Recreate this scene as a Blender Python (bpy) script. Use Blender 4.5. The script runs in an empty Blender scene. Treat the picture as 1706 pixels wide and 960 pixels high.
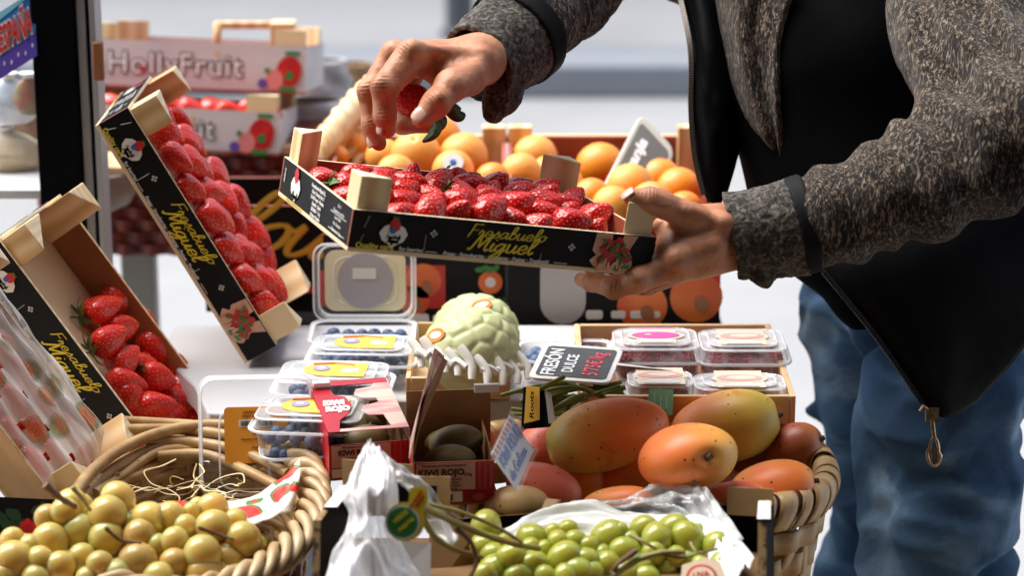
import bpy, bmesh, math, random
import numpy as np
from mathutils import Vector, Matrix, Quaternion, noise
PI = math.pi
rnd = random.Random(7)
SC = bpy.context.scene
COL = SC.collection

# ------------------------------------------------------------------ camera
CAM_Z = 1.75
PITCH = math.radians(16)
FPX = 4028.1                      # focal length in pixels of the 1706 px wide photograph (85 mm)
cd = bpy.data.cameras.new("camera")
cam = bpy.data.objects.new("camera", cd)
COL.objects.link(cam)
cam.location = (0, 0, CAM_Z)
cam.rotation_euler = (math.radians(90) - PITCH, 0, 0)
cd.lens = 85
cd.sensor_width = 36
cd.clip_start = 0.05
cd.clip_end = 200
cd.dof.use_dof = True
cd.dof.focus_distance = 2.37
cd.dof.aperture_fstop = 4.6
SC.camera = cam

# ------------------------------------------------------------------ world, sun, exposure
world = bpy.data.worlds.new("World")
SC.world = world
world.use_nodes = True
wn = world.node_tree.nodes
sky = wn.new("ShaderNodeTexSky")
sky.sky_type = 'NISHITA'
sky.sun_disc = False
SUN_EL, SUN_AZ = 60, 292         # azimuth clockwise from +Y: high, from the left and a little behind the stall, veiled
sky.sun_elevation = math.radians(SUN_EL)
sky.sun_rotation = math.radians(SUN_AZ)
hs = wn.new("ShaderNodeHueSaturation"); hs.inputs["Saturation"].default_value = .45   # thin white overcast veil
world.node_tree.links.new(sky.outputs[0], hs.inputs["Color"])
world.node_tree.links.new(hs.outputs[0], wn["Background"].inputs[0])
wn["Background"].inputs[1].default_value = 0.15
sl = bpy.data.lights.new("sun", 'SUN')
sl.energy = 2.8
sl.angle = math.radians(50)
sl.color = (1.0, 0.95, 0.88)
sun = bpy.data.objects.new("sun", sl)
COL.objects.link(sun)
_a, _e = math.radians(SUN_AZ), math.radians(SUN_EL)
_dir = Vector((math.sin(_a) * math.cos(_e), math.cos(_a) * math.cos(_e), math.sin(_e)))
sun.rotation_euler = _dir.to_track_quat('Z', 'Y').to_euler()
SC.view_settings.view_transform = 'Standard'
SC.view_settings.look = 'None'
SC.view_settings.exposure = 1.42
SC.view_settings.gamma = 1
SC.cycles.max_bounces = 8
SC.cycles.transparent_max_bounces = 24
SC.cycles.caustics_reflective = False
SC.cycles.caustics_refractive = False
SC.cycles.use_denoising = True

# ------------------------------------------------------------------ pixel <-> world
FWD = Vector((0, math.cos(PITCH), -math.sin(PITCH)))
UP = Vector((0, math.sin(PITCH), math.cos(PITCH)))
RT = Vector((1, 0, 0))
EYE = Vector((0, 0, CAM_Z))
def P(u, v, d):
    return EYE + FWD * d + RT * ((u - 853) / FPX * d) - UP * ((v - 480) / FPX * d)
def G(u, v, z):
    r = FWD + RT * ((u - 853) / FPX) - UP * ((v - 480) / FPX)
    return EYE + r * ((z - CAM_Z) / r.z)
def on_plane(M, u, v, z):
    """where the view ray through (u, v) meets the local plane z of frame M, in local coordinates"""
    Mi = M.inverted()
    o = Mi @ EYE
    r = (Mi.to_3x3()) @ (FWD + RT * ((u - 853) / FPX) - UP * ((v - 480) / FPX))
    return o + r * ((z - o.z) / r.z)

# ------------------------------------------------------------------ objects
def put(o, label=None, cat=None, group=None, kind=None):
    if label: o["label"] = label
    if cat: o["category"] = cat
    if group: o["group"] = group
    if kind: o["kind"] = kind
    return o
def thing(name, label, cat, loc=(0, 0, 0), group=None, M=None):
    o = bpy.data.objects.new(name, None)
    o.empty_display_size = 0.02
    COL.objects.link(o)
    if M is not None: o.matrix_world = M
    else: o.location = loc
    return put(o, label, cat, group)
def mesh_obj(name, me, parent=None, M=None):
    o = bpy.data.objects.new(name, me)
    COL.objects.link(o)
    if parent is not None: o.parent = parent
    if M is not None: o.matrix_local = M
    return o
def copy_thing(src, M, label=None, group=None):
    r = src.copy(); COL.objects.link(r); r.matrix_world = M
    if label: r["label"] = label
    if group: r["group"] = group
    for ch in list(src.children):
        c = ch.copy(); COL.objects.link(c); c.parent = r; c.matrix_local = ch.matrix_local.copy()
        for g in list(ch.children):
            d = g.copy(); COL.objects.link(d); d.parent = c
    return r

def crom(pts, n=8, closed=False):
    p = [Vector(q) for q in pts]
    out = []
    m = len(p)
    rng = range(m if closed else m - 1)
    for i in rng:
        p1, p2 = p[i % m], p[(i + 1) % m]
        p0 = p[(i - 1) % m] if (closed or i > 0) else p1 + (p1 - p2)
        p3 = p[(i + 2) % m] if (closed or i + 2 < m) else p2 + (p2 - p1)
        for k in range(n):
            t = k / n
            out.append(0.5 * ((2 * p1) + (p2 - p0) * t + (2 * p0 - 5 * p1 + 4 * p2 - p3) * t * t + (3 * p1 - p0 - 3 * p2 + p3) * t ** 3))
    if not closed: out.append(p[-1].copy())
    return out

class MB:
    def __init__(s): s.v = []; s.f = []; s.m = []
    def add(s, vs, fs, mi=0, M=None):
        b = len(s.v)
        s.v += [tuple(M @ Vector(q)) for q in vs] if M is not None else [tuple(q) for q in vs]
        for f in fs:
            s.f.append(tuple(b + i for i in f)); s.m.append(mi)
        return s
    def box(s, x0, x1, y0, y1, z0, z1, mi=0, M=None, fm=None):
        vs = [(x0, y0, z0), (x1, y0, z0), (x1, y1, z0), (x0, y1, z0), (x0, y0, z1), (x1, y0, z1), (x1, y1, z1), (x0, y1, z1)]
        fs = [(0, 3, 2, 1), (4, 5, 6, 7), (0, 1, 5, 4), (1, 2, 6, 5), (2, 3, 7, 6), (3, 0, 4, 7)]   # bottom top front right back left
        b = len(s.v)
        s.add(vs, fs, mi, M)
        if fm:
            for k, q in fm.items(): s.m[len(s.m) - 6 + k] = q
        return s
    def prism(s, poly, z0, z1, mi=0, M=None, cap=None):
        n = len(poly)
        vs = [(x, y, z0) for x, y in poly] + [(x, y, z1) for x, y in poly]
        fs = [tuple(range(n - 1, -1, -1)), tuple(range(n, 2 * n))] + [(i, (i + 1) % n, n + (i + 1) % n, n + i) for i in range(n)]
        s.add(vs, fs, mi, M)
        if cap is not None:
            s.m[len(s.m) - len(fs)] = cap; s.m[len(s.m) - len(fs) + 1] = cap
        return s
    def tube(s, pts, r, n=8, mi=0, flat=None, closed=False, cap=True, normal=None):
        """sweep; r number or list; flat=(a, b) squashes the section: a along the normal, b across"""
        pts = [Vector(p) for p in pts]
        N = len(pts)
        rs = r if isinstance(r, (list, tuple)) else [r] * N
        vs = []
        up = None
        for i, p in enumerate(pts):
            if closed: t = pts[(i + 1) % N] - pts[i - 1]
            else: t = pts[min(i + 1, N - 1)] - pts[max(i - 1, 0)]
            if t.length < 1e-9: t = Vector((0, 0, 1))
            t.normalize()
            if normal is not None:
                a = Vector(normal(i, p)) if callable(normal) else Vector(normal)
            elif up is None:
                a = Vector((0, 0, 1)) if abs(t.z) < .9 else Vector((1, 0, 0))
            else: a = up
            a = (a - t * a.dot(t))
            if a.length < 1e-6: a = t.orthogonal()
            a.normalize(); up = a
            b = t.cross(a)
            fa, fb = flat if flat else (1, 1)
            for k in range(n):
                w = 2 * PI * k / n
                vs.append(p + a * (math.cos(w) * rs[i] * fa) + b * (math.sin(w) * rs[i] * fb))
        fs = []
        for i in range(N if closed else N - 1):
            j = (i + 1) % N
            for k in range(n):
                k2 = (k + 1) % n
                fs.append((i * n + k, i * n + k2, j * n + k2, j * n + k))
        if cap and not closed:
            fs.append(tuple(range(n - 1, -1, -1))); fs.append(tuple((N - 1) * n + k for k in range(n)))
        return s.add(vs, fs, mi)
    def lathe(s, prof, n=16, mi=0, M=None):
        vs = []; fs = []
        m = len(prof)
        for r, z in prof:
            for k in range(n):
                w = 2 * PI * k / n
                vs.append((r * math.cos(w), r * math.sin(w), z))
        for i in range(m - 1):
            for k in range(n):
                k2 = (k + 1) % n
                fs.append((i * n + k, i * n + k2, (i + 1) * n + k2, (i + 1) * n + k))
        if prof[0][0] > 1e-6: fs.append(tuple(range(n - 1, -1, -1)))
        if prof[-1][0] > 1e-6: fs.append(tuple((m - 1) * n + k for k in range(n)))
        return s.add(vs, fs, mi, M)
    def ell(s, c, r, n=16, m=10, mi=0, M=None):
        prof = [(math.sin(PI * i / m), -math.cos(PI * i / m)) for i in range(m + 1)]
        prof[0] = (1e-7, -1); prof[-1] = (1e-7, 1)
        T = Matrix.Translation(c) @ Matrix.Diagonal((r[0], r[1], r[2], 1))
        return s.lathe(prof, n, mi, (M @ T) if M is not None else T)
    def grid(s, rows, mi=0, closed=False):
        R, Cn = len(rows), len(rows[0])
        vs = [q for row in rows for q in row]
        fs = []
        for i in range(R - 1):
            for k in range(Cn if closed else Cn - 1):
                k2 = (k + 1) % Cn
                fs.append((i * Cn + k, i * Cn + k2, (i + 1) * Cn + k2, (i + 1) * Cn + k))
        return s.add(vs, fs, mi)
    def poly(s, pts, mi=0, M=None): return s.add(pts, [tuple(range(len(pts)))], mi, M)
    def mesh(s, name, mats, smooth=35):
        me = bpy.data.meshes.new(name)
        me.from_pydata(s.v, [], s.f)
        for m in (mats if isinstance(mats, (list, tuple)) else [mats]): me.materials.append(m)
        me.polygons.foreach_set("material_index", s.m)
        if smooth:
            me.polygons.foreach_set("use_smooth", [True] * len(s.f))
            if smooth < 180: me.set_sharp_from_angle(angle=math.radians(smooth))
        me.update()
        return me
    def build(s, name, mats, parent=None, M=None, smooth=35, bevel=0, solid=0, sub=0):
        o = mesh_obj(name, s.mesh(name, mats, smooth), parent, M)
        if solid:
            b = o.modifiers.new("thickness", 'SOLIDIFY'); b.thickness = solid; b.offset = 0
        if bevel:
            b = o.modifiers.new("bevel", 'BEVEL'); b.width = bevel; b.segments = 2; b.limit_method = 'ANGLE'; b.angle_limit = math.radians(40)
        if sub:
            b = o.modifiers.new("sub", 'SUBSURF'); b.levels = sub; b.render_levels = sub
        return o

# ------------------------------------------------------------------ materials
def _nodes(name):
    m = bpy.data.materials.new(name); m.use_nodes = True
    return m, m.node_tree.nodes, m.node_tree.links, m.node_tree.nodes["Principled BSDF"]
def rgb(*c): return (c[0], c[1], c[2], 1)
def mat(name, col, rough=0.5, col2=None, scale=20, stretch=(1, 1, 1), detail=4, lo=.35, hi=.65, bump=0, bscale=60, bstretch=None, bdist=.001,
        spec=.5, metal=0, sss=0, sssr=(.01, .004, .002), coat=0, trans=0, alpha=1, sheen=0, spots=None, spot_scale=80, spot_th=.12, wave=None, col3=None, scale3=3, emit=0, uvw='Object'):
    m, N, K, B = _nodes(name)
    B.inputs["Base Color"].default_value = rgb(*col)
    B.inputs["Roughness"].default_value = rough
    B.inputs["Specular IOR Level"].default_value = spec
    B.inputs["Metallic"].default_value = metal
    if sss:
        B.inputs["Subsurface Weight"].default_value = sss
        B.inputs["Subsurface Radius"].default_value = (1, .4, .2)
        B.inputs["Subsurface Scale"].default_value = sssr[0]
    if coat: B.inputs["Coat Weight"].default_value = coat; B.inputs["Coat Roughness"].default_value = .12
    if trans: B.inputs["Transmission Weight"].default_value = trans
    if sheen: B.inputs["Sheen Weight"].default_value = sheen; B.inputs["Sheen Roughness"].default_value = .5
    B.inputs["Alpha"].default_value = alpha
    tc = N.new("ShaderNodeTexCoord")
    def mapped(st):
        mp = N.new("ShaderNodeMapping"); mp.inputs["Scale"].default_value = st
        K.new(tc.outputs[uvw], mp.inputs[0]); return mp.outputs[0]
    def noise(sc, st, det=detail):
        n = N.new("ShaderNodeTexNoise"); n.inputs["Scale"].default_value = sc; n.inputs["Detail"].default_value = det
        K.new(mapped(st), n.inputs["Vector"]); return n.outputs["Fac"]
    def ramp(fac, a, b):
        r = N.new("ShaderNodeMapRange"); r.inputs["From Min"].default_value = a; r.inputs["From Max"].default_value = b
        K.new(fac, r.inputs["Value"]); return r.outputs[0]
    def mix(fac, a, b):
        x = N.new("ShaderNodeMix"); x.data_type = 'RGBA'
        K.new(fac, x.inputs["Factor"])
        for s_, q in ((6, a), (7, b)):
            if isinstance(q, tuple): x.inputs[s_].default_value = rgb(*q)
            else: K.new(q, x.inputs[s_])
        return x.outputs[2]
    c = None
    if wave:      # wood grain: (scale, distortion, axis)
        w = N.new("ShaderNodeTexWave"); w.inputs["Scale"].default_value = wave[0]; w.inputs["Distortion"].default_value = wave[1]
        w.inputs["Detail"].default_value = 2; w.bands_direction = wave[2]; w.inputs["Detail Scale"].default_value = .7
        K.new(mapped((1, 1, 1)), w.inputs["Vector"])
        c = mix(w.outputs["Fac"], col, col2)
    elif col2: c = mix(ramp(noise(scale, stretch), lo, hi), col, col2)
    if col3: c = mix(ramp(noise(scale3, (1, 1, 1), 2), .4, .65), c if c is not None else col, col3)
    if spots:
        v = N.new("ShaderNodeTexVoronoi"); v.inputs["Scale"].default_value = spot_scale
        K.new(mapped((1, 1, 1)), v.inputs["Vector"])
        s_ = N.new("ShaderNodeMath"); s_.operation = 'LESS_THAN'; s_.inputs[1].default_value = spot_th
        K.new(v.outputs["Distance"], s_.inputs[0])
        c = mix(s_.outputs[0], c if c is not None else col, spots)
    if c is not None: K.new(c, B.inputs["Base Color"])
    if bump:
        b = N.new("ShaderNodeBump"); b.inputs["Strength"].default_value = bump; b.inputs["Distance"].default_value = bdist
        K.new(noise(bscale, bstretch or stretch, 5), b.inputs["Height"]); K.new(b.outputs[0], B.inputs["Normal"])
    return m
def plastic_mat(name, col=(1, 1, 1), amount=.12, rough=.12, streak=None, edge=.5, tint=None):
    """thin clear film: mostly see-through, glossy, whiter at grazing angles"""
    m = bpy.data.materials.new(name); m.use_nodes = True
    N, K = m.node_tree.nodes, m.node_tree.links
    B = N["Principled BSDF"]; out = N["Material Output"]
    B.inputs["Base Color"].default_value = rgb(*col); B.inputs["Roughness"].default_value = rough
    B.inputs["Specular IOR Level"].default_value = .9
    t = N.new("ShaderNodeBsdfTransparent"); t.inputs[0].default_value = rgb(*(tint or (1, 1, 1)))
    mx = N.new("ShaderNodeMixShader")
    lw = N.new("ShaderNodeLayerWeight"); lw.inputs[0].default_value = .35
    ad = N.new("ShaderNodeMath"); ad.operation = 'MULTIPLY_ADD'
    K.new(lw.outputs["Facing"], ad.inputs[0]); ad.inputs[1].default_value = edge; ad.inputs[2].default_value = amount
    ad.use_clamp = True
    fac = ad.outputs[0]
    tc = N.new("ShaderNodeTexCoord")
    if streak:     # (scale, stretch, strength)
        mp = N.new("ShaderNodeMapping"); mp.inputs["Scale"].default_value = streak[1]; K.new(tc.outputs["Object"], mp.inputs[0])
        n = N.new("ShaderNodeTexNoise"); n.inputs["Scale"].default_value = streak[0]; n.inputs["Detail"].default_value = 3
        K.new(mp.outputs[0], n.inputs["Vector"])
        r = N.new("ShaderNodeMapRange"); r.inputs["From Min"].default_value = .45; r.inputs["From Max"].default_value = .72; r.inputs["To Max"].default_value = streak[2]
        K.new(n.outputs["Fac"], r.inputs["Value"])
        a2 = N.new("ShaderNodeMath"); a2.operation = 'ADD'; a2.use_clamp = True
        K.new(fac, a2.inputs[0]); K.new(r.outputs[0], a2.inputs[1]); fac = a2.outputs[0]
        b = N.new("ShaderNodeBump"); b.inputs["Strength"].default_value = .6; b.inputs["Distance"].default_value = .004
        K.new(n.outputs["Fac"], b.inputs["Height"]); K.new(b.outputs[0], B.inputs["Normal"])
    K.new(fac, mx.inputs[0]); K.new(t.outputs[0], mx.inputs[1]); K.new(B.outputs[0], mx.inputs[2])
    K.new(mx.outputs[0], out.inputs[0])
    return m

M_ = {}
M_['pine'] = mat("pine wood", (.78, .58, .33), .55, col2=(.60, .36, .15), wave=(14, 3.5, 'X'), bump=.15, bscale=160)
M_['pine2'] = mat("pine wood pale", (.80, .62, .38), .55, col2=(.68, .45, .22), wave=(20, 2.5, 'Y'), bump=.15, bscale=160)
M_['pine_end'] = mat("pine end grain", (.86, .74, .52), .6, col2=(.76, .60, .38), wave=(30, 4, 'X'))
M_['board'] = mat("thin plywood", (.72, .50, .28), .6, col2=(.60, .38, .19), scale=6, stretch=(1, 8, 8), bump=.1)
M_['redboard'] = mat("red-brown inner board", (.36, .085, .045), .5, col2=(.25, .05, .03), scale=8, bump=.1)
M_['brownboard'] = mat("brown inner board", (.42, .17, .065), .5, col2=(.30, .105, .04), scale=7, bump=.1)
M_['cream'] = mat("cream board", (.80, .63, .42), .6, col2=(.72, .53, .33), scale=5, bump=.08)
M_['blackprint'] = mat("black printed board", (.004, .004, .005), .55, col2=(.008, .007, .007), scale=30, bump=.08, bscale=120, spec=.18)
M_['yellow'] = mat("yellow print", (.75, .58, .03), .5)
M_['gold'] = mat("golden print", (.72, .42, .03), .5)
M_['white'] = mat("white print", (.78, .76, .72), .5)
M_['grey'] = mat("grey print", (.35, .33, .32), .5)
M_['redprint'] = mat("red print", (.62, .02, .02), .4, col2=(.45, .012, .015), scale=90)
M_['greenprint'] = mat("green print", (.03, .20, .04), .5)
M_['peach'] = mat("peach print", (.74, .44, .30), .5, col2=(.62, .32, .2), scale=60)
M_['blueprint'] = mat("blue print", (.03, .12, .45), .5)
M_['navyprint'] = mat("deep violet blue print", (.05, .03, .33), .5, col2=(.10, .05, .35), scale=12)
M_['orangeprint'] = mat("orange print", (.85, .22, .02), .4)
M_['pinkprint'] = mat("pink print", (.70, .12, .22), .5)
M_['dark'] = mat("near black", (.003, .003, .004), .7, spec=.06)
M_['label_white'] = mat("white paper label", (.80, .79, .77), .5, col2=(.74, .72, .70), scale=20)
M_['label_yellow'] = mat("yellow paper label", (.85, .52, .08), .45)
# ------------------------------------------------------------------ lettering
def text_poly(txt, size, mi, mb, M, shear=0, bold=0, align='CENTER', sx=1, space=1, thick=.0002):
    c = bpy.data.curves.new("t", 'FONT')
    c.body = txt; c.size = size; c.shear = shear; c.offset = bold; c.align_x = align; c.align_y = 'CENTER'
    c.space_character = space; c.extrude = thick; c.resolution_u = 3
    o = bpy.data.objects.new("t", c); COL.objects.link(o)
    dg = bpy.context.evaluated_depsgraph_get()
    me = bpy.data.meshes.new_from_object(o.evaluated_get(dg))
    T = M @ Matrix.Diagonal((sx, 1, 1, 1))
    mb.add([v.co[:] for v in me.vertices], [tuple(p.vertices) for p in me.polygons], mi, T)
    bpy.data.objects.remove(o); bpy.data.curves.remove(c); bpy.data.meshes.remove(me)
GL = {
 'e': (.76, [[(.06, .45), (.40, .48), (.60, .74), (.42, 1.02), (.14, .85), (.05, .40), (.25, .0), (.52, .04), (.72, .30)]]),
 's': (.72, [[(0, .15), (.3, .7), (.4, 1.05), (.52, .6), (.58, .25), (.38, 0), (.12, .08)]]),
 'a': (.92, [[(.62, .85), (.35, 1), (.06, .6), (.1, .1), (.33, .03), (.6, .5), (.68, 1), (.64, .3), (.75, 0), (.95, .3)]]),
 'b': (.78, [[(0, .4), (.3, 1.2), (.4, 1.9), (.2, 2), (.1, 1.5), (.1, .2), (.3, 0), (.6, .3), (.58, .8), (.35, .95), (.15, .7)]]),
 'u': (.88, [[(0, .8), (.06, 1), (.05, .3), (.2, 0), (.45, .2), (.6, 1)], [(.6, 1), (.58, .25), (.72, 0), (.9, .3)]]),
 'l': (.48, [[(0, .4), (.35, 1.2), (.44, 1.9), (.24, 2), (.12, 1.4), (.12, .3), (.28, 0), (.5, .3)]]),
 'o': (.78, [[(.4, 1), (.08, .75), (.08, .2), (.35, 0), (.62, .3), (.6, .8), (.4, 1)], [(.58, .8), (.8, .85)]]),
 'r': (.66, [[(0, .3), (.15, 1.1), (.2, .85), (.42, .88), (.38, .3), (.5, 0), (.72, .3)]]),
 'i': (.40, [[(0, .4), (.14, 1), (.1, .2), (.25, 0), (.42, .3)], [(.22, 1.38), (.24, 1.46)]]),
 'g': (.92, [[(.62, .85), (.35, 1), (.06, .6), (.1, .15), (.33, .08), (.6, .6), (.66, 1), (.6, -.3), (.35, -.8), (.08, -.6), (.35, -.15), (.95, .3)]]),
 'c': (.66, [[(.55, .8), (.35, 1), (.08, .65), (.1, .2), (.35, 0), (.68, .3)]]),
 'd': (.85, [[(.6, .85), (.35, 1), (.06, .6), (.1, .1), (.35, .03), (.6, .5)], [(.66, 2), (.62, .3), (.75, 0), (.9, .2)]]),
 'F': (1.12, [[(.30, 1.95), (.7, 1.95), (1.15, 1.97)], [(.34, 1.95), (.32, 1), (.28, .3), (.20, -.15)], [(.32, 1.02), (.6, 1.02), (.95, 1.04)]]),
 'M': (1.62, [[(0, .25), (.1, 0), (.25, .3), (.5, 1.9), (.56, 1.9), (.74, .5), (.8, .5), (1.28, 1.9), (1.34, 1.9), (1.25, .5), (1.38, 0), (1.6, .25)]]),
 'K': (1.0, [[(.15, 2), (.1, 0)], [(.85, 2), (.15, .9)], [(.2, 1), (.9, 0)]]),
 'I': (.45, [[(.2, 2), (.18, 0)]]),
 'W': (1.25, [[(.05, 2), (.3, 0), (.6, 1.5), (.85, 0), (1.15, 2)]]),
 'R': (1.05, [[(.1, 0), (.15, 2), (.7, 1.9), (.75, 1.3), (.2, 1), (.85, 0)]]),
 'O': (1.15, [[(.5, 2), (.1, 1.3), (.2, .2), (.6, 0), (.95, .7), (.85, 1.7), (.5, 2)]]),
 'J': (.85, [[(.3, 2), (.8, 2)], [(.6, 2), (.55, .3), (.3, 0), (.05, .3)]]),
 'G': (1.1, [[(.9, 1.6), (.5, 2), (.1, 1.2), (.2, .2), (.6, 0), (.95, .4), (.9, .9), (.55, .9)]]),
 'A': (1.1, [[(.05, 0), (.5, 2), (.95, 0)], [(.2, .7), (.8, .7)]]),
 ' ': (.5, []),
}
def script(txt, xh, w, mi, mb, M, shear=.25, width=None, thick=.25, lift=0):
    """brush lettering drawn stroke by stroke; xh = x-height, w = half stroke width; centred at M's origin"""
    tot = sum(GL[c][0] for c in txt) * xh
    sx = (width / tot) if width else 1
    x = -tot / 2
    for ci, c in enumerate(txt):
        adv, strokes = GL[c]
        for si, st in enumerate(strokes):
            pts = crom([((q[0] * xh + x + shear * q[1] * xh) * sx, q[1] * xh - xh * .5, (ci % 3) * .00005 + lift) for q in st], 5)
            n = len(pts)
            rs = []
            for i, p in enumerate(pts):
                t = pts[min(i + 1, n - 1)] - pts[max(i - 1, 0)]
                down = abs(t.y) / (t.length + 1e-9)
                rs.append(w * (.62 + .5 * down) * (1 if 0 < i < n - 1 else .6))
            b = MB(); b.tube(pts, rs, 6, mi, flat=(thick, 1), normal=(0, 0, 1))
            mb.add(b.v, b.f, mi, M)
        x += adv * xh
def disc(mb, cx, cy, r, mi, M, z=0, n=20, ry=None, th=.0003, rot=0, jag=0, seed=1):
    rr = random.Random(seed)
    ry = ry or r
    pl = []
    for k in range(n):
        a = 2 * PI * k / n; j = 1 + jag * (rr.random() - .5) * 2
        x, y = r * math.cos(a) * j, ry * math.sin(a) * j
        pl.append((cx + x * math.cos(rot) - y * math.sin(rot), cy + x * math.sin(rot) + y * math.cos(rot)))
    mb.prism(pl, z, z + th, mi, M)
def face_frame(origin, xdir, ydir):
    """matrix whose x/y lie in a panel and whose z points out of it"""
    x = Vector(xdir).normalized(); y = Vector(ydir).normalized(); z = x.cross(y)
    m = Matrix((x, y, z)).transposed().to_4x4(); m.translation = Vector(origin)
    return m
# ------------------------------------------------------------------ the setting
m_ground = mat("pale paving", (.27, .272, .278), .8, col2=(.235, .238, .245), scale=1.5, bump=.2, bscale=30)
m_kerb = mat("kerb stone", (.20, .215, .24), .8, col2=(.185, .20, .225), scale=8)
m_wall = mat("pale render", (.62, .63, .65), .85, col2=(.58, .59, .62), scale=.8)
m_steel = mat("grey painted steel", (.30, .31, .33), .45, col2=(.24, .25, .27), scale=9)
m_tabletop = mat("grey table sheet", (.52, .52, .53), .45, col2=(.44, .44, .46), scale=7, bump=.15, bscale=15)

g = MB(); g.poly([(-60, -20, 0), (60, -20, 0), (60, 60, 0), (-60, 60, 0)])
put(g.build('ground', m_ground), kind='structure')
k = MB(); k.box(-20, 20, 8.6, 9.0, 0.0, .12)
put(k.build('kerb', m_kerb, bevel=.01), kind='structure')
k = MB(); k.poly([(-20, 9.0, .12), (20, 9.0, .12), (20, 13, .12), (-20, 13, .12)])
put(k.build('pavement', m_ground), kind='structure')
# the building across the street
bt = thing('pale_building', 'pale rendered building front far behind the stall across the street', 'building', (0, 11.8, .12))
b = MB()
xs = [-14, -6.2, -5.0, -.16, .10, 7, 8.4, 15]
# wall as strips with a doorway gap filled by the door part
b.box(-14, -.36, 0, .4, 0, 6.5); b.box(.0, 14, 0, .4, 0, 6.5); b.box(-.36, .0, 0, .4, 2.6, 6.5)
b.build('wall', m_wall, bt)
d = MB(); d.box(-.36, .0, .12, .18, 0, 2.6); d.box(-.34, -.30, .06, .119, 0, 2.6); d.box(-.06, -.02, .06, .119, 0, 2.6)
d.build('door', mat("dark grey door", (.10, .11, .13), .4), bt)
for wx in (-9, -5, 4, 8):
    w = MB(); w.box(wx - .6, wx + .6, -.04, -.002, 3.2, 5.0); fr = w.build('window', mat("window frame", (.6, .6, .6), .5), bt)
    w = MB(); w.box(wx - .5, wx + .5, -.05, -.042, 3.3, 4.9); w.build('pane', mat("window glass", (.05, .06, .08), .1), fr)
pl = MB(); pl.box(-14, 14, -.05, -.002, 0, .5)
pl.build('plinth', mat("grey blue plinth", (.36, .40, .47), .8), bt)

q_ = G(766, 62, .12)
bo = thing('bollard', 'dark grey street post far behind on the opposite pavement', 'post', (q_.x, q_.y, .12))
b = MB(); b.lathe([(.075, 0), (.075, .03), (.055, .04), (.055, .95), (.062, .96), (.062, 1.0), (.03, 1.03), (1e-5, 1.035)], 20); b.build('shaft', mat("dark bollard paint", (.06, .065, .08), .5), bo, smooth=40)
# stall: table, lower shelf, rear shelf, and the unseen light blockers added behind the camera
TZ, SZ, RZ = .95, .72, .875
tb = thing('display_table', 'grey topped display table of the fruit stall', 'table', (0, 2.5, 0))
b = MB(); b.prism([(-.385, .03), (-.335, -.08), (-.31, -.17), (-.13, -.19), (-.13, -.13), (.292, -.13), (.292, .138), (-.385, .138)], TZ - .03, TZ)
b.build('tabletop', m_tabletop, tb, bevel=.003)
for x in (-.30, .25):
    for y in (-.05, .10):
        b = MB(); b.box(x, x + .03, y, y + .03, 0, TZ - .03); b.build('leg', m_steel, tb)
sb = thing('front_bench', 'low wooden bench in front of the table carrying the baskets', 'bench', (0, 1.95, 0))
b = MB(); b.box(-.75, .40, -.35, .36, SZ - .03, SZ); b.build('bench_top', M_['board'], sb)
for x in (-.72, .35):
    for y in (-.3, .31):
        b = MB(); b.box(x, x + .04, y, y + .04, 0, SZ - .03); b.build('leg', m_steel, sb)
rb = thing('rear_bench', 'dark rear bench behind the table carrying the orange boxes', 'bench', (0, 3.0, 0))
b = MB(); b.box(-.36, .262, -.33, .62, RZ - .03, RZ); b.build('bench_top', M_['dark'], rb)
for x in (-.34, .22):
    for y in (-.28, .55):
        b = MB(); b.box(x, x + .04, y, y + .04, 0, RZ - .03); b.build('leg', m_steel, rb)

# added out of view: a dark wall and canvas cover that block sky light
m_added_wall = mat("dark added wall", (.06, .052, .046), .7, col2=(.04, .035, .03), scale=3)
sh = thing('added_back_wall', 'dark wall added out of view behind the camera to cut fill light', 'building', (0, -1.6, 0))
b = MB(); b.box(-8, 8, -.3, 0, 0, 7.0); b.build('wall', m_added_wall, sh)
b = MB(); b.box(-4, -2.1, 0, .1, .6, 2.4); b.build('shutter', m_steel, sh)
aw = thing('added_sky_cover', 'dark canvas sheet added out of view above the camera to block sky light', 'added_sky_cover', (0, -1.6, 2.9))  # unseen overhead cover, put in to hold back the sky and deepen contrast
b = MB(); b.grid([[(x, y, .55 - y * .14) for x in np.linspace(-8, 8, 17)] for y in (0, 1.2, 2.4, 3.6)])
b.build('cover_sheet', mat("dark canvas", (.06, .02, .02), .9), aw, solid=.006)
b = MB(); b.tube([(-8, 1.8, .29), (8, 1.8, .29)], .025, 10); b.build('front_rail', m_steel, aw)
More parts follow.
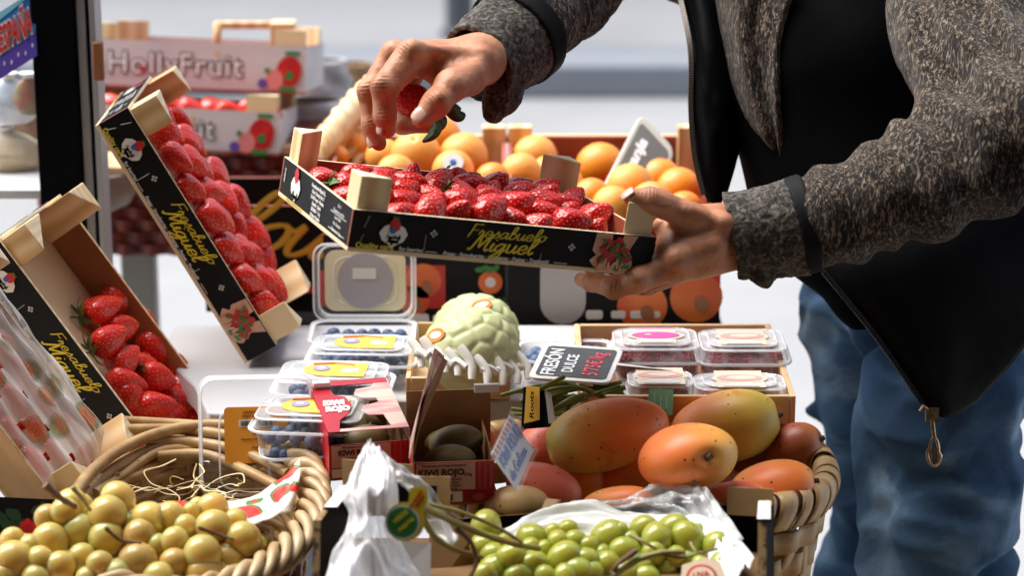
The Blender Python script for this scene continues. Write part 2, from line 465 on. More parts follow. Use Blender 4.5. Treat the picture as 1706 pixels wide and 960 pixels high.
# ------------------------------------------------------------------ strawberries
m_straw = mat("strawberry skin", (.60, .010, .012), .24, col2=(.36, .002, .006), scale=40, lo=.3, hi=.75, sss=.12, sssr=(.004,), coat=.25, spec=.4)
m_straw2 = mat("bright strawberry skin", (.78, .022, .014), .26, col2=(.56, .007, .009), scale=40, lo=.3, hi=.75, sss=.15, sssr=(.004,), coat=.3)
m_seed = mat("strawberry seed", (.80, .48, .16), .35)
m_calyx = mat("calyx green", (.10, .20, .03), .5, col2=(.05, .13, .02), scale=120)
def strawberry_mesh(seed, Lb=.043, R=.0165, nseed=130, m=m_straw, big=False):
    rr = random.Random(seed)
    nu, nv = 72, 56
    prof = [(0, .0), (.05, .42), (.14, .80), (.28, 1.0), (.45, .98), (.62, .84), (.78, .62), (.90, .38), (.97, .18), (1, .0)]
    px = [p[0] for p in prof]; py = [p[1] for p in prof]
    t = 1 - np.cos(np.linspace(0, PI, nv)); t = t / 2
    rad = np.interp(t, px, py)
    rad = np.maximum(np.convolve(np.pad(rad, 2, mode='edge'), np.ones(5) / 5, 'valid'), 0); rad[0] = rad[-1] = 1e-4
    wob = [rr.uniform(-.07, .07) for _ in range(4)]; flat = rr.uniform(.84, .98)
    th = np.linspace(0, 2 * PI, nu, endpoint=False)
    T, TH = np.meshgrid(t, th, indexing='ij')
    RR = np.repeat(rad[:, None], nu, 1) * (1 + wob[0] * np.cos(2 * TH + 1) * 1 + wob[1] * np.sin(3 * TH + 5 * T))
    X = R * RR * np.cos(TH); Y = R * RR * np.sin(TH) * flat; Z = Lb * T + 0 * TH
    X = X + .004 * rr.uniform(-1, 1) * T ** 2
    pts = np.stack([X, Y, Z], -1)
    # seeds on a spiral, evenly spread by area
    acc = np.cumsum(rad); acc = acc / acc[-1]
    S = []
    for i in range(nseed):
        f = (i + .5) / nseed
        tt = np.interp(f * .94 + .03, acc, t); a = i * 2.39996 + rr.uniform(-.12, .12)
        S.append((tt, a % (2 * PI)))
    sp = []
    for tt, a in S:
        iv = np.interp(tt, t, np.arange(nv)); i0 = int(min(iv, nv - 2)); fr = iv - i0
        ju = a / (2 * PI) * nu; j0 = int(ju) % nu; fj = ju - int(ju)
        q = (pts[i0, j0] * (1 - fr) + pts[i0 + 1, j0] * fr) * (1 - fj) + (pts[i0, (j0 + 1) % nu] * (1 - fr) + pts[i0 + 1, (j0 + 1) % nu] * fr) * fj
        sp.append(q)
    sp = np.array(sp)
    flatp = pts.reshape(-1, 3)
    c = np.array([0, 0, Lb * .42])
    nrm = flatp - c; nrm[:, 2] *= .35; nrm /= np.linalg.norm(nrm, axis=1)[:, None] + 1e-9
    d2 = np.sqrt(((flatp[:, None, :] - sp[None]) ** 2).sum(-1))
    dm = d2.min(1)
    s0 = .0021
    dip = np.exp(-(dm / s0 * 1.45) ** 2)
    flatp = flatp - nrm * (dip * .0010)[:, None]
    mb = MB()
    rows = flatp.reshape(nv, nu, 3)
    mb.grid([[tuple(q) for q in row] for row in rows], 0, closed=True)
    for q in sp:
        n = q - c; n[2] *= .35; n /= np.linalg.norm(n) + 1e-9
        z = Vector(n); x = Vector((0, 0, 1)) - z * z.z; x.normalize(); y = z.cross(x)
        Mx = Matrix((x, y, z)).transposed().to_4x4(); Mx.translation = Vector(q - n * .0006)
        mb.ell((0, 0, 0), (.00085, .0005, .0004), 6, 4, 1, Mx)
    return mb.mesh("strawberry", [m, m_seed], 180)
def calyx_mesh(seed, n=8, R=.017):
    rr = random.Random(seed); mb = MB()
    for k in range(n):
        a = 2 * PI * k / n + rr.uniform(-.2, .2); Ln = R * rr.uniform(.8, 1.2); up = rr.uniform(-.004, .006)
        rows = []
        for i in range(6):
            s = i / 5; w = .0042 * math.sin(PI * min(1, s * .9 + .12)) ** .8 + .0002
            x = .002 + Ln * s; z = -.0005 + .003 * s - up * s * s * 1.5 - (.006 * s ** 3)
            rows.append([(x, -w, z + .0012 * s), (x, 0, z), (x, w, z + .0012 * s)])
        mb.add([q for r in rows for q in r], [(i * 3 + j, i * 3 + j + 1, (i + 1) * 3 + j + 1, (i + 1) * 3 + j) for i in range(5) for j in range(2)], 0,
               Matrix.Rotation(a, 4, 'Z') @ Matrix.Scale(-1, 4, (0, 0, 1)))
    mb.tube([(0, 0, 0), (.001, 0, -.006), (.004, .001, -.012)], [.0012, .001, .0011], 6)
    return mb.mesh("calyx", m_calyx, 60)
SB = [strawberry_mesh(s, rrL, rrR) for s, rrL, rrR in ((1, .044, .0165), (2, .040, .0160), (3, .047, .0170), (4, .037, .0158))]
SB2 = [strawberry_mesh(s, rrL, rrR, m=m_straw2) for s, rrL, rrR in ((5, .048, .0182), (6, .052, .0188), (7, .043, .0178), (8, .046, .0190))]
CX = [calyx_mesh(s) for s in (1, 2)]
ORD = ['first', 'second', 'third', 'fourth', 'fifth', 'sixth', 'seventh', 'eighth', 'ninth', 'tenth', 'eleventh', 'twelfth', 'thirteenth', 'fourteenth', 'fifteenth',
       'sixteenth', 'seventeenth', 'eighteenth', 'nineteenth', 'twentieth']
def axis_matrix(pos, axis, roll=0, s=1.0):
    z = Vector(axis).normalized(); q = z.to_track_quat('Z', 'Y').to_matrix().to_4x4()
    return Matrix.Translation(pos) @ q @ Matrix.Rotation(roll, 4, 'Z') @ Matrix.Diagonal((s, s, s, 1))
def berry(M, axis, pos, label, group, meshes=SB, s=1.0, calyx=None, rr=rnd, i=0):
    """pos is the berry's middle in frame M, axis points from its leafy end to its tip"""
    me = meshes[i % len(meshes)]
    p = Vector(pos) - Vector(axis).normalized() * .021 * s
    o = mesh_obj('strawberry', me)
    o.matrix_world = M @ axis_matrix(p, axis, rr.uniform(0, 6.28), s)
    put(o, label, 'strawberry', group)
    if calyx is not None:
        mesh_obj('calyx', CX[calyx % 2], o)
    return o

# ------------------------------------------------------------------ strawberry crates
def crate_art_front(L, H):
    """lettering and pictures of the long side; x along L, y up (0 bottom)"""
    mb = MB()
    I = Matrix.Identity(4)
    T = lambda x, y, z=.0003: Matrix.Translation((x * L, y * H, z))
    # mats: 0 yellow 1 white 2 red 3 green 4 peach 5 blue 6 dark 7 grey
    def badge(cx, cy, s):
        pl = [(0, -1.2), (.35, -.9), (.95, -.55), (1.25, .05), (.9, .6), (.4, .85), (0, 1.0), (-.4, .85), (-.9, .6), (-1.25, .05), (-.95, -.55), (-.35, -.9)]
        mb.prism([(cx * L + x * s, cy * H + y * s) for x, y in pl], .0003, .0006, 1)
        pts = [(0, 0), (.45, .35), (.5, .8), (.2, 1.25), (-.15, 1.35), (-.45, .9), (-.4, .3)]
        mb.prism([(cx * L + (x) * s, cy * H + (y + .1) * s) for x, y in pts], .0007, .0011, 2)
        disc(mb, cx * L - .12 * s, cy * H + .3 * s, .26 * s, 5, I, .0012)
        for k in range(3): mb.prism([(cx * L + (-.2 + .2 * k) * s, cy * H + 1.25 * s), (cx * L + (.0 + .15 * k) * s, cy * H + 1.25 * s), (cx * L + (-.25 + .25 * k) * s, cy * H + 1.6 * s)], .0007, .0012, 3)
        script("Fresabuelo", .16 * s, .03 * s, 6, mb, Matrix.Translation((cx * L, cy * H - .28 * s, .0008)), width=1.3 * s)
        script("Miguel", .24 * s, .05 * s, 6, mb, Matrix.Translation((cx * L, cy * H - .62 * s, .0008)), width=1.0 * s)
    badge(.135, .50, .0108)
    def flower(cx, cy, s):
        for dx, dy in ((0, 1), (0, -1), (1, 0), (-1, 0)):
            disc(mb, cx * L + dx * s, cy * H + dy * s, s * .62, 1, I, .0003, 8)
            disc(mb, cx * L + dx * s * .9, cy * H + dy * s * .9, s * .25, 6, I, .0007, 6)
    flower(.262, .60, .0021); flower(.718, .57, .0021)
    script("Fresabuelo", .0058, .00066, 0, mb, T(.495, .70), width=.078)
    script("Miguel", .0076, .00105, 0, mb, T(.482, .40), width=.064, lift=.0004)
    text_poly("Quality care", .0072, 0, mb, T(.082, .175), bold=.0002, sx=1.0)
    text_poly("for berries", .0052, 1, mb, T(.198, .17), bold=.0001)
    text_poly("Fresas · Strawberries · Erdbeeren · Fraises · Truskawki", .0048, 1, mb, T(.475, .155), shear=.25, bold=.00012, sx=.98)
    mb.box(.245 * L, .282 * L, .15 * H, .165 * H, .0003, .0006, 1); mb.box(.668 * L, .712 * L, .15 * H, .165 * H, .0003, .0006, 1)
    for x, y0, y1, sl_ in ((.04, .60, .88, .012), (.03, .2, .45, .012), (.238, .12, .55, 0), (.62, .05, .35, 0)):
        mb.tube([(x * L, y0 * H, .0006), ((x + sl_) * L, y1 * H, .0006)], .0003, 4, 7)
    # cupped hands full of berries
    cx = .862
    mb.prism([(cx * L - .020, .97 * H), (cx * L - .004, .97 * H), (cx * L - .003, .55 * H), (cx * L - .014, .35 * H), (cx * L - .022, .55 * H)], .0003, .0006, 4)
    mb.prism([(cx * L + .008, .97 * H), (cx * L + .022, .97 * H), (cx * L + .015, .6 * H), (cx * L + .020, .42 * H), (cx * L + .004, .55 * H)], .0003, .0006, 4)
    disc(mb, cx * L - .010, .30 * H, .0125, 4, I, .0007, 14, ry=.0085, jag=.12, seed=3)
    disc(mb, cx * L + .010, .28 * H, .0115, 4, I, .0007, 14, ry=.0080, jag=.12, seed=4)
    rr = random.Random(5)
    for k in range(15):
        a = k * 2.4; r = .0145 * math.sqrt((k + .3) / 15)
        x, y = cx * L + r * math.cos(a), .50 * H + r * math.sin(a) * .95
        disc(mb, x, y, rr.uniform(.0036, .0052), 2 if k % 5 else 3, I, .0012 + k * .00008, 8, ry=rr.uniform(.0035, .005), rot=rr.uniform(0, 3), jag=.15, seed=k)
    for k in range(7):
        disc(mb, cx * L - .013 + k * .0043, .22 * H + .002 * math.sin(k * 2), .0017, 4, I, .0030, 8, ry=.0052, rot=rr.uniform(-.4, .4))
    for k in range(12):
        disc(mb, cx * L + rr.uniform(-.014, .015), .52 * H + rr.uniform(-.012, .013), .0014, 3, I, .0032, 6, ry=.0034, rot=rr.uniform(0, 3))
    return mb.mesh("printed_front", [M_['yellow'], M_['white'], M_['redprint'], M_['greenprint'], M_['peach'], M_['blueprint'], M_['dark'], M_['grey']], 0)
def crate_art_end(W, H):
    mb = MB()
    T = lambda x, y, z=.0003: Matrix.Translation((x * W, y * H, z))
    pl = [(0, -1.15), (.35, -.8), (.95, -.45), (1.15, .1), (.8, .6), (0, 1.0), (-.8, .6), (-1.15, .1), (-.95, -.45), (-.35, -.8)]
    s = .0125; cx = .24
    mb.prism([(cx * W + x * s, .5 * H + y * s) for x, y in pl], .0003, .0006, 1)
    mb.prism([(cx * W + x * s, .6 * H + y * s) for x, y in [(0, 0), (.45, .35), (.5, .8), (.0, 1.35), (-.45, .9), (-.4, .3)]], .0007, .0011, 2)
    script("Miguel", .0030, .0006, 3, mb, T(cx, .28, .0008))
    text_poly("Quality care for berries", .0052, 0, mb, T(.24, .09), shear=.2)
    rows = ["Fresabuelo Miguel S.L.", "Ctra. Cartaya km 2", "21440 Lepe · Huelva", "España · Spain", "ES 0045 · 1 kg", "Origen: Huelva"]
    for i, r in enumerate(rows): text_poly(r, .0047, 1, mb, T(.55, .86 - i * .135), bold=.0001)
    rows = ["Cat. I", "Conservar en frío", "Lote 1204", "Var. Rociera", "Peso neto 1 kg"]
    for i, r in enumerate(rows): text_poly(r, .0042, 1, mb, T(.84, .84 - i * .15))
    for y in (.62, .22): mb.box(.74 * W, .95 * W, y * H, (y + .012) * H, .0003, .0006, 1)
    text_poly("FRESAS", .0042, 1, mb, T(.07, .6) @ Matrix.Rotation(PI / 2, 4, 'Z'), shear=.2)
    return mb.mesh("printed_end", [M_['yellow'], M_['white'], M_['redprint'], M_['dark']], 0)
_art = {}
def post_mesh(a, z0, z1):
    mb = MB(); mb.prism([(0, 0), (a, 0), (0, a)], z0, z1, 0, cap=1)
    return mb.mesh("corner_post", [M_['pine'], M_['pine_end']], 30)
def strawberry_crate(M, L, W, H, label, group=None, inner='redboard', floor='cream', art=True, post=.030, posth=.030, outer='blackprint'):
    c = thing('strawberry_crate', label, 'crate', M=M, group=group)
    th = .0035
    ms = [M_[inner], M_[outer], M_['pine_end']]
    def panel(name, x0, x1, y0, y1, fm):
        mb = MB(); mb.box(x0, x1, y0, y1, .004, H, 0, fm=fm); return mb.build(name, ms, c, bevel=.0006)
    # faces: 0 bottom 1 top 2 front 3 right 4 back 5 left
    pf = panel('front_panel', 0, L, 0, th, {2: 1, 1: 2}); pb = panel('back_panel', 0, L, W - th, W, {4: 1, 1: 2})
    pe = panel('end_panel', 0, th, th, W - th, {5: 1, 1: 2}); panel('end_panel', L - th, L, th, W - th, {3: 1, 1: 2})
    mb = MB(); mb.box(0, L, 0, W, 0, .004); mb.build('bottom_panel', M_[floor], c, bevel=.0005)
    if art:
        key = (round(L, 3), round(W, 3), round(H, 3))
        if key not in _art: _art[key] = (crate_art_front(L, H), crate_art_end(W, H))
        a = mesh_obj('printed_front', _art[key][0], pf, face_frame((0, -.0006, 0), (1, 0, 0), (0, 0, 1)))
        a = mesh_obj('printed_end', _art[key][1], pe, face_frame((-.0006, W, 0), (0, -1, 0), (0, 0, 1)))
    pm = post_mesh(post, .0045, H + posth)
    for (x, y, r) in ((th + .0003, th + .0003, 0), (L - th - .0003, th + .0003, 90), (L - th - .0003, W - th - .0003, 180), (th + .0003, W - th - .0003, 270)):
        o = mesh_obj('corner_post', pm, c, Matrix.Translation((x, y, 0)) @ Matrix.Rotation(math.radians(r), 4, 'Z'))
        bv = o.modifiers.new("bevel", 'BEVEL'); bv.width = .0012; bv.segments = 2
    return c
def frame(R, t, s=1.0):
    m = Matrix(R); u = [Vector(m.col[i]).normalized() for i in range(3)]
    u[1] = (u[1] - u[0] * u[0].dot(u[1])).normalized(); u[2] = u[0].cross(u[1])
    M = Matrix(u).transposed().to_4x4()
    M.translation = EYE + (Vector(t) - EYE) * s
    return M

# 1. the crate held by the person
HELD = frame([[0.9133, -0.3692, 0.1723], [0.3646, 0.9293, 0.0584], [-0.1817, 0.0094, 0.9833]], [-0.146, 2.0637, 1.1921])
HL, HW, HH = .30, .2155, .0385
strawberry_crate(HELD, HL, HW, HH, 'black strawberry crate held up in both hands, full of red strawberries')
rr = random.Random(11)
NR = 6
for r in range(NR):
    y = .026 + r * (HW - .052) / (NR - 1)
    n = 10 if r % 2 == 0 else 9
    for k in range(n):
        x = .026 + (k + (.5 if r % 2 else 0)) * (HL - .052) / 8.9 + rr.uniform(-.004, .004)
        if (y < .045 or y > HW - .045) and (x < .040 or x > HL - .040): continue
        bul = .010 * math.sin(PI * x / HL) * math.sin(PI * min(1, (y + .02) / HW))
        ax = Vector((.80 + rr.uniform(-.6, .3), -.10 + rr.uniform(-.6, .6), .55 + rr.uniform(-.35, .45)))
        row = ['front', 'second', 'third', 'fourth', 'fifth', 'rearmost'][r]
        cal = 0 if (r, k) in ((3, 0), (2, 4), (4, 5)) else None
        if cal is not None: ax = Vector((.7, -.3, -.1))
        berry(HELD, ax, (x, y + rr.uniform(-.005, .005), HH - .009 + bul + rr.uniform(-.003, .006)),
              f"strawberry {ORD[k]} from the left in the {row} row of the held crate", 'strawberries in the held crate', SB, rr.uniform(.80, .98), cal, rr, rr.randrange(4))
# a lower layer closing the gaps
for r in range(5):
    for k in range(7):
        berry(HELD, (1, rr.uniform(-.6, .6), 0), (.04 + k * .036, .035 + r * .036, .020), "dark red strawberry in the lower layer of the held crate", 'lower layer strawberries of the held crate', SB, .95, None, rr, k + r)

# 2. the crate standing on its end on the table
C2 = frame([[0.4956, -0.0195, 0.8683], [-0.0064, 0.9996, 0.0261], [-0.8685, -0.0185, 0.4953]], [-0.4362, 2.4784, 1.2159])
strawberry_crate(C2, .30, .1906, .040, 'black strawberry crate standing tilted on its end on the grey table', inner='redboard', post=.034, posth=.032)
for r in range(4):
    for k in range(7):
        x = .035 + k * .0375 + (r % 2) * .017; y = .028 + r * .045
        if x > .275: continue
        if x < .04 and (r in (0, 3)): continue
        berry(C2, (.8 + rr.uniform(-.2, .2), rr.uniform(-.5, .3), .25 + rr.uniform(-.1, .3)), (x, y, .036 + rr.uniform(0, .008) + .006 * math.sin(PI * x / .3)),
              f"strawberry {ORD[k]} from the top, {['nearest', 'second', 'third', 'farthest'][r]} column of the crate on its end", 'strawberries in the crate standing on its end', SB2, rr.uniform(.85, 1.05), None, rr, k + r * 3)

# 3. the half empty crate leaning at the left
C3 = frame([[0.5769, 0.2835, 0.766], [-0.0936, 0.9546, -0.2828], [-0.8114, 0.0915, 0.5773]], [-0.6061, 2.585, 1.04], .92)
c3 = strawberry_crate(C3, .298, .1415, .0484, 'leaning strawberry crate at the left, its upper half empty', inner='brownboard', post=.034, posth=.034)
c3.scale = (1, 1, 1)
S3 = [(196, 498, 1, .1, None, 'uppermost, beside the back wall'), (164, 516, .9, .45, 1, 'with long leafy stalk, uppermost at the front'), (235, 536, 1, -.05, None, 'under the uppermost one'),
      (197, 548, .9, .3, None, 'between two leafy ones'), (178, 570, .8, .5, 0, 'with the biggest green leaves at its lower left'), (253, 577, .95, -.3, None, 'touching the back wall halfway down the heap'),
      (208, 600, .7, .55, None, 'large and dark, at the middle of the heap'), (291, 614, 1, -.3, None, 'long, lying against the back wall'), (256, 630, .9, -.05, 1, 'with a small green leaf tuft, middle of the heap'),
      (203, 637, .9, .1, None, 'at the front rim below the large dark one'), (217, 659, .6, -.5, None, 'pointing down at the front rim'), (303, 649, .9, .1, None, 'below the long one at the back wall'),
      (288, 667, .9, -.1, None, 'right of the lower middle'), (252, 674, 1, .2, None, 'low in the heap, left of centre'), (284, 688, .8, .2, None, 'near the bottom, right side'),
      (322, 683, .9, 0, None, 'nearest the clear empty punnet'), (262, 698, .9, .1, None, 'at the bottom, left side'), (318, 704, .9, .1, None, 'at the bottom, right side'), (236, 612, .9, .2, None, 'half hidden under its neighbours')]
for i, (u, v, a, b_, cal, t_) in enumerate(S3):
    h = .026 if i not in (6, 8, 13, 4) else .034
    q = on_plane(C3, u, v, h)
    pr = C3.to_3x3().inverted() @ (RT * a + UP * b_)
    pr.z *= .4
    berry(C3, pr, q, f"strawberry {t_}, in the half empty crate", 'strawberries in the half empty leaning crate', SB2, .94, cal, rr, i)
for i in range(12):
    u = 200 + (i % 4) * 36 + (i // 4) * 14; v = 600 + (i // 4) * 45 + (i % 4) * 12
    q = on_plane(C3, u, v, .014)
    berry(C3, (1, rr.uniform(-.7, .7), 0), q, "red strawberry in the bottom layer of the half empty leaning crate", 'bottom layer of the half empty leaning crate', SB2, .9, None, rr, i)

# 4. the crate under printed film, front left
C4 = frame([[0.5721, 0.2541, 0.7799], [-0.0906, 0.9646, -0.2478], [-0.8152, 0.071, 0.5748]], [-0.7069, 2.5413, 0.9892], .86)
L4, W4, H4 = .258, .1287, .0446
strawberry_crate(C4, L4, W4, H4, 'front left strawberry crate covered with clear printed film', inner='redboard', art=False, outer='board', post=.034, posth=.038)
for r in range(3):
    for k in range(7):
        x = .03 + k * .034 + (r % 2) * .012; y = .024 + r * .040
        berry(C4, (.9, rr.uniform(-.6, .4), .1), (x, y, .024 + rr.uniform(0, .005)),
              f"strawberry under film, {ORD[k]} from the top, {['near', 'middle', 'far'][r]} column of the wrapped crate", 'strawberries under the printed film', SB2, .9, None, rr, k + r)
# ------------------------------------------------------------------ mangoes
def mango_mat(name, red, yellow, amt, green=(.56, .44, .09), axis='X', speck=True):
    m, N, K, B = _nodes(name)
    tc = N.new("ShaderNodeTexCoord")
    sp = N.new("ShaderNodeSeparateXYZ"); K.new(tc.outputs["Object"], sp.inputs[0])
    n = N.new("ShaderNodeTexNoise"); n.inputs["Scale"].default_value = 13; n.inputs["Detail"].default_value = 3; K.new(tc.outputs["Object"], n.inputs["Vector"])
    a = N.new("ShaderNodeMath"); a.operation = 'MULTIPLY_ADD'; K.new(n.outputs["Fac"], a.inputs[0]); a.inputs[1].default_value = .11
    K.new(sp.outputs[{'X': 0, 'Y': 1, 'Z': 2}[axis]], a.inputs[2])
    r = N.new("ShaderNodeMapRange"); r.inputs["From Min"].default_value = .042 + amt - .03; r.inputs["From Max"].default_value = .042 + amt + .04; K.new(a.outputs[0], r.inputs["Value"])
    cr = N.new("ShaderNodeValToRGB"); e = cr.color_ramp.elements
    e[0].position = 0; e[0].color = rgb(*red); e[1].position = 1; e[1].color = rgb(*green)
    x = e.new(.35); x.color = rgb(*[(red[i] * .55 + yellow[i] * .45) for i in range(3)]); x = e.new(.68); x.color = rgb(*yellow)
    K.new(r.outputs[0], cr.inputs[0])
    n2 = N.new("ShaderNodeTexNoise"); n2.inputs["Scale"].default_value = 45; n2.inputs["Detail"].default_value = 6; K.new(tc.outputs["Object"], n2.inputs["Vector"])
    r2 = N.new("ShaderNodeMapRange"); r2.inputs["From Min"].default_value = .60; r2.inputs["From Max"].default_value = .78; K.new(n2.outputs["Fac"], r2.inputs["Value"])
    mx = N.new("ShaderNodeMix"); mx.data_type = 'RGBA'; K.new(r2.outputs[0], mx.inputs[0]); K.new(cr.outputs[0], mx.inputs[6]); mx.inputs[7].default_value = rgb(red[0] * .80, red[1] * .62, red[2] * .8)
    v = N.new("ShaderNodeTexVoronoi"); v.inputs["Scale"].default_value = 110; K.new(tc.outputs["Object"], v.inputs["Vector"])
    l = N.new("ShaderNodeMath"); l.operation = 'LESS_THAN'; l.inputs[1].default_value = .13; K.new(v.outputs["Distance"], l.inputs[0])
    n3 = N.new("ShaderNodeTexNoise"); n3.inputs["Scale"].default_value = 22; K.new(tc.outputs["Object"], n3.inputs["Vector"])
    g3 = N.new("ShaderNodeMath"); g3.operation = 'GREATER_THAN'; g3.inputs[1].default_value = .50; K.new(n3.outputs["Fac"], g3.inputs[0])
    ml = N.new("ShaderNodeMath"); ml.operation = 'MULTIPLY'; K.new(l.outputs[0], ml.inputs[0]); K.new(g3.outputs[0], ml.inputs[1])
    mx2 = N.new("ShaderNodeMix"); mx2.data_type = 'RGBA'; K.new(ml.outputs[0], mx2.inputs[0]); K.new(mx.outputs[2], mx2.inputs[6]); mx2.inputs[7].default_value = rgb(.06, .02, .01)
    K.new(mx2.outputs[2], B.inputs["Base Color"])
    B.inputs["Roughness"].default_value = .44; B.inputs["Subsurface Weight"].default_value = .08; B.inputs["Subsurface Scale"].default_value = .006
    b = N.new("ShaderNodeBump"); b.inputs["Strength"].default_value = .25; b.inputs["Distance"].default_value = .002; K.new(n2.outputs["Fac"], b.inputs["Height"]); K.new(b.outputs[0], B.inputs["Normal"])
    return m
# base colours
RED, ORG, YEL = (.50, .055, .018), (.62, .13, .03), (.66, .36, .07)
m_mA = mango_mat("mango skin orange red", (.86, .19, .025), (.86, .46, .08), .026, axis='Z')
m_mB = mango_mat("mango skin yellow", (.80, .22, .05), (.86, .52, .08), .010, axis='Z', green=(.66, .46, .08))
m_mC = mango_mat("mango skin orange", (.84, .20, .04), (.86, .42, .08), .02, axis='X')
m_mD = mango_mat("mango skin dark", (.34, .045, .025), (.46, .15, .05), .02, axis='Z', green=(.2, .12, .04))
m_mE = mango_mat("mango skin pink", (.74, .16, .09), (.80, .38, .18), .05, axis='Z')
m_mF = mango_mat("mango skin tan spotted", (.60, .24, .08), (.68, .46, .20), -.02, axis='Z', green=(.60, .40, .16))
m_stem = mat("mango stem", (.05, .03, .018), .8)
def mango(u, v, d, half, wid, ang, tilt, m, label, stem=True, fore=0, sq=.90):
    """ang: screen angle of the long axis towards the stem; tilt: how far the stem end leans to the camera (deg)"""
    d = d - .02; a = math.radians(ang); t = math.radians(tilt)
    ax = (RT * math.cos(a) + UP * math.sin(a)) * math.cos(t) - FWD * math.sin(t)
    k = d / FPX
    Ln, R = half * k, wid * k
    th = thing('mango', label, 'mango', M=axis_matrix(P(u, v, d), ax, math.radians(fore)), group='mangoes heaped in the basket')
    mb = MB(); nu, nv = 40, 30; rows = []
    for i in range(nv + 1):
        f = i / nv; z = -math.cos(PI * f)
        r = math.sin(PI * f) ** .92 * (1 + .07 * z) + 1e-5
        row = []
        for j in range(nu):
            w = 2 * PI * j / nu
            x = r * math.cos(w) * (1.0 + .03 * math.sin(2 * w)); y = r * math.sin(w) * sq
            zz = z - (.10 * math.exp(-((r) / .20) ** 2) if z > 0 else 0)         # dimple at the stem
            x += .07 * z * z * (1 if z < 0 else .3)
            row.append((x * R, y * R, zz * Ln))
        rows.append(row)
    mb.grid(rows, 0, closed=True); mb.build('fruit', m, th, smooth=180)
    if stem:
        s = MB(); s.tube([(0, 0, Ln * .88), (0, .0005, Ln * .93), (.001, .001, Ln * .99 + .003)], [.0042, .0034, .0024], 8); s.build('stalk', m_stem, th)
    return th
mango(1011, 724, 2.34, 106, 66, 194, 8, m_mA, 'large orange-red mango with a greenish left end, on top of the heap', False)
mango(1143, 763, 2.24, 88, 82, 10, 68, m_mC, 'orange mango showing its stem dimple to the viewer, in front on the heap', fore=0, sq=.70)
mango(1208, 712, 2.40, 94, 66, 12, 5, m_mB, 'yellow mango with red shading and dark stem, on top at the right')
mango(1287, 815, 2.30, 74, 52, 10, 10, m_mC, 'orange and yellow mango lowest at the right against the basket rim')
mango(1322, 748, 2.40, 52, 46, 20, 20, m_mD, 'small dark brownish red mango at the right edge of the basket')
mango(905, 746, 2.44, 56, 46, 30, 5, m_mE, 'pinkish red mango behind the handwritten sign', False)
mango(905, 815, 2.30, 66, 46, -20, 10, m_mE, 'orange-pink mango right below the handwritten sign', False)
mango(866, 838, 2.26, 50, 32, -5, 15, m_mF, 'tan mango with black spots beside the red kiwi box')
mango(1032, 838, 2.24, 62, 30, 5, 10, m_mC, 'orange mango half hidden by the white tissue paper', False)
mango(1045, 800, 2.36, 70, 40, 10, 5, m_mA, 'dark red mango deep in the heap between the big ones', False)
mango(965, 800, 2.36, 50, 40, -10, 5, m_mA, 'red mango deep in the heap at the left', False)
mango(1085, 705, 2.52, 60, 45, 0, 5, m_mE, 'pink mango at the back between the two top ones', False)
mango(1190, 810, 2.38, 60, 42, -20, 5, m_mD, 'dark mango wedged under the stem-showing one', False)
mango(1000, 770, 2.48, 110, 60, 5, 0, m_mD, 'dark mango at the bottom of the basket heap', False)
mango(1240, 780, 2.46, 84, 54, 5, 0, m_mD, 'dark mango low at the right inside the basket', False)
mango(1190, 760, 2.50, 80, 52, -10, 0, m_mE, 'pinkish mango behind the stem-showing one', False)
mango(1225, 840, 2.26, 60, 42, 0, 5, m_mE, 'rosy mango low in front, beside the cardboard corner flap', False)

# ------------------------------------------------------------------ grapes
m_gy = mat("yellow grape skin", (.92, .72, .16), .30, col2=(.84, .68, .18), scale=60, sss=.9, sssr=(.02,), trans=.42, col3=(.90, .66, .20), scale3=25, bump=.05, coat=.12)
m_gy2 = mat("browned grape skin", (.55, .40, .10), .3, col2=(.38, .12, .03), scale=90, lo=.5, hi=.62, sss=.35, sssr=(.010,), coat=.12)
m_gg = mat("green grape skin", (.64, .72, .08), .24, col2=(.56, .66, .06), scale=60, sss=.9, sssr=(.018,), trans=.42, col3=(.72, .70, .14), scale3=30, coat=.3)
m_gs = mat("grape stalk", (.26, .27, .05), .5, col2=(.30, .20, .07), scale=60)
m_gsb = mat("dry grape stalk", (.16, .07, .03), .6)
def grape_mesh(name, m, el):
    mb = MB(); mb.ell((0, 0, 0), (1, 1, el), 28, 20)
    me = mb.mesh(name, [m, m_stem], 180)
    return me
GM = {'y': grape_mesh("grape", m_gy, 1.06), 'b': grape_mesh("grape", m_gy2, 1.04), 'g': grape_mesh("grape", m_gg, 1.16)}
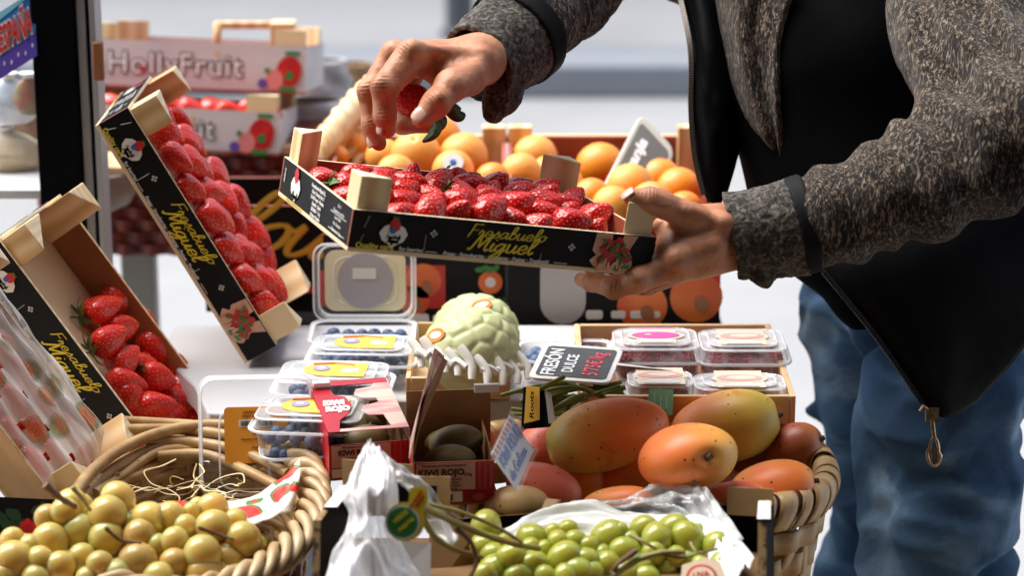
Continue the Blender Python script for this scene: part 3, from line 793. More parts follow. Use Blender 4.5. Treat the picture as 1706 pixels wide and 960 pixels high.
def bunch(label, grapes, d0, kind, group, stems, fill, drop, seed, brown=()):
    """grapes: (u, v, radius px) seen from the camera; d0 depth; each grape is a part; drop: how the heap recedes"""
    rr = random.Random(seed)
    us = [g_[0] for g_ in grapes]; vs = [g_[1] for g_ in grapes]
    base = P(sum(us) / len(us), max(vs) + 20, d0 + .04)
    th = thing('grape_bunch', label, 'grapes', base, group)
    To = Matrix.Translation(-base)
    vm = max(vs)
    placed = []
    for i, (u, v, r) in enumerate(grapes):
        d = d0 + drop * (vm - v) + rr.uniform(-.008, .008)
        placed.append((u, v, r * (1.16 if kind == 'y' else 1.2) * rr.uniform(.9, 1.1), d, 0))
    for k in range(fill):      # the hidden layer behind
        g_ = grapes[rr.randrange(len(grapes))]
        u = g_[0] + rr.uniform(-18, 18); v = g_[1] + rr.uniform(-4, 26); d = d0 + drop * (vm - v) + .030 + rr.uniform(0, .02)
        placed.append((u, v, g_[2] * .95, d, 1))
    for i, (u, v, r, d, l) in enumerate(placed):
        q = P(u, v, d); s = r * d / FPX
        ax = Vector((rr.uniform(-1, 1), rr.uniform(-1, .4), rr.uniform(-.6, .9)))
        M = To @ axis_matrix(q, ax, 0, s)
        mesh_obj('grape', GM['b' if (i in brown) else kind], th, M)
    for pts, r, m in stems:
        mb = MB(); pl = crom([To @ P(*p) for p in pts], 6); n = len(pl)
        mb.tube(pl, [r * (1.15 - .4 * i / n) + r * .12 * math.sin(i * 1.7) for i in range(n)], 8); mb.build('stalk', m, th)
    return th
Z3 = lambda x, y: (x / 3, 640 + y / 3)
yg = [(590, 575, 75), (355, 605, 70), (240, 672, 66), (325, 640, 60), (540, 655, 92), (395, 735, 78), (530, 772, 78), (700, 760, 80), (745, 680, 75), (850, 660, 60), (925, 715, 62), (1065, 720, 78),
      (875, 790, 70), (250, 790, 82), (150, 812, 50), (60, 780, 50), (1010, 855, 80), (690, 890, 78), (790, 810, 60), (500, 905, 66), (410, 865, 62), (300, 912, 70), (65, 885, 90), (200, 880, 60),
      (870, 895, 60), (595, 960, 70), (180, 975, 60), (790, 975, 80), (25, 960, 60), (640, 700, 50), (440, 980, 60), (960, 640, 40)]
bunch('bunch of yellow grapes with one browned berry, left in the front basket', [(*Z3(a, b), c / 3) for a, b, c in yg], 2.10, 'y', 'yellow grape bunches', [
    ([(75, 808, 2.080), (100, 830, 2.090), (125, 845, 2.110)], .003, m_gsb), ([(120, 812, 2.070), (140, 835, 2.080), (150, 850, 2.110)], .0018, m_gs), ([(175, 880, 2.100), (200, 900, 2.110), (235, 905, 2.110)], .0016, m_gsb)],
    22, .0005, 3, brown=(7, 17, 24, 2))
yg2 = [(1060, 625, 75), (1175, 680, 55), (1215, 775, 78), (1140, 875, 72), (1280, 800, 45), (1090, 940, 50), (990, 610, 42), (1020, 955, 80), (1180, 960, 50), (930, 965, 55)]
bunch('smaller bunch of pale yellow grapes at the right side of the front basket', [(*Z3(a, b), c / 3) for a, b, c in yg2], 2.12, 'y', 'yellow grape bunches', [
    ([(330, 880, 2.120), (360, 890, 2.130), (390, 900, 2.130)], .0016, m_gsb)], 8, .0005, 4, brown=(3, 7))
Z6 = lambda x, y: (680 + x / 2.666, 700 + y / 2.666)
gg1 = [(345, 475, 55), (330, 560, 42), (375, 600, 44), (455, 612, 54), (390, 668, 62), (550, 525, 60), (540, 570, 40), (610, 580, 38), (665, 535, 42), (745, 545, 42), (710, 485, 38), (580, 612, 36), (555, 652, 66), (695, 615, 58),
       (790, 628, 54), (645, 668, 54), (755, 680, 56), (490, 700, 50), (800, 560, 35), (810, 690, 50), (430, 540, 34), (640, 500, 34), (610, 700, 46), (340, 700, 50), (700, 700, 46)]
bunch('bunch of green grapes with a long thick yellow-green stalk, left in the cardboard box', [(*Z6(a, b), c / 2.666) for a, b, c in gg1], 2.10, 'g', 'green grape bunches', [
    ([(700, 843, 2.040), (740, 862, 2.060), (790, 885, 2.080), (850, 905, 2.090), (900, 915, 2.100)], .0032, m_gs),
    ([(700, 850, 2.045), (720, 890, 2.060), (755, 915, 2.070), (805, 930, 2.080)], .0028, m_gs),
    ([(703, 838, 2.050), (770, 855, 2.070), (830, 880, 2.080), (870, 905, 2.090)], .0018, m_gs),
    ([(760, 880, 2.070), (785, 905, 2.070), (793, 940, 2.070), (775, 975, 2.060)], .0022, m_gsb)], 16, .0005, 5)
gg2 = [(895, 525, 64), (1045, 485, 54), (1105, 530, 58), (1180, 488, 56), (1240, 532, 62), (1370, 562, 54), (1300, 555, 42), (965, 585, 54), (1090, 598, 48), (885, 655, 60), (1010, 632, 38), (960, 690, 56), (1405, 640, 50),
       (1250, 622, 42), (1190, 602, 40), (1050, 650, 42), (1395, 695, 42), (940, 500, 34), (985, 530, 30), (1140, 660, 40), (1310, 700, 40), (1060, 700, 44), (1300, 640, 36), (1290, 500, 36), (860, 600, 40)]
bunch('bunch of green grapes with thin curly stems, right in the cardboard box', [(*Z6(a, b), c / 2.666) for a, b, c in gg2], 2.10, 'g', 'green grape bunches', [
    ([(1020, 960, 2.030), (1060, 935, 2.040), (1100, 922, 2.040), (1140, 920, 2.040)], .0030, m_gs), ([(1050, 892, 2.060), (1075, 905, 2.050), (1100, 920, 2.050)], .0016, m_gs),
    ([(1100, 925, 2.040), (1135, 930, 2.040), (1165, 922, 2.040), (1195, 915, 2.050)], .0014, m_gs), ([(1150, 905, 2.050), (1160, 920, 2.040), (1180, 928, 2.040)], .0011, m_gs),
    ([(1115, 940, 2.040), (1150, 948, 2.040), (1175, 940, 2.040)], .0011, m_gs), ([(1060, 918, 2.040), (1030, 940, 2.030), (1020, 955, 2.030)], .0022, m_gsb)], 16, .0005, 6)

# ------------------------------------------------------------------ cherimoyas
m_ch = mat("cherimoya skin", (.46, .52, .24), .5, col2=(.56, .60, .34), scale=12, sss=.08)
def cherimoya(u, v, d, r, label, sticker):
    R = r * d / FPX
    th = thing('cherimoya', label, 'cherimoya', P(u, v, d), 'cherimoyas on the wooden tray')
    n = 110; m2 = 70; rows = []
    S = [Vector((math.sin(math.acos(1 - 2 * (i + .5) / 64)) * math.cos(i * 2.39996), math.sin(math.acos(1 - 2 * (i + .5) / 64)) * math.sin(i * 2.39996), 1 - 2 * (i + .5) / 64)) for i in range(64)]
    for i in range(m2 + 1):
        f = PI * i / m2; row = []
        for k in range(n):
            w = 2 * PI * k / n; p = Vector((math.sin(f) * math.cos(w), math.sin(f) * math.sin(w), -math.cos(f)))
            ds = sorted((p - s_).length for s_ in S)[:2]
            e = min(1, (ds[1] - ds[0]) / .17)
            row.append(tuple(Vector((p.x, p.y, p.z * .9)) * R * (.955 + .050 * e ** .8)))
        rows.append(row)
    mb = MB(); mb.grid(rows, 0, closed=True); mb.build('fruit', m_ch, th, smooth=180)
    if sticker:
        s = MB(); disc(s, 0, 0, .013, 0, Matrix.Identity(4), 0, 20, ry=.008); disc(s, 0, 0, .009, 1, Matrix.Identity(4), .0004, 20, ry=.004)
        dr = Vector(sticker).normalized()
        q = Vector((dr.x * R, dr.y * R, dr.z * R * .9)) * 1.0
        s.build('sticker', [M_['orangeprint'], M_['label_white']], th, axis_matrix(q, dr, .3))
cherimoya(786, 584, 2.50, 82, 'pale green cherimoya with large scales, in front on the tray', (-.75, -.5, .55))
cherimoya(792, 556, 2.66, 74, 'pale green cherimoya with an orange sticker, behind the front one', (.15, -.45, .9))

# ------------------------------------------------------------------ oranges
m_or = mat("orange peel", (.86, .25, .010), .38, col2=(.88, .32, .02), scale=10, bump=.35, bscale=260, bdist=.0006, sss=.08, coat=.1)
m_or2 = mat("pale orange peel", (.88, .34, .05), .4, col2=(.90, .42, .08), scale=10, bump=.35, bscale=260, bdist=.0006, sss=.08)
def orange_mesh(m):
    mb = MB()
    prof = [(1e-6, -.95), (.12, -.97)] + [(math.sin(PI * i / 22), -math.cos(PI * i / 22) * .97) for i in range(2, 21)] + [(.15, .95), (.05, .90), (1e-6, .90)]
    mb.lathe(prof, 32); mb.lathe([(.055, .89), (.05, .92), (1e-6, .925)], 8, 1)
    return mb.mesh("orange", [m, m_calyx], 180)
OM = [orange_mesh(m_or), orange_mesh(m_or2)]
ORG_ = [(586, 243, 27, 3.05, 0, 'smallest orange at the left end, next to the wicker rim'), (560, 262, 22, 3.0, 0, 'orange lowest at the left behind the held crate'), (640, 262, 32, 2.98, 1, 'pale orange below the fingertips'),
        (693, 258, 42, 2.95, 1, 'large pale orange at the middle of the left box'), (730, 232, 40, 3.08, 0, 'orange with a green spot at the back of the left box'), (772, 262, 42, 2.96, 1, 'pale orange at the right of the left box'),
        (620, 232, 30, 3.10, 0, 'orange in the back behind the curled fingers'), (755, 285, 36, 2.86, 1, 'orange with a white sticker in the front of the left box'), (660, 290, 34, 2.86, 1, 'orange low behind the back wall of the held crate'),
        (892, 262, 38, 3.02, 1, 'pale orange at the top of the middle box'), (868, 288, 34, 2.90, 1, 'orange at the lower left of the middle box'), (915, 292, 34, 2.92, 1, 'orange right behind the wooden corner post'),
        (1000, 278, 42, 3.00, 0, 'deep orange fruit left of the slate sign'), (1050, 312, 40, 2.86, 1, 'pale orange in front of the slate sign'), (1098, 300, 38, 2.92, 0, 'orange right of the slate sign base'),
        (1130, 318, 40, 2.90, 0, 'orange at the far right by the black jacket'), (1085, 340, 38, 2.80, 1, 'orange with a blue sticker above the thumb'), (1020, 345, 36, 2.80, 1, 'orange right behind the thumb tip'), (985, 330, 34, 2.82, 0, 'orange behind the right corner of the held crate'),
        (1140, 352, 34, 2.82, 0, 'orange low at the right between thumb and jacket'), (820, 300, 30, 2.84, 0, 'orange in the gap between the two boxes'), (940, 310, 34, 2.84, 1, 'orange hidden behind the right corner post')]
stk = MB(); disc(stk, 0, 0, .012, 0, Matrix.Identity(4), 0, 16); disc(stk, 0, 0, .004, 1, Matrix.Identity(4), .0004, 12)
STK = stk.mesh("sticker", [M_['label_white'], M_['blueprint']], 0)
for i, (u, v, r, d, w, lb) in enumerate(ORG_):
    s = r * d / FPX
    o = mesh_obj('orange', OM[w]); q = P(u, v, d)
    ax = Vector((rnd.uniform(-.6, .6), -.55, .8)) if i in (3, 4) else Vector((rnd.uniform(-1, 1), rnd.uniform(-.2, 1), rnd.uniform(-.6, .6)))
    o.matrix_world = axis_matrix(q, ax, 0, s)
    put(o, lb, 'orange', 'oranges in the boxes at the back')
    if i in (7, 16):
        dr = (EYE - q).normalized() + Vector((0, 0, .5)); dr.normalize()
        ch = mesh_obj('sticker', STK, o); ch.matrix_local = o.matrix_world.inverted() @ axis_matrix(q + dr * s * .99, dr, 0, 1)
# ------------------------------------------------------------------ wicker baskets
m_wick = mat("peeled willow", (.50, .34, .15), .45, col2=(.34, .19, .07), scale=30, stretch=(1, 1, 1), lo=.4, hi=.6, bump=.3, bscale=220, coat=.1)
m_wick2 = mat("pale willow", (.58, .43, .24), .45, col2=(.42, .27, .12), scale=30, bump=.3, bscale=220, coat=.1)
m_splint = mat("chestnut splint", (.55, .37, .18), .5, col2=(.42, .26, .11), scale=14, stretch=(4, 4, 1), bump=.35, bscale=120, bstretch=(6, 6, 1), coat=.15)
m_hoop = mat("dark hoop wood", (.09, .04, .02), .5, col2=(.05, .025, .015), scale=40)

# front basket: oval, tilted towards the camera, woven rods and a plaited border
def oval(cx, cy, cz, ax, ay, tilt, n, k=1.0, dz=0, ph=0):
    out = []
    for i in range(n):
        a = 2 * PI * i / n + ph
        x, y = ax * k * math.cos(a), ay * k * math.sin(a)
        out.append(Vector((cx + x, cy + y * math.cos(tilt), cz + dz + y * math.sin(tilt))))
    return out
bc = P(322, 842, 2.24)
BT = math.radians(5)
fb = thing('wicker_basket', 'round willow basket with plaited rim in front, holding the yellow grapes', 'basket', (bc.x, bc.y, SZ))
To = Matrix.Translation(-Vector((bc.x, bc.y, SZ)))
AX, AY = .112, .172
def ring(mb, k, dz, r, wob, ph, n=150, lo=0, hi=1, mi=0):
    pts = []
    o = oval(bc.x, bc.y, bc.z, AX, AY, BT, n, 1, dz)
    c0 = Vector((bc.x, bc.y, bc.z + dz))
    for i, p in enumerate(o):
        rad = (p - c0)
        pts.append(To @ (c0 + rad * (k + wob * math.sin(26 * PI * i / n + ph))))
    mb.tube(pts, [r * (1 + .12 * math.sin(i * .9 + ph * 3)) for i in range(n)], 8, mi, closed=True)
mb = MB()
rr = random.Random(21)
for j in range(15):
    dz = -.022 - j * .0115
    ring(mb, .93 - .016 * j, dz + rr.uniform(-.001, .001), .0052 + rr.uniform(-.001, .0012), .022, (j % 2) * PI)
mb.build('woven_wall', m_wick, fb, smooth=60)
mb = MB()
for i in range(26):
    a = 2 * PI * (i + .5) / 26
    p0 = Vector((AX * .94 * math.cos(a), AY * .94 * math.sin(a) * math.cos(BT), -.01 + AY * .94 * math.sin(a) * math.sin(BT)))
    p1 = Vector((AX * .70 * math.cos(a), AY * .70 * math.sin(a) * math.cos(BT), -.19 + AY * .7 * math.sin(a) * math.sin(BT)))
    mb.tube([To @ (bc + p0), To @ (bc + p1)], .0042, 6)
mb.build('stakes', m_wick, fb, smooth=60)
for s in range(4):      # plaited border: four strands twisting round one another
    mb = MB(); n = 170; pts = []; rs = []
    for i in range(n):
        a = math.radians(-120 + 185 * i / (n - 1)); w = a * 11 + s * 2 * PI / 4
        o = Vector((math.cos(a), math.sin(a) * math.cos(BT), math.sin(a) * math.sin(BT)))
        base = Vector((AX * math.cos(a), AY * math.sin(a) * math.cos(BT), AY * math.sin(a) * math.sin(BT)))
        pts.append(To @ (bc + base + o * (.0110 * math.cos(w)) + Vector((0, 0, .0085 * math.sin(w)))))
        rs.append(.0054 * (1 + .1 * math.sin(i * .7 + s)))
    mb.tube(pts, rs, 9); mb.build('rim_strand', m_wick2, fb, smooth=60)
mb = MB(); mb.prism([(AX * .72 * math.cos(2 * PI * i / 24), AY * .72 * math.sin(2 * PI * i / 24)) for i in range(24)], 0.002, .012)
mb.build('base', m_wick, fb)
for k_, (dz_, kk_) in enumerate(((.004, 1.0), (-.010, .99))):
    mb = MB(); mb.tube([To @ Vector((bc.x + AX * kk_ * math.cos(math.radians(a)), bc.y + AY * kk_ * math.sin(math.radians(a)) * math.cos(BT), bc.z + dz_ + AY * math.sin(math.radians(a)) * math.sin(BT))) for a in range(60, 242, 4)], .0060, 8); mb.build('plain_rim_rod', m_wick, fb, smooth=60)
mb = MB()
for j in range(6):
    mb.tube([To @ Vector((bc.x + AX * (.93 - .012 * j) * math.cos(math.radians(a)), bc.y + AY * (.93 - .012 * j) * math.sin(math.radians(a)), bc.z - .012 - j * .0125 + .012 * math.sin(math.radians(a)) + .0035 * math.sin(a * .12 + j * PI))) for a in range(25, 165, 3)], .0049 - .0003 * (j % 2), 8)
mb.build('inner_rods', m_wick, fb, smooth=60)
# straight rods of the far side seen over the opening
mb = MB()
for k, (pts) in enumerate([[(196, 702, 2.400), (260, 705, 2.410), (345, 712, 2.410), (430, 735, 2.380), (480, 765, 2.340)], [(205, 716, 2.390), (300, 716, 2.400), (400, 730, 2.380), (470, 762, 2.340), (510, 800, 2.300)],
                           [(240, 735, 2.380), (330, 738, 2.390), (410, 755, 2.360), (480, 790, 2.320)], [(262, 760, 2.370), (340, 758, 2.380), (400, 780, 2.350), (470, 815, 2.300)]]):
    mb.tube([To @ q for q in crom([P(*p) for p in pts], 8)], .0056, 8)
mb.build('far_rods', m_wick, fb, smooth=60)

# wood wool and the paper sheet in the basket
rr = random.Random(5)
mb = MB()
for k in range(20):
    c = P(rr.uniform(245, 380), rr.uniform(812, 842), 2.28 + rr.uniform(-.03, .04))
    pts = [c]
    a = rr.uniform(0, 6.28)
    for i in range(5):
        a += rr.uniform(-.9, .9); pts.append(pts[-1] + Vector((math.cos(a) * .014, math.sin(a) * .010, rr.uniform(-.006, .009))))
    mb.tube(crom(pts, 4), .0007, 4, flat=(.4, 1))
put(mb.build('wood_wool', mat("wood wool", (.74, .58, .30), .6), smooth=60), kind='stuff')
WISPS = [[(415, 770, 2.320), (440, 745, 2.310), (420, 735, 2.300), (410, 790, 2.300), (405, 830, 2.290)], [(470, 715, 2.320), (490, 740, 2.310), (480, 775, 2.300), (440, 800, 2.300)]]
def sheet(name, m, ctrl, parent=None, nu=20, nv=20, solid=.0006, wr=0, seed=1, To=None, freq=6, dd=0):
    """a bent sheet through a grid of control points (rows of (u, v, d)), with small crumples"""
    R0 = [crom([P(p[0], p[1], p[2] + dd) for p in row], max(1, nu // (len(row) - 1))) for row in ctrl]
    rows = []
    cols = len(R0[0])
    for c in range(cols): rows.append(crom([r[c] for r in R0], max(1, nv // (len(R0) - 1))))
    rr = random.Random(seed); ph = [rr.uniform(0, 6.28) for _ in range(8)]
    out = []
    for i, row in enumerate(rows):
        o = []
        for j, p in enumerate(row):
            a, b = i / len(rows), j / len(row)
            c_ = Vector((a * freq * .5 + ph[0] * 9, b * freq * .5, ph[1]))
            wp_ = Vector((noise.noise(c_ * .8), noise.noise(c_ * .8 + Vector((7, 3, 1))), 0)) * 1.2
            w = (1 - abs(noise.noise(c_ + wp_)) * 3.2) + .45 * (1 - abs(noise.noise(c_ * 2.3 + wp_)) * 3) + .15 * noise.noise(c_ * 6)
            q = p + (-FWD * .6 + UP * .8) * wr * w
            o.append(To @ q if To is not None else q)
        out.append(o)
    mb = MB(); mb.grid(out)
    return mb.build(name, m, parent, smooth=180, solid=solid)
m_paper = mat("printed wrapping paper", (.76, .64, .54), .5, col2=(.70, .56, .46), scale=20)
def paper_print_mat():
    m, N, K, B = _nodes("paper printed with strawberries")
    tc = N.new("ShaderNodeTexCoord"); v = N.new("ShaderNodeTexVoronoi"); v.inputs["Scale"].default_value = 26; K.new(tc.outputs["Object"], v.inputs["Vector"])
    r = N.new("ShaderNodeValToRGB"); e = r.color_ramp; e.interpolation = 'CONSTANT'
    e.elements[0].position = 0; e.elements[0].color = rgb(.70, .03, .02); e.elements[1].position = .40; e.elements[1].color = rgb(.05, .22, .06)
    x = e.elements.new(.46); x.color = rgb(.80, .70, .60)
    K.new(v.outputs["Distance"], r.inputs[0]); K.new(r.outputs[0], B.inputs["Base Color"]); B.inputs["Roughness"].default_value = .45
    return m
m_pp = paper_print_mat()
o = sheet('paper_sheet', m_pp, [[(215, 842, 2.230), (300, 836, 2.250), (400, 838, 2.260), (470, 800, 2.280), (500, 770, 2.290)], [(225, 870, 2.180), (300, 868, 2.190), (400, 860, 2.200), (460, 840, 2.220), (500, 800, 2.250)],
                               [(240, 900, 2.140), (300, 905, 2.140), (380, 890, 2.150), (450, 870, 2.170), (485, 850, 2.200)]], wr=.004, seed=3)
put(o, 'paper sheet printed with red strawberries lining the willow basket under the grapes', 'paper')

# right basket: splint weave with wrapped rim
rc = P(1058, 796, 2.35); rc.z = .935
RA, RB = .184, .128
sbk = thing('splint_basket', 'wide chestnut splint basket with bound rim, holding the mangoes', 'basket', (rc.x, rc.y, SZ))
To = Matrix.Translation(-Vector((rc.x, rc.y, SZ)))
def rim_pt(a, k=1, dz=0):
    ca, sa = math.cos(a), math.sin(a)
    e = 2 / 2.5
    return Vector((rc.x + RA * k * math.copysign(abs(ca) ** e, ca), rc.y + RB * k * math.copysign(abs(sa) ** e, sa), rc.z + dz))
mb = MB(); mb.tube([To @ rim_pt(2 * PI * i / 120) for i in range(120)], .0105, 10, closed=True); mb.build('rim_hoop', m_hoop, sbk, smooth=60)
NB = 40
for i in range(NB):
    a = 2 * PI * (i + .5) / NB
    p = To @ rim_pt(a); t = (rim_pt(a + .02) - rim_pt(a - .02)).normalized(); out = Vector((t.y, -t.x, 0))
    prof = [(-.011, -.012), (-.0125, 0), (-.009, .009), (0, .0125), (.009, .009), (.0125, 0), (.011, -.010), (.006, -.022)]
    rows = []
    wd = .0088 * (1 + .30 * math.sin(i * 2.3)); lean = .003
    for ox, oz in crom([(x, z, 0) for x, z in prof], 3) and [(q.x, q.y) for q in crom([(x, z, 0) for x, z in prof], 3)]:
        rows.append([p + out * ox + Vector((0, 0, oz)) + t * (w + lean * oz / .01) for w in (-wd, -wd * .3, wd * .3, wd)])
    mb = MB(); mb.grid(rows); o = mb.build('rim_binding', m_splint, sbk, smooth=60, solid=.0016)
mb = MB()
for j in range(7):       # horizontal splints weaving in and out
    rows = []
    n = 160
    for i in range(n):
        a = 2 * PI * i / n
        k = .985 - .030 * j + .016 * math.sin(24 * a + (j % 2) * PI)
        rows.append([To @ rim_pt(a, k, -.030 - j * .027), To @ rim_pt(a, k - .012, -.030 - j * .027 - .022)])
    rows.append(rows[0])
    mb.grid(rows)
mb.build('woven_splints', m_splint, sbk, smooth=60, solid=.0014)
mb = MB()
for i in range(24):
    a = 2 * PI * i / 24 + PI / 48
    rows = []
    for j in range(15):
        dz = -.012 - j * .0135; k = .985 - .030 * (-dz - .03) / .027 + .014 * math.sin(j * PI / 2 + i * PI)
        rows.append([To @ rim_pt(a - .05, k, dz), To @ rim_pt(a + .05, k, dz)])
    mb.grid(rows)
mb.build('upright_splints', m_splint, sbk, smooth=60, solid=.0014)
mb = MB(); mb.prism([tuple((To @ rim_pt(2 * PI * i / 32, .78)).to_2d()) for i in range(32)], 0.002, .010); mb.build('base', m_splint, sbk)
# ------------------------------------------------------------------ clear punnets
m_clear = plastic_mat("clear plastic", (.9, .93, .95), .07, .10, edge=.55)
m_clear2 = plastic_mat("ribbed clear plastic", (.95, .95, .97), .16, .15, streak=(60, (1, 1, 1), .35), edge=.6)
m_edge = plastic_mat("clear plastic rim", (.95, .97, 1), .42, .12, edge=.4)
m_blue = mat("blueberry bloom", (.055, .10, .22), .6, col2=(.03, .05, .12), scale=300, col3=(.12, .18, .32), scale3=160)
m_rasp = mat("raspberry red", (.42, .015, .03), .35, col2=(.28, .008, .02), scale=200)
def blueberry_mesh():
    mb = MB(); prof = [(math.sin(PI * i / 12), -math.cos(PI * i / 12) * .86) for i in range(0, 11)]
    prof[0] = (1e-6, -.86); prof += [(.34, .80), (.30, .70), (.1, .66), (1e-6, .66)]
    mb.lathe(prof, 16); return mb.mesh("blueberry", m_blue, 50)
BBM = blueberry_mesh()
def rasp_mesh():
    mb = MB(); mb.ell((0, 0, 0), (.75, .75, .9), 10, 8)
    for i in range(34):
        z = 1 - 2 * (i + .5) / 34; a = i * 2.39996; r = math.sqrt(1 - z * z)
        mb.ell((r * math.cos(a) * .78, r * math.sin(a) * .78, z * .92), (.24, .24, .24), 7, 5)
    return mb.mesh("raspberry", m_rasp, 180)
RBM = rasp_mesh()
def rrect(w, d, r, n=5, cx=0, cy=0):
    out = []
    for (sx, sy, a0) in ((1, 1, 0), (-1, 1, 90), (-1, -1, 180), (1, -1, 270)):
        for k in range(n):
            a = math.radians(a0 + 90 * k / (n - 1))
            out.append((cx + sx * (w / 2 - r) + r * math.cos(a), cy + sy * (d / 2 - r) + r * math.sin(a)))
    return out
def loft(mb, levels, mi=0, close_top=False, close_bot=False):
    n = len(levels[0][0]); vs = [(x, y, z) for pl, z in levels for x, y in pl]
    fs = [(i * n + k, i * n + (k + 1) % n, (i + 1) * n + (k + 1) % n, (i + 1) * n + k) for i in range(len(levels) - 1) for k in range(n)]
    if close_bot: fs.append(tuple(range(n - 1, -1, -1)))
    if close_top: fs.append(tuple((len(levels) - 1) * n + k for k in range(n)))
    mb.add(vs, fs, mi)
def label_round(style):
    """flat label lying in x/y, about 6 cm wide"""
    mb = MB(); I = Matrix.Identity(4)
    if style == 'yellow':
        disc(mb, 0, 0, .030, 0, I, 0, 28, ry=.022); mb.prism([(0, -.022), (.034, -.022), (.034, .022), (0, .022)], .0003, .0006, 0)
        disc(mb, -.012, .002, .009, 2, I, .0008, 16); disc(mb, -.012, .002, .004, 1, I, .0012, 12)
        mb.box(.010, .026, -.010, .002, .0008, .0011, 1); mb.tube([(-.022, .014, .001), (0, .019, .001), (.02, .014, .001)], .0012, 4, 3)
    elif style == 'pink':
        mb.prism([(-.020, .024), (.020, .024), (.022, .028), (-.022, .028)], 0, .0003, 4)
        mb.prism([(-.020, -.026), (.020, -.026), (.022, .024), (-.022, .024)], 0, .0004, 5)
        disc(mb, 0, 0, .030, 5, I, .0005, 26, ry=.015); disc(mb, 0, 0, .025, 4, I, .0010, 26, ry=.0115)
        script("Mora", .005, .0006, 5, mb, Matrix.Translation((0, 0, .0014))) if False else disc(mb, -.008, .001, .004, 5, I, .0014, 10, ry=.002)
        mb.box(-.017, .017, -.025, -.014, .0008, .0011, 1)
    elif style == 'cream':
        mb.prism([(-.024, -.026), (.024, -.026), (.024, .027), (-.024, .027)], 0, .0004, 5)
        disc(mb, 0, .001, .028, 5, I, .0005, 26, ry=.015); disc(mb, 0, .001, .023, 6, I, .0010, 26, ry=.0105)
        disc(mb, .002, .001, .015, 5, I, .0014, 20, ry=.006); mb.box(-.018, .018, -.025, -.014, .0008, .0011, 1)
    return mb.mesh("paper_label", [M_['label_yellow'], M_['label_white'], mat("dull violet print", (.30, .30, .48), .5), M_['orangeprint'], mat("magenta print", (.72, .10, .42), .5), mat("cream print", (.84, .72, .56), .5), mat("rose print", (.80, .42, .40), .5)], 0)
_lb = {k: label_round(k) for k in ('yellow', 'pink', 'cream')}
rp = random.Random(31)
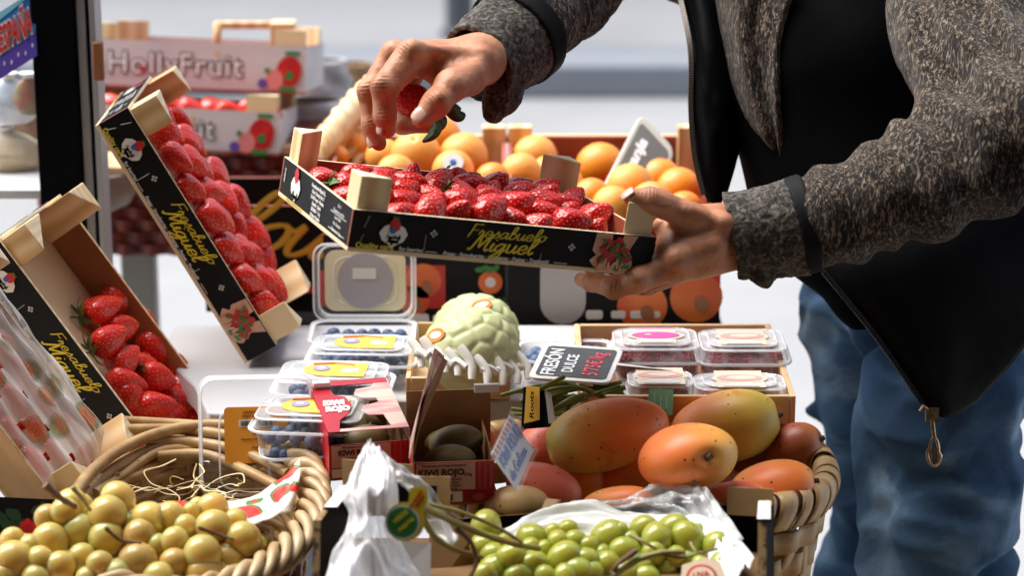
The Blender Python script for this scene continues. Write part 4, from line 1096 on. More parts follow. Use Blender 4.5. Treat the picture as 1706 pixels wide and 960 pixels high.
def punnet(label, loc, w=.105, d=.100, h=.042, yaw=0, fill=BBM, kind='blueberry', style='yellow', ribbed=False, lid='closed', nfill=22, fr=.0072, layers=1, group='closed blueberry punnets', lr=0):
    M = Matrix.Translation(loc) @ Matrix.Rotation(math.radians(yaw), 4, 'Z')
    th = thing('punnet', label, 'punnet', M=M, group=group)
    mm = m_clear2 if ribbed else m_clear
    mb = MB()
    def fl(pl, k):      # fluted wall
        if not ribbed: return pl
        return [(x * (1 + .02 * math.sin(i * 2.9)), y * (1 + .02 * math.cos(i * 2.9))) for i, (x, y) in enumerate(pl)]
    nn = 12 if ribbed else 5
    loft(mb, [(fl(rrect(w * .84, d * .84, .012, nn), 0), .001), (fl(rrect(w * .93, d * .93, .014, nn), 0), h * .62)], close_bot=True)
    mb.build('base_tray', mm, th, smooth=60)
    mb = MB(); mb.tube([(x, y, h * .63) for x, y in rrect(w, d, .016)], .0017, 6, closed=True, flat=(.7, 1.5)); mb.tube([(x, y, h * .66) for x, y in rrect(w * 1.03, d * 1.03, .016)], .0012, 6, closed=True)
    mb.build('flange', m_edge, th, smooth=60)
    lid_M = Matrix.Identity(4)
    if lid == 'open': lid_M = Matrix.Translation((0, d / 2, h * .66)) @ Matrix.Rotation(math.radians(82 + lr), 4, 'X') @ Matrix.Translation((0, d / 2, -h * .66))
    if lid != 'none':
        mb = MB()
        if lid == 'open':
            zz = h * .66
            loft(mb, [(fl(rrect(w * .97, d * .97, .016, nn), 0), zz), (fl(rrect(w * .90, d * .90, .015, nn), 0), zz - .014), (rrect(w * .62, d * .62, .010, nn), zz - .014), (rrect(w * .60, d * .60, .010, nn), zz - .018)], close_top=True)
        else:
            loft(mb, [(fl(rrect(w * .97, d * .97, .016, nn), 0), h * .67), (fl(rrect(w * .90, d * .90, .015, nn), 0), h * .93), (rrect(w * .74, d * .74, .010, nn), h * .94), (rrect(w * .72, d * .72, .010, nn), h)], close_top=True)
        ld = mb.build('lid', mm, th, lid_M, smooth=60)
        e = MB()
        if lid == 'open':
            for k, zo in ((1.0, 0), (.92, -.014), (.62, -.014)): e.tube([(x, y, h * .66 + zo) for x, y in rrect(w * k, d * k, .014)], .0013, 5, closed=True)
        else:
            for k, zo in ((.915, h * .93), (.74, h)): e.tube([(x, y, zo) for x, y in rrect(w * k, d * k, .013)], .0011, 5, closed=True)
        e.build('lid_edge', m_edge, ld, smooth=60)
        if lid == 'closed':
            mesh_obj('paper_label', _lb[style], ld, Matrix.Translation((0, 0, h + .0006)))
        elif style == 'frame':
            q = MB(); loft(q, [(rrect(w * .80, d * .80, .012), 0), (rrect(w * .80, d * .80, .012), .0006)], 0, True, True); disc(q, 0, 0, .031, 1, Matrix.Identity(4), .0012, 30); q.box(-.014, .012, .002, .014, .0017, .0020, 2)
            q.build('round_label', [mat("cream card", (.80, .72, .50), .5), mat("lilac grey card", (.42, .40, .44), .5), M_['label_white']], ld, Matrix.Translation((0, 0, h * .66 - .0140)), smooth=0)
    for k in range(nfill * layers):
        q = k % nfill; l = k // nfill
        gx = 6 if fr < .008 else 5
        x = (-.5 + (q % gx + .5 + .5 * ((q // gx) % 2)) / (gx + .5)) * w * .84 ; y = (-.5 + (q // gx + .5) / math.ceil(nfill / gx)) * d * .84
        o = mesh_obj(kind, fill)
        o.matrix_world = M @ Matrix.Translation((x + rp.uniform(-.002, .002), y + rp.uniform(-.002, .002), .008 + fr + l * fr * 1.5 + rp.uniform(0, .003))) @ Matrix.Rotation(rp.uniform(0, 3), 4, Vector((rp.random(), rp.random(), rp.random())).normalized()) @ Matrix.Diagonal((fr, fr, fr, 1))
        put(o, f"{kind} inside the {label.split(',')[0]}"[:200], kind, f"{kind} filling of the {label.split(',')[0]}")
    return th
def at(u, v, z): return G(u, v, z)
def pl_(u, v, h): 
    q = G(u, v, TZ + h); return (q.x, q.y, TZ + .0005)
punnet('open blueberry punnet beside the white foam net', pl_(604, 552, .03), .112, .085, .044, lid='open', style='frame', nfill=24, fr=.0078, group=None)
punnet('blueberry punnet with yellow label, farthest of three', pl_(604, 572, .042), .115, .072, .042, yaw=-3, nfill=24)
punnet('blueberry punnet with yellow label, middle of three', pl_(555, 618, .042), .118, .078, .042, yaw=-4, nfill=24)
punnet('blueberry punnet with peach label, nearest of three', pl_(520, 678, .042), .112, .078, .042, yaw=-6, nfill=24)
q = P(505, 765, 2.36)
punnet('blueberry punnet low behind the willow basket rim', (q.x, q.y, .925), .082, .070, .042, yaw=8, lid='none', nfill=24, fr=.0070, layers=2, group=None)
# upright clear lid with an orange label, nearest
cl = thing('empty_punnet', 'empty clear punnet standing upright with an orange barcode label', 'punnet', M=face_frame(P(428, 726, 2.375), (1, .06, -.03), (-.05, .28, 1)))
mb = MB(); loft(mb, [(rrect(.112, .118, .014), 0), (rrect(.106, .112, .013), .016), (rrect(.072, .078, .008, cy=-.012), .017), (rrect(.070, .076, .008, cy=-.012), .021)], close_top=True)
sh_ = mb.build('shell', m_clear, cl, Matrix.Translation((0, 0, 0)), smooth=60)
e = MB()
for wq, dq, zq, cy in ((.112, .118, 0, 0), (.108, .114, .008, 0), (.106, .112, .016, 0), (.072, .078, .018, -.012)): e.tube([(x, y, zq) for x, y in rrect(wq, dq, .013, cy=cy)], .0010, 5, closed=True)
for k in range(7):
    for sx in (-1, 1): e.tube([(sx * .0545, -.036 + k * .012, .002), (sx * .0535, -.036 + k * .012, .015)], .0008, 4)
e.build('rim_edge', m_edge, cl, smooth=60)
q = MB(); loft(q, [(rrect(.062, .055, .004, cy=-.006), .0225), (rrect(.062, .055, .004, cy=-.006), .0229)], 0, True, True)
rr = random.Random(9)
q.box(-.017, .017, .002, .009, .0232, .0234, 1)
x = -.015
while x < .015:
    w = rr.choice((.0003, .0005, .0008)); q.box(x, x + w, .003, .008, .0236, .0238, 2); x += w + rr.choice((.0004, .0007))
for k, (tx, ty, sz) in enumerate((("ARÁNDANOS", .016, .0042), ("Origen: España · Cat. I", .0125, .003), ("125 g", -.004, .0045), ("Consumir preferentemente", -.010, .0027), ("Huelva", -.018, .0035))):
    text_poly(tx, sz, 3, q, Matrix.Translation((0, ty, .0234)), bold=.0001)
q.build('orange_label', [mat("orange paper label", (.85, .36, .03), .45), M_['label_white'], M_['dark'], mat("brown ink", (.30, .08, .02), .5)], cl, Matrix.Translation((0, .008, 0)), smooth=0)

# right wooden tray with berry punnets
BL, BR, FR, FL = G(980, 541, TZ + .035), G(1318, 541, TZ + .035), G(1326, 662, TZ + .035), G(905, 662, TZ + .035)
tx0, tx1, ty0, ty1 = -.0 + .085, FR.x, FR.y, BL.y
tx0 = .068
tr = thing('wooden_tray', 'flat wooden tray at the right table end holding the red berry punnets', 'tray', (tx0, ty0, TZ))
W_, D_ = tx1 - tx0, ty1 - ty0
for nm, bx in (('side_board', (0, .006, 0, D_)), ('side_board', (W_ - .006, W_, 0, D_)), ('end_board', (.0065, W_ - .0065, 0, .006)), ('end_board', (.0065, W_ - .0065, D_ - .006, D_))):
    b = MB(); b.box(*bx, .006, .036); b.build(nm, M_['board'], tr, bevel=.0008)
b = MB(); b.box(0, W_, 0, D_, .001, .0055); b.build('bottom_board', M_['brownboard'], tr)
def tray_p(u, v, h): q = G(u, v, TZ + .006 + h); return (q.x, q.y, TZ + .0065)
punnet('red berry punnet with magenta label at the tray back', tray_p(1092, 574, .040), .095, .080, .048, fill=RBM, kind='raspberry', style='pink', ribbed=True, nfill=25, fr=.0078, layers=2, group='red berry punnets')
punnet('red berry punnet with rose label at the tray back right', tray_p(1236, 576, .040), .095, .080, .048, fill=RBM, kind='raspberry', style='cream', ribbed=True, nfill=25, fr=.0078, layers=2, group='red berry punnets')
punnet('red berry punnet with cream label at the tray front right', tray_p(1232, 634, .036), .098, .055, .036, fill=RBM, kind='raspberry', style='cream', ribbed=True, nfill=20, fr=.0068, group='red berry punnets')
punnet('red berry punnet half covered by the price sign spike', tray_p(1100, 632, .034), .070, .055, .036, fill=RBM, kind='raspberry', style='cream', ribbed=True, nfill=15, fr=.0068, group='red berry punnets')
q = G(942, 580, TZ + .03)
punnet('open blueberry punnet behind the chalk price sign', (q.x, q.y, TZ + .0005), .100, .075, .04, lid='none', nfill=24, fr=.0078, group=None)

# white foam net and wooden tray of the cherimoyas
q0, q1 = G(676, 636, TZ + .02), G(850, 640, TZ + .02)
ct = thing('cherimoya_tray', 'shallow wooden tray under the cherimoyas', 'tray', (q0.x, q0.y, TZ))
W_ = q1.x - q0.x; D_ = .20
for nm, bx in (('side_board', (0, .005, 0, D_)), ('side_board', (W_ - .005, W_, 0, D_)), ('end_board', (.0055, W_ - .0055, 0, .005)), ('end_board', (.0055, W_ - .0055, D_ - .005, D_))):
    b = MB(); b.box(*bx, .004, .024); b.build(nm, M_['board'], ct, bevel=.0008)
b = MB(); b.box(0, W_, 0, D_, .001, .0038); b.build('bottom_board', M_['board'], ct)
m_foam = mat("white foam net", (.80, .79, .76), .6, sss=.2, bump=.2, bscale=200)
def foam(label, pts):
    fn = thing('foam_net', label, 'foam net', P(*pts[0]), 'white foam nets around the cherimoyas')
    mb = MB()
    for i, (u, v, d) in enumerate(pts):
        b0 = P(u, v, d) - P(*pts[0])
        a = UP * (.028 + .005 * math.sin(i * 2)) + RT * (-.012) + FWD * .01
        mb.tube(crom([b0, b0 + a * .5 + RT * .005, b0 + a], 3), [.0026, .0030, .0034, .0030, .0034, .0036, .0030], 7, flat=(.7, 1.4))
        if i + 1 < len(pts): b1 = P(*pts[i + 1]) - P(*pts[0]); mb.tube(crom([b0 + a * .45, (b0 + b1) / 2 + a * .62, b1 + a * .45], 3), .0036, 6)
    mb.build('mesh', m_foam, fn, smooth=60)
foam('white foam net sleeve left of the front cherimoya', [(702, 612, 2.47), (722, 616, 2.455), (742, 621, 2.45), (763, 626, 2.445), (786, 632, 2.44)])
foam('white foam net sleeve right of the front cherimoya', [(812, 640, 2.44), (838, 642, 2.45), (862, 640, 2.46), (880, 632, 2.47)])

# price signs
def quad_frame(BLp, BRp, TLp):
    x = BRp - BLp; y = TLp - BLp; n = x.cross(y).normalized()
    m = Matrix((x, y, n)).transposed().to_4x4(); m.translation = BLp
    return m
def sign(name, label, corners, cat, border, face, build):
    """corners: bottom left, bottom right, top left as read; each (u, v, d)"""
    a, b, c = [P(*q) for q in corners]
    F_ = quad_frame(a, b, c)
    th = thing(name, label, cat, a)
    To = Matrix.Translation(-a) @ F_
    lx, ly = (b - a).length, (c - a).length
    S = Matrix.Diagonal((1 / lx, 1 / ly, 1, 1))
    T2 = To @ S                                    # metric in-plane units
    build(th, T2, lx, ly)
    return th
m_slate = mat("slate face", (.07, .08, .085), .6, col2=(.05, .055, .06), scale=30)
m_slate2 = mat("light slate face", (.13, .13, .125), .6, col2=(.10, .10, .10), scale=30)
m_chalk = mat("chalk lettering", (.75, .78, .80), .7)
m_redchalk = mat("red chalk lettering", (.80, .10, .14), .6)
def chalk(th, T, lx, ly):
    b = MB(); b.prism(rrect(lx, ly, .010, 5, lx / 2, ly / 2), -.003, 0, 0, T); b.build('sign_frame', M_['label_white'], th, bevel=.0006)
    b = MB(); b.prism(rrect(lx * .84, ly * .86, .005, 5, lx / 2, ly / 2), .0003, .0006, 0, T); b.build('slate_face', m_slate, th)
    b = MB()
    text_poly("FRESÓN", ly * .235, 0, b, T @ Matrix.Translation((lx * .46, ly * .78, .0010)), bold=.0005, sx=.95)
    text_poly("DULCE", ly * .19, 0, b, T @ Matrix.Translation((lx * .44, ly * .56, .0010)), bold=.0004, sx=.9)
    b.build('chalk_lettering', m_chalk, th, smooth=0)
    b = MB(); text_poly("5'75€/kg", ly * .27, 0, b, T @ Matrix.Translation((lx * .47, ly * .27, .0010)), bold=.0002, sx=.70, space=1.05)
    b.build('price', m_redchalk, th, smooth=0)
# reads from the bottom upwards, letter tops to the left
cs = sign('price_sign', 'small slate price sign on a white spike, standing over the herb pack', [(1016, 639, 2.42), (1040, 581, 2.50), (879, 629, 2.42)], 'price sign', None, None, chalk)
b = MB(); a0 = P(1030, 597, 2.47) - cs.location; a1 = P(1120, 617, 2.45) - cs.location; a2 = P(1028, 618, 2.46) - cs.location
b.tube([a0 * .5 + a2 * .5, a1 * .5 + (a0 + a2) * .25, a1], [.010, .005, .0012], 8, flat=(.15, 1), normal=UP); b.build('spike', M_['label_white'], cs, smooth=60)
m_marker = mat("blue marker ink", (.02, .10, .45), .5)
m_redink = mat("red marker ink", (.70, .05, .05), .5)
m_sleeve = plastic_mat("clear card sleeve", (1, 1, 1), .02, .08, edge=.25)
def kiwisign(th, T, lx, ly):
    b = MB(); b.box(0, lx, 0, ly * .98, -.0008, 0, 0, T); b.build('card', mat("grey white card", (.64, .66, .68), .5), th)
    b = MB()
    for k in range(9):
        x = lx * (.02 + k * .11); b.prism([(x, ly * .84), (x + lx * .055, ly * .84), (x + lx * .035, ly * .97), (x - lx * .02, ly * .97)], .0003, .0005, 0, T)
    b.build('striped_edge', M_['redprint'], th, smooth=0)
    b = MB()
    script("KIWI ROJO", ly * .135, .0011, 0, b, T @ Matrix.Translation((lx * .52, ly * .58, .0008)), shear=.1, width=lx * .92)
    script("de Galicia", ly * .115, .0009, 0, b, T @ Matrix.Translation((lx * .44, ly * .22, .0008)), shear=.1, width=lx * .74)
    b.build('handwriting', m_marker, th, smooth=60)
    b = MB(); pts = [(lx * (.92 + .055 * math.cos(t)), ly * (.52 + .09 * math.sin(t)), .0008) for t in np.linspace(0, 2 * PI, 16)]
    b.tube([T @ Vector(p) for p in pts], .0005, 5); b.build('red_ring', m_redink, th, smooth=60)
    b = MB(); b.box(-.003, lx + .003, -.003, ly + .003, .0022, .0026, 0, T); b.build('clear_sleeve', m_sleeve, th)
ks = sign('handwritten_sign', 'handwritten white card in a clear sleeve on the kiwi box reading KIWI ROJO de Galicia', [(859.5, 817, 2.19), (889.5, 750, 2.235), (818, 757, 2.18)], 'sign', None, None, kiwisign)
def backsign(th, T, lx, ly):
    b = MB(); b.prism(rrect(lx, ly, .014, 5, lx / 2, ly / 2), -.006, 0, 0, T); b.build('sign_frame', mat("grey white frame", (.50, .48, .44), .5), th, bevel=.002)
    b = MB(); b.prism(rrect(lx * .84, ly * .80, .006, 5, lx / 2, ly / 2), .0003, .0008, 0, T); b.build('slate_face', m_slate2, th)
    b = MB(); text_poly("Naranja", ly * .30, 0, b, T @ Matrix.Translation((lx * .50, ly * .68, .0012)), bold=.0009, sx=1.25); b.build('chalk_lettering', m_chalk, th, smooth=0)
    b = MB(); disc(b, lx * .30, ly * .34, .011, 0, T, .0012, 5); b.build('pink_mark', mat("pink chalk", (.70, .08, .20), .6), th, smooth=0)
sign('slate_sign', 'large tilted slate sign with a pale frame standing among the oranges', [(1030, 385, 2.84), (1126, 262, 2.90), (1000, 312, 2.84)], 'sign', None, None, backsign) if False else None
sign('slate_sign', 'large tilted slate sign with a pale frame standing among the oranges', [(1058, 388, 2.86), (1127, 250, 2.92), (998, 322, 2.88)], 'sign', None, None, backsign)

# herb / bean pack under the slate sign
hb = thing('bean_pack', 'clear pack of green beans with a yellow and black label under the price sign', 'bean pack', P(930, 690, 2.40))
To = -P(930, 690, 2.40)
rr = random.Random(3)
mb = MB()
for k in range(46):
    u, v = rr.uniform(885, 1040), rr.uniform(645, 705); a = rr.uniform(-.7, .9); L_ = rr.uniform(30, 60); d = 2.40 + rr.uniform(-.02, .05)
    mb.tube([To + q for q in crom([P(u - L_ * math.cos(a), v + L_ * math.sin(a) * .5, d), P(u, v - 3, d - .004), P(u + L_ * math.cos(a), v - L_ * math.sin(a) * .5, d)], 4)], rr.uniform(.0016, .0030), 6)
mb.build('beans', mat("green beans", (.16, .19, .025), .4, col2=(.09, .12, .02), scale=40), hb, smooth=60)
mb = MB(); mb.add([To + P(*q) for q in ((872, 645, 2.385), (905, 645, 2.385), (918, 712, 2.355), (868, 716, 2.355))], [(0, 3, 2, 1)], 1)
mb.add([To + P(*q) for q in ((877, 643, 2.381), (899, 645, 2.381), (899, 700, 2.356), (873, 706, 2.354))], [(0, 3, 2, 1)], 0)
mb.add([To + P(*q) for q in ((908, 650, 2.381), (918, 655, 2.381), (926, 706, 2.354), (914, 706, 2.354))], [(0, 3, 2, 1)], 2)
F_ = quad_frame(To + P(895, 704, 2.350), To + P(895, 648, 2.376), To + P(877, 704, 2.350)); text_poly("Roots", .55, 1, mb, F_ @ Matrix.Translation((.5, .5, 0)), sx=.62, bold=.01, shear=.2, thick=.0002)
hb_l = mb.build('printed_label', [M_['gold'], M_['dark'], M_['grey']], hb, smooth=0)
gl = MB(); gl.add([To + P(*q) for q in ((1082, 648, 2.40), (1122, 650, 2.40), (1120, 692, 2.38), (1076, 688, 2.38))], [(0, 3, 2, 1)], 0)
for k in range(3):
    F_ = quad_frame(To + P(1094 + k * 10, 686, 2.376), To + P(1094 + k * 10, 654, 2.396), To + P(1087 + k * 10, 686, 2.376)); text_poly(["INGREDIENTES", "Judía verde", "Neto 250 g"][k], .5, 1, gl, F_ @ Matrix.Translation((.5, .5, 0)), sx=.28, thick=.0001)
gl.build('green_label', [mat("green label", (.05, .16, .03), .5), M_['grey']], hb, smooth=0)

# ------------------------------------------------------------------ kiwi boxes
m_kred = mat("crimson printed card", (.50, .015, .03), .35, col2=(.38, .01, .02), scale=5)
m_kpink = mat("rose striped card", (.62, .30, .30), .35, col2=(.74, .58, .48), scale=10, stretch=(1, 6, 1), lo=.45, hi=.55)
m_klab = mat("dusty pink label", (.62, .34, .32), .5)
m_kraft = mat("kraft card", (.34, .17, .07), .6, col2=(.26, .12, .05), scale=20, bump=.1)
m_kiwi = mat("kiwi skin", (.17, .125, .035), .55, col2=(.11, .075, .02), scale=50, bump=.5, bscale=500, bdist=.0006)
def kiwi(M, pos, ax, r, label):
    mb = MB(); mb.ell((0, 0, 0), (r, r * .92, r * 1.42), 24, 16); mb.ell((0, 0, r * 1.40), (r * .10, r * .10, r * .05), 8, 4, 1)
    o = mb.build('kiwi', [m_kiwi, m_stem], smooth=180); o.matrix_world = M @ axis_matrix(pos, ax); put(o, label, 'kiwi', 'kiwis in the red boxes')
def kiwi_box_base(th, w, d, h, labeltxt=True):
    t = .0012
    for nm, bx, fm in (('front_panel', (0, w, 0, t), {2: 1}), ('back_panel', (0, w, d - t, d), {4: 1}), ('side_panel', (0, t, t, d - t), {5: 1}), ('side_panel', (w - t, w, t, d - t), {3: 1})):
        b = MB(); b.box(*bx, 0, h, 0, fm=fm); o = b.build(nm, [m_kraft, m_kred], th)
        if nm == 'front_panel': fp = o
    b = MB(); b.box(0, w, 0, d, -.0015, -.0003); b.build('bottom', m_kraft, th)
    a = MB(); F_ = face_frame((0, -.0006, 0), (1, 0, 0), (0, 0, 1)); a_ = Matrix.Identity(4)
    a.box(w * .03, w * .76, h * .34, h * .97, .0003, .0006, 0); a.box(w * .03, w * .60, h * .05, h * .30, .0003, .0006, 1); a.box(w * .20, w * .48, h * .08, h * .24, .0008, .0010, 3)
    disc(a, w * .80, h * .16, h * .30, 4, a_, .0002, 24, ry=h * .15); disc(a, w * .80, h * .16, h * .14, 5, a_, .0012, 20, ry=h * .09)
    for k in range(3): a.box(w * (.80 + k * .07), w * (.83 + k * .07), h * .35, h * .98, .0003, .0006, 5)
    text_poly("KIWI ROJO", h * .20, 3, a, Matrix.Translation((w * .34, h * .76, .0008)), bold=.0004, sx=1.05)
    text_poly("250g", h * .10, 3, a, Matrix.Translation((w * .67, h * .70, .0008)))
    for k, s_ in enumerate(("Manipulado por Frutas Condado SL", "CAT. I · ORIGEN: ESPAÑA", "Calibre 27 · Lote 0412", "Conservar en lugar fresco", "Producto de Galicia")):
        text_poly(s_, h * .070, 3, a, Matrix.Translation((w * .38, h * (.925 if k == 0 else .66 - k * .07), .0008)), bold=.00005)
    a.build('printed_front', [m_klab, M_['label_white'], M_['dark'], mat("dark ink", (.05, .02, .02), .5), mat("darker red print", (.30, .005, .012), .4), mat("wine print", (.45, .05, .06), .4)], fp, F_, smooth=0)
# B: open box
oB = P(690, 842, 2.235)
MBx = Matrix.Translation(oB) @ Matrix.Rotation(math.radians(6), 4, 'Z')
kb = thing('kiwi_box', 'open crimson kiwi box with raised side flap and the handwritten sign', 'box', M=MBx, group='red kiwi boxes')
w, d, h = .0745, .118, .041
kiwi_box_base(kb, w, d, h)
b = MB(); b.box(.001, w + .008, d + .001, d + .0022, h * .4, h + .030, 0); b.build('raised_back_flap', [m_kraft], kb)
b = MB(); fl_ = [(-.0008, .004, h), (-.0008, .075, h), (.030, .110, h + .060), (.022, .095, h + .068), (.008, .04, h + .034)]
fl_ = [(-.0015, .000, h), (.004, .058, h), (.040, .112, h + .062), (.030, .098, h + .075), (.012, .040, h + .040)]
b.add(fl_, [(0, 1, 2, 3, 4)], 0); b.build('raised_side_flap', m_kraft, kb, solid=.0014, smooth=0)
b = MB(); b.add([(q[0] - .0028, q[1] - .004, q[2] + .006) for q in fl_], [(0, 1, 2, 3, 4)], 0); b.build('printed_side_flap', m_kpink, kb, solid=.0010, smooth=0)
b = MB(); b.box(w - .008, w + .016, d - .004, d, h + .028, h + .036, 0); b.build('white_tab', M_['label_white'], kb)
kiwi(MBx, (.045, .072, .034), (1, .1, .1), .0185, 'kiwi at the back of the open crimson box'); kiwi(MBx, (.036, .032, .030), (1, -.1, .05), .0175, 'kiwi at the front of the open crimson box')
kiwi(MBx, (.04, .104, .022), (1, 0, 0), .016, 'kiwi hidden lowest in the open crimson box')
# A: box with cut out top
oA = P(549, 800, 2.29)
MA = Matrix.Translation(oA) @ Matrix.Rotation(math.radians(13), 4, 'Z')
ka = thing('kiwi_box', 'closed crimson kiwi box with cut-out scalloped top and round logo', 'box', M=MA, group='red kiwi boxes')
w, d, h = .0775, .125, .034
kiwi_box_base(ka, w, d, h)
ht = h + .022
b = MB()
b.add([(0, 0, h), (.000, .001, ht - .012), (0, d, ht), (0, d, h)], [(0, 1, 2, 3)], 0); b.add([(w, 0, h), (w, .001, ht - .012), (w, d, ht), (w, d, h)], [(0, 1, 2, 3)], 1)
b.build('side_wall', [m_kred, m_kpink], ka, solid=.001, smooth=0)
TT = quad_frame(Vector((0, .002, ht - .010)), Vector((w, .002, ht - .010)), Vector((0, d, ht)))     # unit square top
b = MB()
left = [(0, 0), (.14, .0), (.20, .22), (.34, .34), (.42, .50), (.38, .66), (.25, .72), (.22, .86), (.26, 1), (0, 1)]
b.prism(left, 0, .0008, 0, TT); b.prism([(.262, .90), (.99, .90), (.99, 1), (.262, 1)], 0, .0008, 0, TT)
right = [(.80, 0), (1, 0), (1, .897), (.80, .897), (.76, .84), (.55, .80), (.50, .70), (.58, .62), (.76, .60), (.77, .52), (.55, .46), (.50, .37), (.58, .28), (.76, .27)]
b.prism(right, 0, .0008, 1, TT)
b.build('scalloped_top', [m_kred, m_kpink], ka, smooth=0)
b = MB(); b.prism([(.142, 0), (.798, 0), (.798, .05), (.16, .05)], 0, .0008, 0, TT); b.build('front_bar', m_kpink, ka, smooth=0)
b = MB(); text_poly("KIWI", .12, 0, b, TT @ Matrix.Translation((.20, .55, .0012)), bold=.012, shear=.2, thick=.0002); text_poly("ROJO", .12, 0, b, TT @ Matrix.Translation((.22, .43, .0012)), bold=.012, shear=.2, thick=.0002)
b.build('logo', M_['white'], ka, smooth=0)
b = MB(); b.box(.002, .018, d - .020, d - .010, ht + .002, ht + .006); b.build('white_tab', M_['label_white'], ka)
for i, (x, y, r) in enumerate(((.040, .028, .0165), (.038, .066, .0170), (.040, .102, .0165))):
    kiwi(MA, (x, y, .021 + .006), (1, .08, 0), r, f"kiwi under the scalloped top of the closed crimson box, {ORD[i]} from the front")

# ------------------------------------------------------------------ cardboard grape box
m_card = mat("brown cardboard", (.42, .26, .10), .65, col2=(.34, .20, .075), scale=18, bump=.15, bscale=90)
m_cardin = mat("dark kraft inside", (.26, .14, .055), .65, col2=(.20, .11, .04), scale=18)
m_corr = mat("corrugated board edge", (.40, .26, .11), .8, col2=(.08, .045, .02), scale=150, lo=.45, hi=.55)
gb = thing('grape_box', 'black and brown corrugated cardboard box in front, holding the green grapes', 'box', P(900, 960, 2.100) - Vector((0, 0, .12)))
o0 = gb.location
def wall(name, pts, ms, solid=.005, mi=0):
    b = MB(); b.add([P(*q) - o0 for q in pts], [(0, 1, 2, 3)], mi); o = b.build(name, ms, gb, smooth=0)
    s_ = o.modifiers.new("thickness", 'SOLIDIFY'); s_.thickness = solid; s_.offset = 0; s_.material_offset_rim = 1; return o
wall('right_wall', [(1268, 1130, 2.010), (1270, 868, 2.030), (1283, 832, 2.190), (1283, 1100, 2.190)], [M_['dark'], m_corr], .007)
wall('back_wall', [(1280, 1080, 2.195), (1280, 846, 2.195), (1130, 838, 2.195), (700, 870, 2.195)], [M_['dark'], m_corr])
wall('corner_flap', [(1212, 812, 2.185), (1288, 815, 2.175), (1288, 862, 2.175), (1212, 858, 2.185)], [m_card, m_corr], .005)
wall('white_edge_flap', [(1262, 868, 2.015), (1284, 868, 2.005), (1284, 838, 2.090), (1264, 838, 2.100)], [M_['label_white'], M_['dark']], .003)
wall('left_wall', [(524, 1100, 2.000), (528, 868, 2.010), (582, 800, 2.220), (582, 1080, 2.220)], [M_['dark'], m_corr], .006)
wall('white_print_flap', [(540, 848, 2.050), (562, 848, 2.040), (590, 812, 2.170), (568, 812, 2.180)], [M_['label_white'], M_['dark']], .003)
wall('brown_flap', [(570, 765, 2.205), (688, 775, 2.195), (688, 860, 2.195), (574, 860, 2.205)], [m_card, m_corr], .004)
wall('brown_flap', [(640, 792, 2.165), (750, 795, 2.155), (750, 868, 2.155), (640, 862, 2.165)], [m_card, m_corr], .004)
wall('inner_panel', [(660, 806, 2.158), (728, 810, 2.148), (728, 852, 2.148), (660, 850, 2.158)], [M_['dark'], m_corr], .001)
wall('inner_side', [(716, 1000, 2.120), (716, 870, 2.140), (800, 872, 2.150), (800, 1000, 2.150)], [m_cardin, m_corr], .003)
wall('bottom_liner', [(560, 1010, 2.000), (560, 900, 2.250), (1275, 900, 2.250), (1275, 1010, 2.000)], [m_cardin, m_corr], .003)

# tissue paper, clear film and the carrier bag
m_tissue = mat("white tissue", (.88, .87, .84), .6, col2=(.84, .83, .80), scale=8, bump=.2, bscale=40, bdist=.003, sss=.1)
o = sheet('tissue_paper', m_tissue, [[(838, 888, 2.165), (905, 852, 2.170), (985, 838, 2.175), (1040, 858, 2.170), (1110, 858, 2.170), (1165, 862, 2.160), (1222, 890, 2.130), (1258, 935, 2.070)],
                                     [(852, 905, 2.140), (915, 876, 2.155), (985, 876, 2.155), (1045, 880, 2.150), (1110, 872, 2.150), (1160, 880, 2.140), (1205, 915, 2.100), (1235, 955, 2.050)],
                                     [(870, 960, 2.140), (915, 950, 2.140), (985, 945, 2.140), (1045, 940, 2.140), (1100, 930, 2.140), (1150, 935, 2.130), (1190, 975, 2.090), (1215, 1010, 2.040)]], wr=.004, seed=5, nu=60, nv=24, freq=9)
put(o, 'crumpled white tissue paper lining the cardboard box behind the green grapes', 'tissue paper')
m_film = plastic_mat("crumpled clear film", (.90, .92, .94), .10, .10, streak=(14, (1, 2.5, 1), .40), edge=.5)
o = sheet('clear_film', m_film, [[(905, 862, 2.175), (985, 846, 2.175), (1060, 825, 2.175), (1115, 806, 2.170), (1160, 808, 2.160), (1200, 850, 2.140), (1238, 905, 2.090)],
                                 [(920, 880, 2.160), (985, 868, 2.160), (1060, 850, 2.160), (1115, 838, 2.155), (1150, 842, 2.150), (1180, 880, 2.130), (1210, 925, 2.080)],
                                 [(935, 895, 2.150), (990, 885, 2.150), (1060, 872, 2.150), (1110, 868, 2.145), (1140, 872, 2.140), (1165, 900, 2.120), (1190, 940, 2.080)]], wr=.006, seed=9, nu=50, nv=20, freq=8, dd=.022)
put(o, 'crumpled clear plastic film rising behind the tissue paper at the mango basket', 'plastic film')
m_bag = plastic_mat("white carrier bag", (.92, .92, .93), .26, .18, streak=(22, (2, 1, .6), .4), edge=.45)
o = sheet('carrier_bag', m_bag, [[(612, 748, 2.115), (620, 744, 2.110), (628, 752, 2.110), (640, 765, 2.115)],
                                 [(590, 785, 2.090), (606, 775, 2.060), (640, 775, 2.060), (658, 795, 2.080)],
                                 [(570, 830, 2.060), (600, 815, 2.020), (640, 825, 2.020), (664, 845, 2.050)],
                                 [(582, 872, 2.040), (600, 868, 2.010), (640, 880, 2.020), (662, 890, 2.050)],
                                 [(556, 930, 2.000), (590, 935, 1.980), (640, 945, 2.000), (690, 950, 2.040)],
                                 [(528, 1000, 1.960), (590, 1010, 1.940), (640, 1010, 1.980), (725, 1010, 2.020)]], wr=.007, seed=12, nu=60, nv=90, freq=7)
